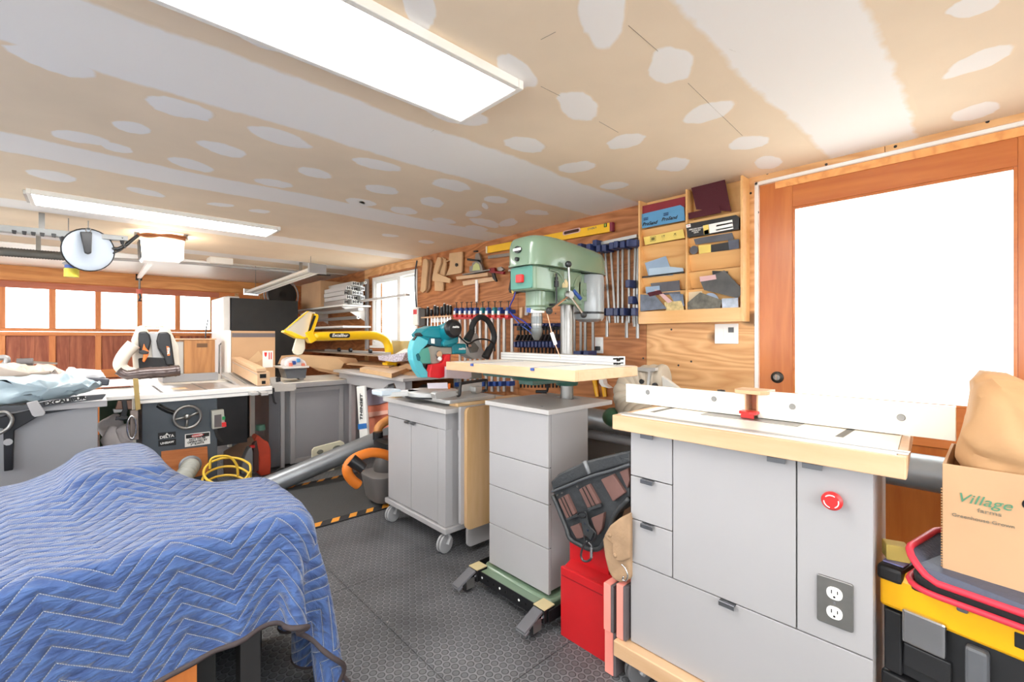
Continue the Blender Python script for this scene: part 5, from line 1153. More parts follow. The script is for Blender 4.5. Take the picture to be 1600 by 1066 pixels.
S('round_fan', 'dark round fan housing on top of the refrigerator', 'fan', MB().lathe([(.05,-.05),(.20,-.045),(.215,0),(.20,.05),(.0,.05)], tuple(onY(7.35, 440, 461)), 'Y', 28), M('dark_fan', (54,50,46), .5), smooth=35)
rr = onY(7.28, 440, 461)
S('fan_ring', 'grey wire ring around the dark fan on the refrigerator', 'ring', MB().tube([(rr.x+.235*math.cos(R(a)), 7.28, rr.z+.235*math.sin(R(a))) for a in range(-20,201,10)], .012, 8), m_grey, smooth=True)
# --- fluorescent shop light
e0, e1 = Vector((1.80,5.0,2.03)), Vector((1.50,6.35,1.86))
slt = T('shop_light', 'long white fluorescent shop light hanging tilted below the ceiling', 'shop light', tuple((e0+e1)/2))
d_ = (e1-e0).normalized(); sd = Vector((-d_.y, d_.x, 0)).normalized(); up_ = sd.cross(d_)*-1
prof = [(-.085,-.02),(-.03,.03),(.03,.03),(.085,-.02),(.08,-.024),(.028,.022),(-.028,.022),(-.08,-.024)]
P(slt, 'housing', MB().loft([[c+sd*a+Vector((0,0,1))*b_ for a, b_ in prof] for c in (e0, e1)]), m_white, bev=.001)
for s_ in (-.04, .04): P(slt, 'tube', MB().cyl(e0+sd*s_+Vector((0,0,-.005)), e1+sd*s_+Vector((0,0,-.005)), .014, None, 12), m_paper, smooth=35)
P(slt, 'end_cap', MB().cb(e0-d_*.02, (.20,.03,.10), (0,0,math.atan2(-(e1-e0).x, (e1-e0).y))), m_grey2, bev=.004)
P(slt, 'end_cap', MB().cb(e1+d_*.01, (.18,.02,.08), (0,0,math.atan2(-(e1-e0).x, (e1-e0).y))), m_chrome, bev=.004)
for c in (e0+d_*.1, e1-d_*.1): P(slt, 'chain', MB().cyl(c, Vector((c.x,c.y,CH)), .003, None, 6), m_steel)
S('ceiling_strip', 'thin black toothed strip on the ceiling above the shop light', 'strip', MB().cb(onZ(CH-.01, 491, 429), (.42,.02,.016), (0,0,-.35)), m_blackm)
# --- dish reflector, box light, door hardware
dsh = T('hanging_reflector', 'white round reflector lamp with black clamp hanging below the ceiling', 'lamp', tuple(onY(4.6, 139, 360)))
c_ = onY(4.6, 139, 391)
fw = Vector((c_.x, c_.y, c_.z-CAM_H)).normalized(); fw = (fw+Vector((-.45,.25,.1))).normalized()
q_ = fw.to_track_quat('Z', 'Y').to_matrix()
P(dsh, 'reflector', MB().lathe([(0,-.012),(.10,-.010),(.148,0),(.156,.006),(.150,.012),(.08,.035),(0,.04)], tuple(c_), 'Z', 36, rot=q_), M('white_reflector', (176,186,198), .35, var=.01), smooth=40)
P(dsh, 'rim', MB().tube([c_+q_ @ Vector((.154*math.cos(R(a)), .154*math.sin(R(a)), .004)) for a in range(0,360,12)], .005, 6, closed=True), m_blackm, smooth=True)
pY(dsh, 'black_clamp', 4.50, ((124.5,362),(144,362.5),(143,395),(138,397),(132,395)), .04, m_blackm, bev=.006)
P(dsh, 'hanging_ring', MB().tube([onY(4.52, 138+4*math.cos(R(a)), 360+3.5*math.sin(R(a))) for a in range(0,360,30)], .004, 6, closed=True).cyl(onY(4.52,138,357), onY(4.52,138,345), .003), m_steel)
jr = T('hanging_jar', 'small yellow jar with blue lid hanging under the reflector', 'jar', tuple(onY(4.7, 111.5, 434)))
j0, j1 = onY(4.7, 111.8, 433), onY(4.7, 111.8, 420)
P(jr, 'jar_body', MB().cyl(j0, j1, .042, None, 16), M('mustard_label', (206,190,60), .5), smooth=35)
P(jr, 'lid', MB().cyl(j1, j1+Vector((0,0,.025)), .038, None, 16), m_blue, smooth=35)
P(jr, 'bracket', MB().cyl(j1+Vector((0,0,.025)), onY(4.7,107,408), .03, .04, 12), m_grey2)
P(jr, 'hanger', MB().cyl(onY(4.7,107,408), Vector((onY(4.7,107,408).x,4.7,CH)), .003), m_steel)
blx = T('box_light', 'glowing cream box lamp with wiring on the ceiling', 'lamp', tuple(onY(4.8, 254, 405)))
lm = EMIT('warm_panel', (1, .84, .64), 9.0)
pY(blx, 'lamp_shade', 4.78, ((219,372),(288,376),(287,405),(222,403)), .18, lm)
pY(blx, 'bottom_rim', 4.77, ((220,402),(286,404),(281,411),(224,407)), .20, m_white, bev=.004)
P(blx, 'cable_bundle', MB().tube(spline([onY(4.75,214,368),onY(4.75,230,366),onY(4.75,250,368),onY(4.75,272,371),onY(4.75,290,375)], 5), .013, 8).tube(spline([onY(4.75,214,366),onY(4.75,235,370),onY(4.75,262,367),onY(4.75,291,371)], 5), .010, 8), M('orange_brown_cable', (160,100,60), .5), smooth=True)
P(blx, 'side_bracket', MB().box(tuple(onY(4.76,210,362)), tuple(onY(4.82,217,372))), m_steel)
P(blx, 'side_bracket', MB().box(tuple(onY(4.76,287,374)), tuple(onY(4.82,292,366))), m_steel)
pY(blx, 'side_rim', 4.775, ((217,374),(219.5,374),(222,403),(219,403)), .18, m_blackm)
cb = S('black_cables', 'bundle of black cables looping between the reflector and the box lamp', 'cable', MB().tube(spline([onY(4.65,174,388),onY(4.65,185,389),onY(4.65,198,382),onY(4.65,208,374),onY(4.65,216,368)],5), .014, 8).tube(spline([onY(4.65,176,396),onY(4.65,190,390),onY(4.65,200,378)],5), .006, 8).tube(spline([onY(4.65,165,368),onY(4.65,172,375),onY(4.65,175,386)],5), .005, 8), m_black, smooth=True)
pb2 = T('power_strip', 'grey power strip with black plugs under the ceiling at the far left', 'power strip', tuple(onY(4.62, 50, 360)))
pY(pb2, 'strip_body', 4.60, ((-30,348),(12,352),(140,364),(200,369),(200,376),(140,372),(96,370),(12,362),(-30,358)), .07, M('strip_grey', (156,158,158), .5), bev=.003)
for u in (22,38,52,66,84): pY(pb2, 'outlet', 4.59, ((u-4,357+u*.09),(u+4,358+u*.09),(u+3,364+u*.09),(u-3,363+u*.09)), .01, m_black, bev=.003)
for u, v in ((98,372),(191,374)): P(pb2, 'plug', MB().cyl(onY(4.62,u,v-2), onY(4.62,u+1,v+8), .022, .012, 10).cyl(onY(4.62,u+1,v+8), onY(4.62,u+5,v+14), .006), m_black)
for z in (1,): P(pb2, 'mount', MB().box((onY(4.6,60,350).x,4.62,onY(4.6,60,362).z),(onY(4.6,60,350).x+.03,4.65,CH)), m_steel)
to = T('door_track', 'long dark spring shaft running below the ceiling to the shop light', 'door track', (.8,6.2,2.0))
a, b_ = onY(5.6, -40, 390), onY(5.6, 105, 401)
P(to, 'torsion_spring', MB().tube([a.lerp(b_, i/60) for i in range(61)], [.035+.004*(i % 2) for i in range(61)], 12), M('spring_steel', (96,96,94), .5, .4), smooth=True)
c2 = onY(5.6, 495, 428)
P(to, 'shaft', MB().cyl(b_, onY(5.6,300,411.5), .014, None, 10).cyl(onY(5.6,300,411.5), c2, .014, None, 10), m_grey2, smooth=35)
for u in (60, 470): q = onY(5.6, u, 397 if u < 100 else 426); P(to, 'hanger', MB().box((q.x-.015,5.59,q.z),(q.x+.015,5.61,CH)), m_steel)
op_ = T('door_opener_rail', 'white opener rail running from the box lamp to the garage door', 'opener rail', (.5,6.6,2.05))
P(op_, 'rail', MB().loft([[c+Vector(d) for d in ((-.022,0,-.015),(.022,0,-.015),(.022,0,.015),(-.022,0,.015))] for c in (onY(5.2, 236, 408), onY(8.05, 217, 434))]), m_white)
P(op_, 'pulley', MB().cyl(onY(8.0,212,433), onY(8.0,222,434), .045, None, 14), m_blackm)
P(op_, 'hanger', MB().box((.36,5.3,2.08),(.39,5.33,CH)), m_steel)
ch = T('hanging_hook', 'short chain with red and black hook hanging before the garage door windows', 'hook', tuple(onY(7.9, 218, 455)))
P(ch, 'chain', MB().cyl(onY(7.9,218,436), onY(7.9,218,453), .012, None, 8), m_steel)
P(ch, 'red_handle', MB().cyl(onY(7.9,217.5,452), onY(7.9,218,459), .035, None, 10), M('salmon_plastic', (230,120,100), .5))
P(ch, 'hook', MB().tube([onY(7.9,218,459),onY(7.9,219.5,465),onY(7.9,217,471),onY(7.9,221,470)], .012, 8), m_blackm)
for i, (u, v) in enumerate(((257,379+0),(20,378),)): pass
S('ceiling_box', 'small white box on the ceiling right of the box lamp', 'box', MB().box((.98,5.85,CH-.07),(1.20,6.05,CH-.001)), m_white, bev=.004)
# aerial
S('whip_aerial', 'thin dark aerial standing behind the wooden box', 'aerial', MB().tube(spline([onY(5.85,320,588),onY(5.85,321,530),onY(5.85,322,515),onY(5.85,325,499)],4), .006, 6), m_black)
# --- left sliding table cabinet
lc = T('sliding_table', 'grey cabinet with black sliding table rail at the left edge of the picture', 'sliding table', (-.2,4.3,0))
P(lc, 'cabinet', MB().box((-.62,4.05,.03),(.055,4.8,.845)), m_grey2, bev=.003)
P(lc, 'table', MB().box((-1.4,4.0,.845),(.10,4.9,.885)), m_grey, bev=.003)
P(lc, 'extension_board', MB().box((.10,4.35,.845),(.29,5.1,.872)), m_white, bev=.002)
rl = P(lc, 'front_rail', MB().prism(polyY(3.96, (-60,640),(40,634),(110,621),(166,616.5),(160,624),(100,631),(60,638),(-60,655)), 'Y', 3.96, 4.0), M('charcoal_rail', (58,60,64), .4), bev=.001)
pY(rl, 'name_strip', 3.957, ((69,628.5),(134,619.5),(134.5,625),(69.5,632.5)), .003, m_paper)
TXT(rl, 'EXCALIBUR', .030, onY(3.953, 101.5, 626.4), '-Y', m_ink, rot=R(7.2), bold=.002, sx=1.22)
pY(rl, 'rail_plate', 3.94, ((41,630),(58,626),(71,645),(68,650),(54,652),(50,649)), .015, m_grey, bev=.003)
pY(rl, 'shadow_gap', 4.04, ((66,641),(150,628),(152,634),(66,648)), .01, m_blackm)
lg_ = P(lc, 'leg_frame', MB().prism(polyY(3.99, (-10,655),(50,640),(62,650),(22,673),(20,735),(6,737),(5,670),(-10,668)), 'Y', 3.99, 4.04), m_blackm, bev=.004)
P(lg_, 'loop_handle', MB().tube(spline([onY(3.95,*q) for q in ((-4,645),(10,645),(19,655),(14,668),(2,676),(-6,678))],6), .010, 8), m_steel, smooth=True)
P(lg_, 'bolt', MB().cyl(onY(3.98,12.5,691), onY(4.0,12.5,691), .02, None, 10), m_grey2)
gap = T('clamp_bundle', 'bundle of steel and wooden hand clamps hanging in the gap left of the saw', 'clamps', tuple(onY(4.35, 200, 680)))
for pts, m_, y in ((((184,627),(206,626),(206,640),(180,640)), M('brown_metal',(120,90,76),.5,.4), 4.34), (((190,626),(192,640),(188,650),(180,656),(196,658),(200,640),(198,626)), m_blackm, 4.32), (((203,642),(216,640),(217,687),(203,688)), M('tarnished_steel',(140,126,118),.35,.7), 4.36), (((208,592),(216,592),(220,640),(212,642)), M('mustard_wood',(176,150,90),.6), 4.30), (((176,640),(194,639),(196,644),(178,646)), m_steel, 4.35), (((181,652),(200,651),(200,655),(180,657)), m_black, 4.30)):
    pY(gap, 'clamp_piece', y, pts, .03, m_, bev=.003)
P(gap, 'clamp_wheel', MB().tube([onY(4.31, 206+7*math.cos(R(a)), 668+18*math.sin(R(a))) for a in range(0,360,20)], .008, 6, closed=True), m_chrome, smooth=True)
db = T('dust_bag', 'white cloth dust bag bulging in the gap between the cabinet and the saw', 'bag', tuple(onY(4.6, 182, 700)))
m_wc = M('white_cloth', (232,224,222), .8, bump=.3, bs=12)
for (u, v, y, r, sc) in ((184,688,4.55,.10,(1.0,.5,1.2)),(174,668,4.95,.085,(1,.5,1.3)),(196,676,4.5,.07,(.8,.5,1.2))):
    bb = MB().ball(onY(y, u, v), r, sc, 24, 16); bb.v = [p+noise.noise_vector(p*14)*.03 for p in bb.v]
    P(db, 'cloth_fold', bb, m_wc, smooth=True)
S('green_bin', 'dark green bin glimpsed behind the hand clamps', 'bin', MB().box((.08,5.0,.4),(.28,5.2,.80)), M('bin_green', (50,72,50), .6))
# plastic bags and clutter on the sliding table
def heap(name, label, cat, y, outline, depth, mat, amp=.02, seed=0, group=None):
    """crumpled heap: silhouette on plane y swelled towards the viewer"""
    pts = [onY(y, *p) for p in outline]; n = len(pts)
    c = sum(pts, Vector())/n; rings = []
    for k in range(13):
        t = k/12; f_ = math.sqrt(max(0, 1-t*t)); ring = []
        for i in range(n):
            for j in range(6):
                p = pts[i].lerp(pts[(i+1) % n], j/6)
                q = c.lerp(p, max(f_, .02)) + Vector((0, -depth*t, 0))
                w = noise.noise_vector(q*9+Vector((seed,0,0)))*amp*.6-Vector((0,abs(noise.noise(q*Vector((14,14,34))+Vector((0,seed,0))))*amp*1.3,0)) if False else noise.noise_vector(q*9+Vector((seed,0,0)))*amp*.5-Vector((0,.3,-1))*abs(noise.noise(Vector((q.x*16,q.y*16,q.z*40+seed))))*amp; q += w*min(1, t*2.5)
                ring.append(q)
        rings.append(ring)
    back = [Vector((p.x, y+depth*.6, p.z)) for p in rings[0]]
    return S(name, label, cat, MB().loft([back]+rings), mat, group, smooth=60)
heap('plastic_bag', 'pale blue plastic bag slumped along the front of the sliding table', 'bag', 4.12, ((-40,590),(30,590),(80,586),(130,590),(152,598),(160,603),(140,612),(100,622),(50,630),(-40,634)), .13, M('pale_blue_plastic', (166,184,192), .3, coat=.4), .06, 1)
heap('plastic_bag', 'cream plastic bag heaped behind the pale blue one', 'bag', 4.35, ((-40,578),(30,572),(80,572),(110,585),(115,592),(60,594),(-40,596)), .12, M('cream_film', (196,178,164), .35, coat=.3), .06, 5)
heap('plastic_bag', 'white bag with dark print at the right end of the heap', 'bag', 4.40, ((98,590),(104,577),(130,577),(158,579),(166,596),(158,600),(120,598)), .08, M('white_film', (206,208,212), .3), .04, 9)
S('dark_packet', 'dark printed packet under the white bag', 'packet', MB().cb(onY(4.3, 151, 596), (.13,.1,.045), (0,.15,0)), M('dark_print', (70,74,84), .4), bev=.008)
heap('rag', 'pinkish rag between the bags', 'rag', 4.30, ((60,588),(72,580),(90,578),(100,584),(98,591),(70,592)), .06, M('pink_rag', (214,180,170), .8), .02, 3)
hdw = T('hose_wand', 'grey vacuum wand with black grip lying on the bags', 'wand', tuple(onY(4.6, 45, 568)))
P(hdw, 'grip', MB().cyl(onY(4.5,26,567), onY(4.5,52,566), .028, None, 12), M('wand_grey', (96,92,92), .4), smooth=35)
P(hdw, 'tube', MB().cyl(onY(4.5,52,566.5), onY(4.5,90,568), .010, .006, 8), m_chrome, smooth=35)
S('coiled_tube', 'dark coiled tube at the left edge above the bags', 'tube', MB().tube(spline([onY(4.5,-8,563),onY(4.5,2,559),onY(4.5,10,560),onY(4.5,9,568),onY(4.5,-4,575)],6), .018, 10), M('grey_tube', (150,150,150), .3, .3), smooth=True)
S('white_shelf', 'white sheet leaning behind the bags on the table', 'panel', MB().cb((-.3,5.3,.90),(1.2,.6,.02)), m_white)
# --- red jack, cord, stool lid, duct, vacuum
rj = T('leaf_blower_case', 'orange-red plastic machine with grey guard on the floor beside the counter', 'machine', tuple(onY(4.7, 405, 742)))
def rp_(*l): return [(300+x/8.88, 640+y/8.88) for x, y in l]
pY(rj, 'shell', 4.72, rp_((890,370),(930,360),(1000,430),(1060,450),(1095,560),(1100,760),(1090,900),(960,930),(900,860),(930,700),(880,500),(870,430)), .14, M('faded_orange_red', (206,74,48), .5, var=.12), bev=.015)
pY(rj, 'grey_guard', 4.66, rp_((790,540),(830,520),(850,600),(850,850),(740,900),(680,890),(700,760),(750,620)), .10, M('clear_grey_guard', (130,132,136), .4), bev=.01)
pY(rj, 'red_lever', 4.69, rp_((800,510),(870,490),(880,530),(820,545)), .04, m_redp, bev=.006)
pY(rj, 'dark_core', 4.70, rp_((850,480),(900,430),(930,600),(930,850),(860,880),(850,700)), .12, M('dark_brown_core', (86,56,50), .6), bev=.008)
gb2 = T('jar_stack', 'glass jar with green lid on top of the orange-red machine', 'jar', tuple(onY(4.85, 407, 682)))
P(gb2, 'jar', MB().cyl(onY(4.85,407,684), onY(4.85,407,672), .045, .04, 14), GLASS('jar_glass'), smooth=35)
P(gb2, 'lid', MB().cyl(onY(4.85,407,672), onY(4.85,407,664), .045, .04, 14), M('green_lid', (90,140,120), .4), smooth=35)
S('slanted_board', 'brown board leaning under the saw extension', 'board', MB().prism(polyY(4.75,(350,706),(393,682),(398,690),(380,740),(350,742)), 'Y', 4.75, 4.77), M('brown_board', (120,92,72), .7))
cd_ = []
rr_ = random.Random(3)
for k in range(3):
    for i in range(14):
        a = 2*math.pi*i/14; cd_.append(Vector((.80+.16*math.cos(a)+.01*k, 4.18+.15*math.sin(a), .03+.07*k+.07*(1+math.sin(a)))))
cd_ += [Vector((.98,4.20,.03)), Vector((1.02,4.3,.02))]
S('extension_cord', 'coiled yellow extension cord on the floor below the table saw', 'cord', MB().tube(spline(cd_, 4), .0095, 8), M('cord_yellow', (226,186,60), .45), smooth=True)
S('extension_cord', 'upright loop of the yellow cord', 'cord', MB().tube(spline([onY(4.2,*q) for q in ((328,733),(330,718),(343,713),(360,715),(370,728),(372,744)) ], 6), .0095, 8), M('cord_yellow2', (226,186,60), .45), smooth=True)
S('loose_cord', 'black and orange cords snaking on the floor by the counter', 'cord', MB().tube(spline([(1.0,4.5,.02),(1.15,4.4,.05),(1.3,4.5,.09),(1.42,4.45,.06),(1.5,4.4,.02)],6), .010, 8), m_black, smooth=True)
kb2 = T('step_stool', 'cream plastic board with round grey feet leaning against the counter', 'step stool', tuple(onY(4.45, 515, 745)))
def kq(*l): return [(480+x/4.1, 560+y/4.1) for x, y in l]
P(kb2, 'board', MB().prism(polyY(4.44, *kq((30,590),(45,572),(215,528),(238,540),(243,560),(262,725),(70,770),(45,755),(30,640))), 'Y', 4.44, 4.46), M('ivory_board', (226,220,194), .5), bev=.006)
for (x, y, rx, ry) in ((82,600,20,14),(190,575,26,16),(95,732,20,14),(208,703,34,18)):
    P(kb2, 'rubber_foot', MB().prism(polyY(4.435, *kq(*[(x+rx*math.cos(R(a)), y+ry*math.sin(R(a))*1-.25*rx*math.cos(R(a))) for a in range(0,360,24)])), 'Y', 4.428, 4.441), M('foot_grey', (120,120,108), .6))
d0, d1 = onY(4.15, 425, 757), onY(4.02, 604, 682)
dv = (d1-d0).normalized()
pth = [d0+dv*-.15]+[d0.lerp(d1, i/6) for i in range(7)]+[d1+dv*.15, Vector((2.40,3.98,.55)), Vector((2.42,3.94,.765))]
dk = S('metal_duct', 'galvanised round duct running up from the floor behind the shop vacuum', 'duct', MB().tube(pth, .082, 28), m_galv, smooth=40)
vc = T('shop_vacuum', 'dark grey shop vacuum with orange hose beside the mitre saw cabinet', 'vacuum', (1.85,3.35,0))
def vq(*l): return [(530+x/7.11, 640+y/7.11) for x, y in l]
P(vc, 'tank', MB().loft([[Vector((1.785+a*f_, 3.30+b_*f_, z)) for a, b_ in rrect(-.22,-.16,.22,.16,.10)] for f_, z in ((.80,.035),(.88,.06),(1.0,.21),(1.02,.225),(1.02,.24),(.9,.25))]), M('vac_grey', (104,100,98), .55), bev=.002, smooth=40)
P(vc, 'motor_head', MB().lathe([(.115,.24),(.12,.29),(.10,.34),(.06,.375),(0,.385)], (1.76,3.32,0), 'Z', 20), M('vac_dark', (70,66,64), .5), smooth=40)
P(vc, 'lid', MB().loft([[Vector((1.87+a*f_, 3.34+b_*f_, z)) for a, b_ in rrect(-.18,-.15,.2,.15,.06)] for f_, z in ((1,.43),(1,.47),(.9,.485))]), m_blackm, smooth=40)
P(vc, 'orange_latch', MB().box((1.86,3.125,.17),(1.92,3.145,.25)), m_orange, bev=.004)
P(vc, 'wheel', MB().cyl((1.79,3.15,.085),(1.79,3.115,.085),.075,None,24), M('wheel_dark', (74,72,72), .5), bev=.006)
P(vc, 'support_post', MB().cyl((1.87,3.34,.25),(1.87,3.34,.43),.06,None,16), m_blackm)
hs = [onY(3.12,*q) for q in vq((215,840),(150,790),(100,720),(90,650),(130,580),(220,520),(350,480),(470,490),(560,520))]
P(vc, 'orange_hose', MB().tube(spline(hs, 8), [.034+.0015*(i % 2) for i in range(8*8+1)], 16), M('hose_orange', (226,124,40), .45), smooth=True)
P(vc, 'hose_cuff', MB().cyl(onY(3.10,*vq((130,560))[0]), onY(3.06,*vq((270,660))[0]), .045, .038, 14), m_black, smooth=35)
P(vc, 'hose_upper', MB().tube(spline([onY(3.5,*q) for q in vq((430,250),(440,200),(490,150),(560,110))], 6), .036, 14), M('hose_amber', (196,130,70), .45), smooth=True)
P(vc, 'hose_cuff', MB().cyl(onY(3.45,*vq((430,330))[0]), onY(3.45,*vq((430,250))[0]), .04, .04, 16), m_black, smooth=35)
# anti-fatigue mat with hazard border
mt_ = T('hazard_mat', 'dark ribbed rubber mat with orange hazard stripes on the floor beyond the mitre cabinet', 'mat', (1.6,3.7,0))
P(mt_, 'mat_body', MB().box((.55,3.24,.0005),(2.0,4.14,.010)), M('dark_ribbed', (66,66,66), .7, bump=.3, bs=80), bev=.002)
P(mt_, 'mat_border', MB().box((.55,3.16,.0005),(2.0,3.24,.009)), m_rub)
P(mt_, 'mat_border', MB().box((.55,4.14,.0005),(2.0,4.2,.009)), m_rub)
for k in range(11):
    x = .60+.128*k
    P(mt_, 'hazard_stripe', MB().prism([(x,3.17),(x+.055,3.17),(x+.095,3.235),(x+.04,3.235)], 'Z', .009, .0104), M('hazard_orange', (226,150,50), .6, var=.15) if k == 0 else bpy.data.materials['hazard_orange'])
    P(mt_, 'hazard_stripe', MB().prism([(x,4.145),(x+.055,4.145),(x+.095,4.195),(x+.04,4.195)], 'Z', .009, .0104), bpy.data.materials['hazard_orange'])
# ================= mitre saw =================
def mp(*l): return [(590+x/7.105, 480+y/7.105) for x, y in l]
msw = T('mitre_saw', 'teal sliding mitre saw with red guard and black dust hose on the grey cabinet', 'mitre saw', (1.8,2.6,.89))
def mq(parent, name, y, pts, th, mat, **k): return pY(parent, name, y, mp(*pts), th, mat, **k)
m_msil = M('cast_aluminium', (188,188,186), .4, .5, var=.1)
tc_ = onZ(.945, 672, 606)
P(msw, 'turntable', MB().lathe([(0,.945),(.165,.945),(.172,.938),(.172,.915),(.16,.905)], (1.70,2.60,0), 'Z', 40).prism([(1.38,2.68),(1.38,2.76),(1.62,2.72),(1.62,2.60)], 'Z', .915, .945), m_msil, smooth=35, bev=.002)
P(msw, 'base_casting', MB().prism(rrect(1.60,2.28,2.00,2.95,.03), 'Z', .892, .915), m_msil, bev=.004)
P(msw, 'turntable_shadow_ring', MB().lathe([(.173,.915),(.18,.912),(.18,.905),(.165,.905)], (1.70,2.60,0), 'Z', 36), m_blackm)
P(msw, 'kerf_arm', MB().prism([(1.36,2.665),(1.36,2.80),(1.50,2.78),(1.50,2.66)], 'Z', .925, .960), M('pale_blue_arm', (200,212,222), .4), bev=.008)
P(msw, 'angle_knob', MB().cyl(onY(2.78,617,604), onY(2.80,609,607), .026, .030, 14).cyl(onY(2.80,609,607), onY(2.82,598,611), .030, .012, 14), m_black, smooth=40)
mq(msw, 'scale_label', 2.41, ((555,845),(775,838),(780,905),(560,905)), .004, M('pale_label', (226,220,232), .4))
mq(msw, 'orange_warning', 2.405, ((785,850),(808,848),(806,912),(786,912)), .004, m_orange)
mq(msw, 'front_foot', 2.30, ((635,965),(660,940),(860,930),(905,975),(800,1005),(650,1022)), .05, m_msil, bev=.004)
mq(msw, 'rear_foot', 2.42, ((1085,890),(1160,880),(1160,940),(1100,965),(1085,940)), .06, m_msil, bev=.004)
mq(msw, 'fence', 2.48, ((760,660),(1040,700),(1045,780),(1010,800),(760,790)), .02, M('fence_silver', (196,184,190), .35, .4), bev=.002)
mq(msw, 'fence', 2.47, ((930,850),(1160,810),(1160,905),(935,940)), .03, m_msil, bev=.003)
P(msw, 'side_bracket', MB().tube(spline([onY(2.35,*q) for q in mp((885,985),(910,970),(920,870),(950,845),(1180,812),(1208,830),(1205,915),(1165,935))], 5), .010, 8), m_black, smooth=True)
mq(msw, 'pivot_casting', 2.60, ((985,400),(1060,290),(1110,290),(1160,440),(1200,520),(1195,575),(1060,575),(960,520),(980,440)), .09, m_msil, bev=.008)
mq(msw, 'pivot_detail', 2.585, ((1010,430),(1080,390),(1130,450),(1110,500),(1040,510)), .02, M('dark_cast', (110,106,100), .5, .4), bev=.006)
mq(msw, 'pivot_detail', 2.58, ((1000,410),(1035,400),(1045,440),(1010,450)), .02, m_chrome, bev=.003)
mq(msw, 'rail_block', 2.60, ((1035,700),(1160,705),(1160,790),(1040,800)), .09, M('dark_cast2', (120,122,116), .5, .3), bev=.006)
mq(msw, 'motor_arm', 2.58, ((820,400),(985,405),(990,520),(830,525)), .08, m_teal, bev=.01)
bt_ = TXT(msw, 'makita', .022, onY(2.578, *mp((938,462))[0]), '-Y', m_paper, bold=.0008, shear=.2)
up = mq(msw, 'upper_body', 2.55, ((470,300),(530,240),(620,208),(760,212),(840,280),(905,300),(900,380),(830,445),(700,440),(640,380),(560,370),(480,330)), .12, m_teal, bev=.012)
mq(up, 'top_shoulder', 2.535, ((480,290),(560,235),(680,230),(770,260),(780,330),(640,345),(520,330)), .03, m_teall if False else m_teal, bev=.008)
mq(msw, 'grip', 2.54, ((460,300),(490,280),(560,290),(565,315),(480,328)), .07, m_rub, bev=.008)
mq(msw, 'trigger_cable', 2.56, ((400,365),(430,320),(440,325),(410,370)), .02, m_black)
mq(msw, 'white_sticker', 2.528, ((597,350),(634,350),(634,408),(600,402)), .008, m_paper)
mq(msw, 'body_lower', 2.545, ((575,345),(760,345),(760,400),(690,440),(570,415)), .03, M('dark_teal', (24,84,100), .4), bev=.004)
mq(msw, 'pale_guard', 2.56, ((405,375),(450,325),(530,330),(590,370),(540,430),(490,480),(482,560),(510,660),(580,745),(560,785),(490,785),(430,700),(388,590),(380,480)), .06, m_teall, bev=.006)
mq(msw, 'guard_window', 2.555, ((460,520),(490,470),(560,445),(580,520),(590,625),(500,625),(470,590)), .004, M('green_teal_plate', (84,158,142), .4))
mq(msw, 'guard_slot', 2.552, ((430,530),(455,510),(480,560),(470,600),(445,590)), .008, M('deep_teal', (20,90,100), .5), bev=.003)
bc = onY(2.60, *mp((650,560))[0])
P(msw, 'saw_blade', MB().cyl((bc.x,2.61,bc.z),(bc.x,2.613,bc.z),.128,None,48), m_steel, smooth=35)
mq(msw, 'metal_cover', 2.57, ((545,455),(600,428),(700,445),(825,445),(825,520),(745,530),(735,610),(690,640),(600,628),(565,560)), .02, M('warm_grey_cover', (166,160,150), .4, .3), bev=.004)
ctr = onY(2.55, *mp((690,525))[0])
P(msw, 'arbor_hub', MB().lathe([(0,-.012),(.022,-.012),(.026,0)], (ctr.x,2.565,ctr.z), 'Y', 18), m_chrome, smooth=35)
c2_ = onY(2.54, *mp((690,575))[0]); P(msw, 'white_knob', MB().ball(c2_, .016), m_white, smooth=True)
mq(msw, 'red_guard', 2.53, ((600,640),(725,618),(760,525),(812,522),(805,600),(765,640),(762,770),(690,792),(580,780),(583,720)), .05, M('bright_red_plastic', (220,36,44), .4), bev=.004)
mk = onY(2.46, *mp((852,240))[0])
mot = P(msw, 'motor_housing', MB().cyl((mk.x-.005,2.60,mk.z-.035),(mk.x,2.48,mk.z-.002),.064,.060,28), m_teal, smooth=35)
P(mot, 'motor_cap', MB().lathe([(.060,.015),(.063,0),(.060,-.02),(.048,-.034),(0,-.036)], (mk.x,2.48,mk.z), 'Y', 28), m_black, smooth=40)
TXT(mot, 'makita', .020, (mk.x, 2.4435, mk.z+.012), '-Y', m_paper, shear=.2, bold=.0008)
mq(msw, 'motor_base', 2.52, ((775,290),(905,310),(900,400),(740,440),(720,400),(760,340)), .10, m_teal, bev=.01)
hp_ = [onY(2.52,*q) for q in mp((1020,330),(1045,270),(1050,210),(1090,140),(1150,112),(1220,150),(1275,250),(1295,340),(1270,420),(1225,500))]
P(msw, 'dust_hose', MB().tube(spline(hp_, 8), [.020+.0012*(i % 2) for i in range(9*8+1)], 14), m_rub, smooth=True)
P(msw, 'hose_nozzle', MB().cyl(onY(2.52,*mp((995,365))[0]), onY(2.52,*mp((1050,262))[0]), .030, .022, 14), m_black, smooth=35)
P(msw, 'hose_cuff', MB().cyl(onY(2.52,*mp((1245,460))[0]), onY(2.52,*mp((1195,560))[0]), .026, .030, 14), m_black, smooth=35)
P(msw, 'power_cord', MB().tube(spline([onY(2.50,*q) for q in mp((900,320),(950,370),(1010,410),(1080,370),(1150,355),(1240,370),(1290,420),(1300,490))], 6), .006, 8), m_black, smooth=True)
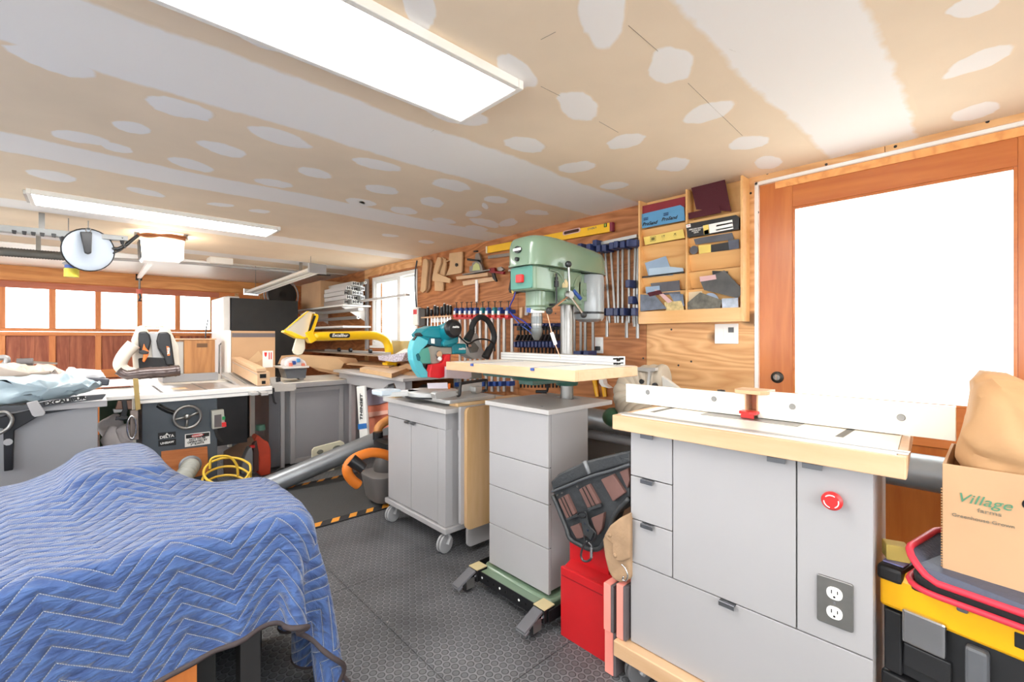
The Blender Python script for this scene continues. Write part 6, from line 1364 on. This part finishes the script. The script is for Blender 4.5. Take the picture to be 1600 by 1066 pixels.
for i, (a, b_, lab) in enumerate((((1.585,2.90,.05,.10),0,'small pine block under the left front corner of the mitre saw'),((1.66,2.26,.42,.07),1,'long pine strip under the right side of the mitre saw'))):
    S('wood_block', lab, 'block', MB().box((a[0],a[1],.8725),(a[0]+(.06 if i == 0 else .55),a[1]+(.09 if i == 0 else .09),.892)), m_dowel, bev=.002)
# ================= duct along the wall and flexible hose =================
dm = T('dust_duct', 'grey round dust duct running low along the door wall', 'duct', (2.42,1.6,.76))
P(dm, 'duct_pipe', MB().cyl((2.42,-1.2,.765),(2.42,3.86,.765),.070,None,32), m_galv, smooth=35)
for y in (.9, 2.3): P(dm, 'duct_joint', MB().cyl((2.42,y-.03,.765),(2.42,y+.03,.765),.0735,None,32), m_galv, smooth=35)
for y in (-.5, 1.05, 3.3): P(dm, 'strap', MB().box((2.40,y-.01,.83),(2.678,y+.01,.84)), m_steel)
P(dm, 'lower_pipe', MB().cyl((2.46,1.0,.655),(2.46,3.7,.655),.032,None,20), m_grey2, smooth=35)
fhx = S('flexible_hose', 'thick beige ribbed flexible hose curling behind the router table', 'hose',
   MB().tube(*(lambda c: (c, [.078+.007*abs(math.sin(math.pi*i/4)) for i in range(len(c))]))(spline([(2.32,1.24,1.07),(2.30,1.37,1.055),(2.26,1.44,1.0),(2.22,1.40,.91),(2.16,1.28,.86),(2.1,1.15,.84)], 12)), n=24), M('beige_hose', (186,174,156), .6), smooth=25)
S('green_dome', 'dark green rounded cap below the beige flexible hose', 'cap', MB().ball((2.20,1.505,.842), .062, (1,1,.9)), m_green if False else M('cap_green', (70,110,84), .4), smooth=True)
bg2 = T('blast_gate', 'grey plastic blast gate above the router fence', 'blast gate', tuple(onX(2.1, 1025, 595)))
pX(bg2, 'gate_body', 2.25, ((990,575),(1015,576),(1040,592),(1060,607),(1000,607),(985,590)), .03, M('pale_grey_plastic', (200,198,192), .4), bev=.003)
pX(bg2, 'gate_handle', 2.22, ((995,574),(1024,575),(1024,580),(1016,581),(1014,606),(1010,606),(1012,582),(995,579)), .03, m_alu, bev=.002)
for u, v in ((1005,596),(1025,602)): q = onX(2.24, u, v); P(bg2, 'gate_knob', MB().cyl((2.22,q.y,q.z),(2.25,q.y,q.z),.014,None,8), m_black)
S('brown_box', 'brown carton on the floor behind the tool bag', 'box', MB().box((2.16,.95,.0),(2.5,1.7,.55)), M('dull_brown_card', (132,100,76), .8), bev=.003)
S('grey_board', 'dark grey panel standing under the wall duct', 'panel', MB().box((2.52,1.2,.0),(2.54,2.2,.62)), M('grey_brown_panel', (112,104,98), .6))
# ================= between drill cabinet and router cart =================
rb = T('red_box', 'glossy red metal box standing on the floor between the two cabinets', 'box', (1.6,1.19,0))
P(rb, 'front_panel', MB().box((1.512,1.07,.0),(1.53,1.306,.300)), m_red, bev=.003)
P(rb, 'body', MB().prism([(1.53,0),(1.72,0),(1.72,.36),(1.53,.295)], 'Y', 1.072, 1.304), m_red, bev=.004)
P(rb, 'lid_crease', MB().box((1.5105,1.085,.262),(1.512,1.30,.266)), M('dark_red_crease', (130,16,22), .5))
rb2 = T('red_toolbox', 'second red metal case leaning behind the red box under the tool bag', 'box', (1.64,1.17,.3))
P(rb2, 'panel', MB().prism(polyX(1.58,(890,846),(938,856),(950,868),(952,926),(890,894)), 'X', 1.58, 1.68), m_red, bev=.003)
m_pink = M('salmon_foam', (240,150,136), .7, var=.04); m_fgrey = M('charcoal_foam', (98,90,92), .8, bump=.2, bs=150)
def pad(y0, y1, x0, x1, z0, z1, lab):
    t = T('foam_pad', lab, 'pad', ((x0+x1)/2,(y0+y1)/2,z0))
    P(t, 'core', MB().box((x0,y0+.012,z0),(x1,y1,z1)), m_pink, bev=.002)
    P(t, 'grey_face', MB().box((x0+.002,y0,z0+.001),(x1-.002,y0+.0118,z1-.001)), m_fgrey, bev=.001); return t
pad(1.000,1.043,1.46,1.60,.172,.352,'salmon foam pad with charcoal face, upper one left of the router cart')
pad(.945,.985,1.46,1.60,.168,.370,'salmon foam pad with charcoal face, on the cart base board')
pad(.995,1.045,1.47,1.60,.002,.170,'salmon foam pad with charcoal face, standing on the floor')
# tool bag
def tq(*l): return [(820+x/2.913, 700+y/2.913) for x, y in l]
m_leath = M('black_leather', (50,52,54), .45, var=.25, vs=12, bump=.25, bs=60); m_brn = M('brown_suede', (104,74,68), .8, var=.15)
tbg = T('tool_bag', 'black leather tool belt bag with brown pockets propped on the red boxes', 'tool bag', tuple(onX(1.52, 925, 845)))
def tp_(parent, name, x, pts, th, mat, **k): return pX(parent, name, x, tq(*pts), th, mat, **k)
tp_(tbg, 'back_panel', 1.50, ((118,158),(275,70),(480,15),(480,260),(420,300),(395,370),(345,455),(300,465),(245,440),(205,410),(185,350),(150,265),(128,215)), .06, m_leath, bev=.012, seg=3)
tp_(tbg, 'top_band', 1.49, ((116,155),(150,120),(270,62),(480,10),(480,70),(300,120),(128,195)), .03, m_leath, bev=.008)
P(tbg, 'centre_ridge', MB().tube([onX(1.488,*q) for q in tq((272,60),(295,118))], .009, 8), M('worn_edge', (120,122,124), .5), smooth=True)
P(tbg, 'stitched_rim', MB().tube(spline([onX(1.492,*q) for q in tq((128,215),(185,355),(205,410),(248,440),(300,462),(348,450),(385,380),(410,305),(475,230))], 6), .010, 8), m_leath, smooth=True)
P(tbg, 'upper_rim', MB().tube(spline([onX(1.482,*q) for q in tq((125,200),(200,170),(300,130),(390,105),(478,75))], 6), .006, 8), M('rim_grey', (72,74,78), .5), smooth=True)
for pts in (((150,235),(190,212),(230,300),(190,325)), ((245,190),(290,165),(340,255),(285,275)), ((345,145),(400,120),(455,205),(400,245)), ((430,110),(470,92),(476,150),(465,185)), ((205,360),(245,345),(275,410),(235,415)), ((300,320),(360,295),(350,370),(330,400))):
    o = tp_(tbg, 'suede_pocket', 1.484, pts, .02, m_brn, bev=.003)
for a, b_ in (((163,228),(205,318)),((176,222),(218,312)),((262,182),(305,270)),((276,174),(322,262))): P(tbg, 'pocket_seam', MB().tube([onX(1.482,*q) for q in tq(a, b_)], .0022, 5), m_hole)
for pts in (((185,325),(235,300),(240,315),(190,335)), ((283,277),(343,255),(345,270),(290,290))): tp_(tbg, 'pocket_band', 1.480, pts, .01, m_leath, bev=.002)
tp_(tbg, 'hanging_strap', 1.474, ((240,295),(275,290),(290,350),(315,385),(300,420),(265,395),(258,345)), .008, m_leath, bev=.002)
P(tbg, 'strap_ring', MB().tube([onX(1.472, *tq((260+20*math.cos(R(a)), 305+13*math.sin(R(a))))[0]) for a in range(0,360,24)], .003, 6, closed=True), m_black)
P(tbg, 'loop_cord', MB().tube(spline([onX(1.470,*q) for q in tq((300,365),(320,385),(318,415),(298,432),(275,430),(268,400))], 6), .004, 6), m_black, smooth=True)
for a in ((275,345),(288,375)): q = onX(1.472,*tq(a)[0]); P(tbg, 'rivet', MB().cyl((1.470,q.y,q.z),(1.474,q.y,q.z),.004,None,8), m_chrome)
P(tbg, 'carabiner', MB().tube(spline([onX(1.468,*q) for q in tq((285,425),(270,440),(256,485),(265,512),(285,516),(303,500),(304,450),(290,430))], 6), .0045, 8), M('gunmetal', (90,90,92), .3, .8), smooth=True)
P(tbg, 'carabiner_gate', MB().cyl(onX(1.467,*tq((303,500))[0]), onX(1.467,*tq((304,450))[0]), .006, None, 10), m_chrome, smooth=35)
for a in ((170,205),(262,62),(150,215),(330,118),(240,175)): q = onX(1.484,*tq(a)[0]); P(tbg, 'rivet', MB().cyl((1.480,q.y,q.z),(1.486,q.y,q.z),.0035,None,8), m_steel)
m_tan = M('tan_suede', (166,136,106), .9, var=.18, vs=12, bump=.2, bs=80)
pch = T('leather_pouch', 'worn tan suede pouch with flap and metal clip above the foam pads', 'pouch', tuple(onX(1.46, 965, 890)))
tp_(pch, 'pouch_body', 1.462, ((350,420),(365,385),(420,345),(478,310),(478,600),(450,612),(430,618),(395,600),(375,560),(360,500)), .05, m_tan, bev=.014, seg=3)
tp_(pch, 'pouch_flap', 1.45, ((356,405),(385,355),(430,320),(478,296),(478,505),(440,520),(415,518),(395,480),(395,440),(372,420)), .02, m_tan, bev=.008, seg=3)
for a in ((385,398),(410,490)): q = onX(1.449,*tq(a)[0]); P(pch, 'snap', MB().ball(q, .009, (.5,1,1)), m_tan, smooth=True)
P(pch, 'wire_clip', MB().tube(spline([onX(1.446,*q) for q in tq((440,530),(455,545),(468,580),(460,605),(445,600),(450,585))], 5), .003, 6), m_chrome, smooth=True)
# ================= right-hand stack =================
rzr = -R(11.5)
def rz(n, lab, cat, loc, a=rzr, g=None): return T(n, lab, cat, loc, a, g)
# local frame: x away from the viewer side, y runs toward the camera's left; box corner at the origin
tb1 = rz('tool_organizer', 'yellow and black tool case with metal latch on top of the stack by the door', 'tool case', (1.545,.215,.425))
L_, D_ = .56, .30
def lb(p, n, a, b_, mat, l=None, bev=.004): return lp(p, n, MB().box(a, b_), mat, l, bev=bev)
m_tblk = M('tool_case_black', (34,34,36), .5, var=.15); m_tgr = M('tool_case_grey', (96,98,102), .45)
lb(tb1, 'case_body', (.012,-L_+.01,0),(D_,-.01,.17), m_tblk)
lp(tb1, 'yellow_lid', MB().prism([(-.006,.175),(.0,.165),(D_+.01,.165),(D_+.01,.255),(.006,.265),(-.006,.245)], 'Y', -L_, 0), m_yelp, bev=.006)
lb(tb1, 'lid_top', (.02,-L_+.02,.255),(D_,-.02,.262), m_tblk)
lb(tb1, 'lid_edge_panel', (-.008,-L_,.238),(.05,-.20,.268), m_tgr)
lb(tb1, 'corner_block', (-.012,-.05,.235),(.08,.006,.275), m_tblk, bev=.010)
lb(tb1, 'corner_badge', (.012,-.045,.275),(.06,.0,.279), M('lavender_plastic', (150,152,210), .4), bev=.002)
lb(tb1, 'lid_pull', (-.014,-.14,.236),(.03,-.065,.268), m_black, bev=.010)
lb(tb1, 'hinge_block', (-.014,-.172,.228),(.02,-.152,.262), m_tgr)
lb(tb1, 'latch', (-.018,-.135,.10),(-.004,-.05,.185), m_chrome, 'polished metal latch plate', bev=.006)
lb(tb1, 'latch', (-.018,-.42,.10),(-.004,-.34,.185), m_chrome, bev=.006)
lb(tb1, 'rib', (-.002,-.045,.0),(.014,-.008,.16), m_tblk)
lb(tb1, 'rib', (.000,-.14,.03),(.014,-.048,.09), m_tblk)
lb(tb1, 'handle_arm', (-.012,-.205,.02),(.014,-.165,.155), m_tgr, bev=.008)
lb(tb1, 'handle_arm', (-.012,-.36,.02),(.014,-.32,.155), m_tgr, bev=.008)
lb(tb1, 'handle_bar', (-.030,-.36,.01),(-.006,-.165,.045), m_tgr, bev=.010)
nb = lb(tb1, 'name_strip', (-.0085,-.50,.195),(-.004,-.245,.228), m_ink, bev=.002)
TXT(nb, 'T-STAK', .026, Matrix.Translation(tb1.location) @ Matrix.Rotation(rzr,4,'Z') @ Vector((-.010,-.325,.211)), ((math.cos(rzr-math.pi/2),math.sin(rzr-math.pi/2),0),(0,0,1),(-math.cos(rzr),-math.sin(rzr),0)), m_paper, shear=.15, bold=.0012)
tb2 = rz('rolling_toolbox', 'black rolling tool trunk with yellow band under the yellow tool case', 'tool case', (1.545,.215,.0))
lb(tb2, 'trunk_body', (.012,-L_+.01,.05),(D_,-.01,.355), m_tblk)
lb(tb2, 'trunk_lid', (.0,-L_,.357),(D_+.01,0,.418), m_tblk, bev=.006)
lb(tb2, 'yellow_band', (-.008,-.50,.352),(.02,-.035,.384), m_yelp, bev=.004)
lb(tb2, 'grey_patch', (-.003,-.16,.395),(.01,-.05,.412), M('patch_grey', (140,136,130), .6), bev=.001)
for y in (-.06, -.50): lp(tb2, 'wheel', MB().cyl((.05,y-.02,.05),(.05,y+.02,.05),.05,None,18).cyl((.25,y-.02,.05),(.25,y+.02,.05),.05,None,18), m_rub)
S('yellow_tag', 'yellow and white packet beside the tool case corner', 'packet', MB().cb((1.60,.19,.722), (.06,.05,.04), (0,.1,.3)), m_syel, bev=.003)
# zip case
zc = rz('zip_case', 'black zip tool case with pink-red piping and grey lid under the cardboard carton', 'case', (1.49,.16,.688), rzr)
def zring(z, e, lift=0):
    return [Vector((x, y, z+lift*max(0, (y+.1)/.15))) for x, y in [(a-.0, b_) for a, b_ in rrect(-.03-e, -.50, .28+e, .0+e, .07, 5)]]
lp(zc, 'case_body', MB().loft([zring(.002,-.008), zring(.028,-.006), zring(.033,-.01)]), M('black_nylon', (30,30,32), .7, bump=.2, bs=120), bev=.002)
red_ = M('pink_red_piping', (222,52,72), .5)
lp(zc, 'piping', MB().tube(zring(.008,0), .0075, 8, closed=True), red_, smooth=True)
lid = [p+Vector((0,0,.045*max(0,(p.y+.06)/.06))) for p in zring(.038,0)]
lp(zc, 'lid', MB().loft([[p+Vector((0,0,-.003)) for p in lid], [p+Vector((0,0,.001)) for p in lid]]), M('slate_nylon', (74,80,98), .6, bump=.2, bs=120))
lp(zc, 'piping', MB().tube(lid, .008, 8, closed=True), red_, smooth=True)
lp(zc, 'zip_gusset', MB().loft([zring(.030,-.012), [p*1+Vector((0,0,-.006)) for p in lid]], caps=False), m_black)
# village carton
VX = 1.50
vb = T('produce_carton', 'kraft produce carton with green lettering holding a brown paper bag', 'box', (1.65,-.15,.735))
ya, yb_ = .092, -.36; z0_, z1_ = .790, .997
z0_ = .738
P(vb, 'front_wall', MB().box((VX,yb_,z0_),(VX+.006,ya,z1_)), m_card, bev=.001)
P(vb, 'back_wall', MB().box((VX+.30,yb_,z0_),(VX+.306,ya,z1_)), m_card, bev=.001)
P(vb, 'side_wall', MB().box((VX+.006,ya-.006,z0_),(VX+.30,ya,z1_)), m_card, bev=.001)
P(vb, 'side_wall', MB().box((VX+.006,yb_,z0_),(VX+.30,yb_+.006,z1_)), m_card, bev=.001)
P(vb, 'floor_panel', MB().box((VX+.006,yb_+.006,z0_),(VX+.30,ya-.006,z0_+.006)), m_card)
ed = MB()
for k in range(30): ed.cb((VX+.002, ya+.0012, z0_+.006+.0066*k), (.006,.003,.0035), (0,.5,0))
P(vb, 'corrugated_edge', ed, M('torn_kraft', (150,116,80), .9), kind='stuff')
P(vb, 'hand_hole', MB().prism(rrect(-.095,z1_-.075,-.035,z1_-.050,.012), 'X', VX-.0012, VX+.0005), m_hole)
q = onX(VX, 1533, 785); TXT(vb, 'Village', .030, (VX-.001, q.y-.003, q.z+.002), '-X', m_inkg, shear=.3, sx=1.15)
q = onX(VX, 1546, 797); TXT(vb, 'farms', .0135, (VX-.001, q.y, q.z-.006), '-X', m_inkgr, sx=1.3)
q = onX(VX, 1533, 807); TXT(vb, 'Greenhouse Grown', .0112, (VX-.001, q.y-.002, q.z-.009), '-X', m_inkgr, sx=1.1)
# paper bag
def crumple(p, s=0, a=.018, f=7):
    d = noise.voronoi(p*6.5+Vector((s,3,1)))[0]; o = Vector((p.x-1.66, p.y+.145, (p.z-1.05)*.6)); o.normalize() if o.length > 0 else None
    p = p-o*(a*1.3*max(0, .35-(d[1]-d[0])))
    return p+noise.noise_vector(p*f+Vector((s,0,0)))*a+noise.noise_vector(p*f*3+Vector((s,5,0)))*a*.3
rings = []
_pf = [(.75,.12,.17),(.85,.125,.185),(.94,.135,.195),(.99,.15,.215),(1.04,.155,.225),(1.09,.15,.215),(1.13,.14,.20),(1.155,.12,.175)]
prof = []
for i_ in range(len(_pf)-1):
    for k_ in range(4): prof.append(tuple(a_+(b_-a_)*k_/4 for a_, b_ in zip(_pf[i_], _pf[i_+1])))
prof.append(_pf[-1])
for z, hx, hy in prof:
    ring = []
    for k in range(110):
        t = 2*math.pi*k/110; c_, s_ = math.cos(t), math.sin(t); e = .4
        x = 1.66+hx*math.copysign(abs(c_)**e, c_); y = -.145+hy*math.copysign(abs(s_)**e, s_)
        zz = z+ (.045*max(0, s_)*(z > 1.1) if True else 0)
        p = Vector((x, y, zz)); 
        if z > .98: p = crumple(p, 2, .03, 5)
        elif z > .93: p = crumple(p, 2, .008, 6)
        ring.append(p)
    rings.append(ring)
c = sum(rings[-1], Vector())/110
for f_, dz in ((.75,.005),(.45,-.01),(.15,-.02)): rings.append([crumple(c.lerp(p, f_)+Vector((0,0,dz)), 4, .012, 8) for p in rings[len(prof)-1]])
S('paper_bag', 'crumpled brown paper bag folded shut inside the produce carton', 'bag', MB().loft(rings), M('brown_paper', (192,150,106), .75, var=.06, bump=.25, bs=25), smooth=35)
S('black_cable', 'black cable hanging down the door beside the router cart', 'cable', MB().tube(spline([(2.1,.40,.70),(2.05,.38,.62),(1.98,.33,.52),(1.93,.27,.43),(1.90,.20,.34)],6), .009, 8), m_black, smooth=True)
# cord with inline switch behind the drill press
ic = T('inline_switch', 'white cord with small inline switch hanging beside the drill column', 'switch', tuple(onY(1.50, 868, 530)))
P(ic, 'cord', MB().tube([onY(1.50,*q) for q in ((854,486),(862,520),(868,540),(876,560))], .0022, 6), M('peach_cord', (226,180,150), .5))
a, b_ = onY(1.50, 862, 520), onY(1.50, 868, 538); P(ic, 'switch_body', MB().cyl(a, b_, .009, None, 10), m_paper, smooth=35)
# red marker and small knob on the drill table
# ================= covered workbench and moving blanket =================
bw = T('covered_bench', 'dark workbench hidden under the blue moving blanket', 'bench', (-.3,2.0,0))
P(bw, 'bench_top', MB().box((-1.45,1.62,.66),(.545,2.14,.695)), m_maple, bev=.01)
P(bw, 'cabinet', MB().box((-1.40,1.70,.17),(.30,2.10,.66)), M('black_cabinet', (18,18,18), .7))
P(bw, 'leg', MB().box((.36,1.66,0),(.42,1.72,.66)), M('black_leg', (34,32,32), .6), bev=.002)
P(bw, 'leg', MB().box((.46,2.04,0),(.52,2.10,.66)), m_black, bev=.002)
P(bw, 'leg', MB().box((.14,1.63,0),(.24,1.70,.40)), m_fir, 'orange wooden leg block')
P(bw, 'leg', MB().box((-1.40,1.66,0),(-1.34,1.72,.66)), m_black)
mb_ = T('covered_machine', 'tall covered machine behind the bench under the blue moving blanket', 'machine', (-.5,2.5,0))
P(mb_, 'machine_table', MB().box((.01,2.21,.70),(.16,2.76,.775)), m_grey2, bev=.01)
P(mb_, 'machine_base', MB().box((-1.3,2.22,0),(.12,2.62,.69)), m_grey2)
def cloth():
    nx, ny, h = 106, 80, .0262
    cx_, cy_, ang = CLX, CLY, R(CLA)
    I, J = np.meshgrid(np.arange(nx), np.arange(ny), indexing='ij')
    lx, ly = (I-(nx-1)/2)*h, (J-(ny-1)/2)*h
    x = cx_+lx*math.cos(ang)-ly*math.sin(ang); y = cy_+lx*math.sin(ang)+ly*math.cos(ang)
    X = np.stack([x, y, np.full_like(x, .82)+.006*np.sin(I*.33)*np.cos(J*.41)], -1).astype(np.float64)
    V = np.zeros_like(X)
    boxes = [((-1.47,1.58,-1),(.585,2.18,.715)), ((-.05,2.18,-1),(.235,2.80,.815)), ((-1.47,2.18,-1),(-.05,2.68,.72))]
    off = []
    for di, dj, k in ((1,0,1.),(0,1,1.),(1,1,.5),(1,-1,.5),(2,0,.25),(0,2,.25)):
        st = max(di, abs(dj)); ax = 0 if di else 1
        for par in (0, 1):
            i_all = np.arange(0, nx-di); j_all = np.arange(max(0,-dj), ny-max(0,dj))
            if ax == 0: i_all = i_all[(i_all//st) % 2 == par]
            else: j_all = j_all[(j_all//st) % 2 == par]
            off.append((np.ix_(i_all, j_all), np.ix_(i_all+di, j_all+dj), h*math.hypot(di, dj), k))
    cs = [(np.array([(a+b)/2 for a, b in zip(lo, hi)]), np.array([(b-a)/2-.03 for a, b in zip(lo, hi)])) for lo, hi in boxes]
    r = .03; dt = .015
    for st in range(190):
        V[..., 2] -= 9.8*dt; V *= .98
        Pn = X+V*dt
        for it in range(12):
            for ia, ib, d0, k in off:
                A = Pn[ia]; B = Pn[ib]; D = B-A; L = np.sqrt((D*D).sum(-1, keepdims=True))+1e-9
                C = D*((1-d0/L)*.5*k); Pn[ia] = A+C; Pn[ib] = B-C
            if it % 3 == 2:
                for c, b in cs:
                    q = Pn-c; qa = np.abs(q)-b; out = np.maximum(qa, 0); dl = np.sqrt((out*out).sum(-1))
                    ins = dl < r; inner = dl <= 1e-6
                    n = out/(dl[..., None]+1e-9)
                    n = np.where(inner[..., None], np.eye(3)[np.argmax(qa, axis=-1)], n)
                    depth = np.where(inner, r-np.max(qa, axis=-1), r-dl)*ins
                    Pn += n*np.sign(q+1e-12)*depth[..., None]
                Pn[..., 2] = np.maximum(Pn[..., 2], .012)
        rest = Pn[..., 2] > .70
        Pn[rest, :2] = X[rest, :2]*.85+Pn[rest, :2]*.15
        V = (Pn-X)/dt
        V[rest] *= .5
        X = Pn
    return X, nx, ny, h
CLX, CLY, CLA = -.345, 2.23, 9
CX, nx, ny, hh = cloth()
vs = [tuple(CX[i, j]) for j in range(ny) for i in range(nx)]
fs = [(j*nx+i, j*nx+i+1, (j+1)*nx+i+1, (j+1)*nx+i) for j in range(ny-1) for i in range(nx-1)]
def blanketmat():
    m, nt, b = newmat('quilted_blue'); L = nt.links.new
    uv = N(nt, 'ShaderNodeUVMap'); sx = N(nt, 'ShaderNodeSeparateXYZ'); L(uv.outputs[0], sx.inputs[0])
    def mth(op, a, b_=None, c_=None):
        n = N(nt, 'ShaderNodeMath', operation=op)
        for i, q in enumerate((a, b_, c_)):
            if q is None: continue
            if isinstance(q, (int, float)): n.inputs[i].default_value = q
            else: L(q, n.inputs[i])
        return n.outputs[0]
    per, sp = .125, .045
    tri = mth('PINGPONG', sx.outputs[0], per)                 # zigzag across
    w = mth('ADD', sx.outputs[1], mth('MULTIPLY', tri, .95))
    ph = mth('FRACT', mth('DIVIDE', w, sp))
    d = mth('MULTIPLY', mth('ABSOLUTE', mth('SUBTRACT', ph, .5)), 2)      # 1 at the seam
    puff = mth('SQRT', mth('SUBTRACT', 1.0, mth('POWER', d, 2.2)))
    along = mth('FRACT', mth('DIVIDE', tri, .0042))
    dash = mth('GREATER_THAN', along, .3)
    line = mth('MULTIPLY', mth('GREATER_THAN', d, .955), dash)
    tc = N(nt, 'ShaderNodeTexCoord')
    n1 = N(nt, 'ShaderNodeTexNoise'); n1.inputs['Scale'].default_value = 30; n1.inputs['Detail'].default_value = 3; n1.inputs['Distortion'].default_value = .6
    mp_ = N(nt, 'ShaderNodeMapping'); mp_.inputs['Scale'].default_value = (.55, 1.4, 1); mp_.inputs['Rotation'].default_value = (0,0,.5); L(uv.outputs[0], mp_.inputs[0]); L(mp_.outputs[0], n1.inputs['Vector'])
    n2 = N(nt, 'ShaderNodeTexNoise'); n2.inputs['Scale'].default_value = 900; L(uv.outputs[0], n2.inputs['Vector'])
    col = ramp(nt, [(.3, lin(36,62,114)), (.7, lin(62,92,144))], n1.outputs[0])
    mx = N(nt, 'ShaderNodeMix', data_type='RGBA'); L(line, mx.inputs[0]); L(col, mx.inputs[6]); mx.inputs[7].default_value = lin(214,216,226)
    # lint specks
    vo = N(nt, 'ShaderNodeTexVoronoi'); vo.inputs['Scale'].default_value = 11; L(uv.outputs[0], vo.inputs['Vector'])
    m3 = N(nt, 'ShaderNodeMix', data_type='RGBA'); L(ramp(nt, [(.016, (1,1,1,1)), (.028, (0,0,0,1))], vo.outputs['Distance']), m3.inputs[0]); L(mx.outputs[2], m3.inputs[6]); m3.inputs[7].default_value = lin(220,220,226)
    L(m3.outputs[2], b.inputs['Base Color']); b.inputs['Roughness'].default_value = .75; b.inputs['Sheen Weight'].default_value = .3
    hgt = mth('ADD', puff, mth('MULTIPLY', n1.outputs[0], 2.0)); hgt = mth('ADD', hgt, mth('MULTIPLY', n2.outputs[0], .05))
    bp = N(nt, 'ShaderNodeBump'); bp.inputs['Strength'].default_value = 1.0; bp.inputs['Distance'].default_value = .010; L(hgt, bp.inputs['Height']); L(bp.outputs[0], b.inputs['Normal'])
    return m
bk = T('moving_blanket', 'blue quilted moving blanket with white zigzag stitching draped over the bench', 'blanket', (-.3,2.0,0))
mbk = MB()._add(vs, fs)
bo = P(bk, 'quilted_cloth', mbk, blanketmat(), smooth=True)
ul = bo.data.uv_layers.new(name='UVMap')
li = np.empty(len(bo.data.loops), dtype=np.int32); bo.data.loops.foreach_get('vertex_index', li)
uvv = np.stack([(li % nx)*hh, (li//nx)*hh], -1).astype(np.float32).ravel(); ul.data.foreach_set('uv', uvv)
sub = bo.modifiers.new('smooth', 'SUBSURF'); sub.levels = 1; sub.render_levels = 2
sol = bo.modifiers.new('thick', 'SOLIDIFY'); sol.thickness = .006; sol.offset = -1
edge = [CX[i, 0] for i in range(nx)]+[CX[nx-1, j] for j in range(1, ny)]+[CX[i, ny-1] for i in range(nx-2, -1, -1)]+[CX[0, j] for j in range(ny-2, 0, -1)]
P(bk, 'binding', MB().tube(edge, .0085, 6, closed=True), M('brown_binding', (62,52,52), .8), smooth=True)
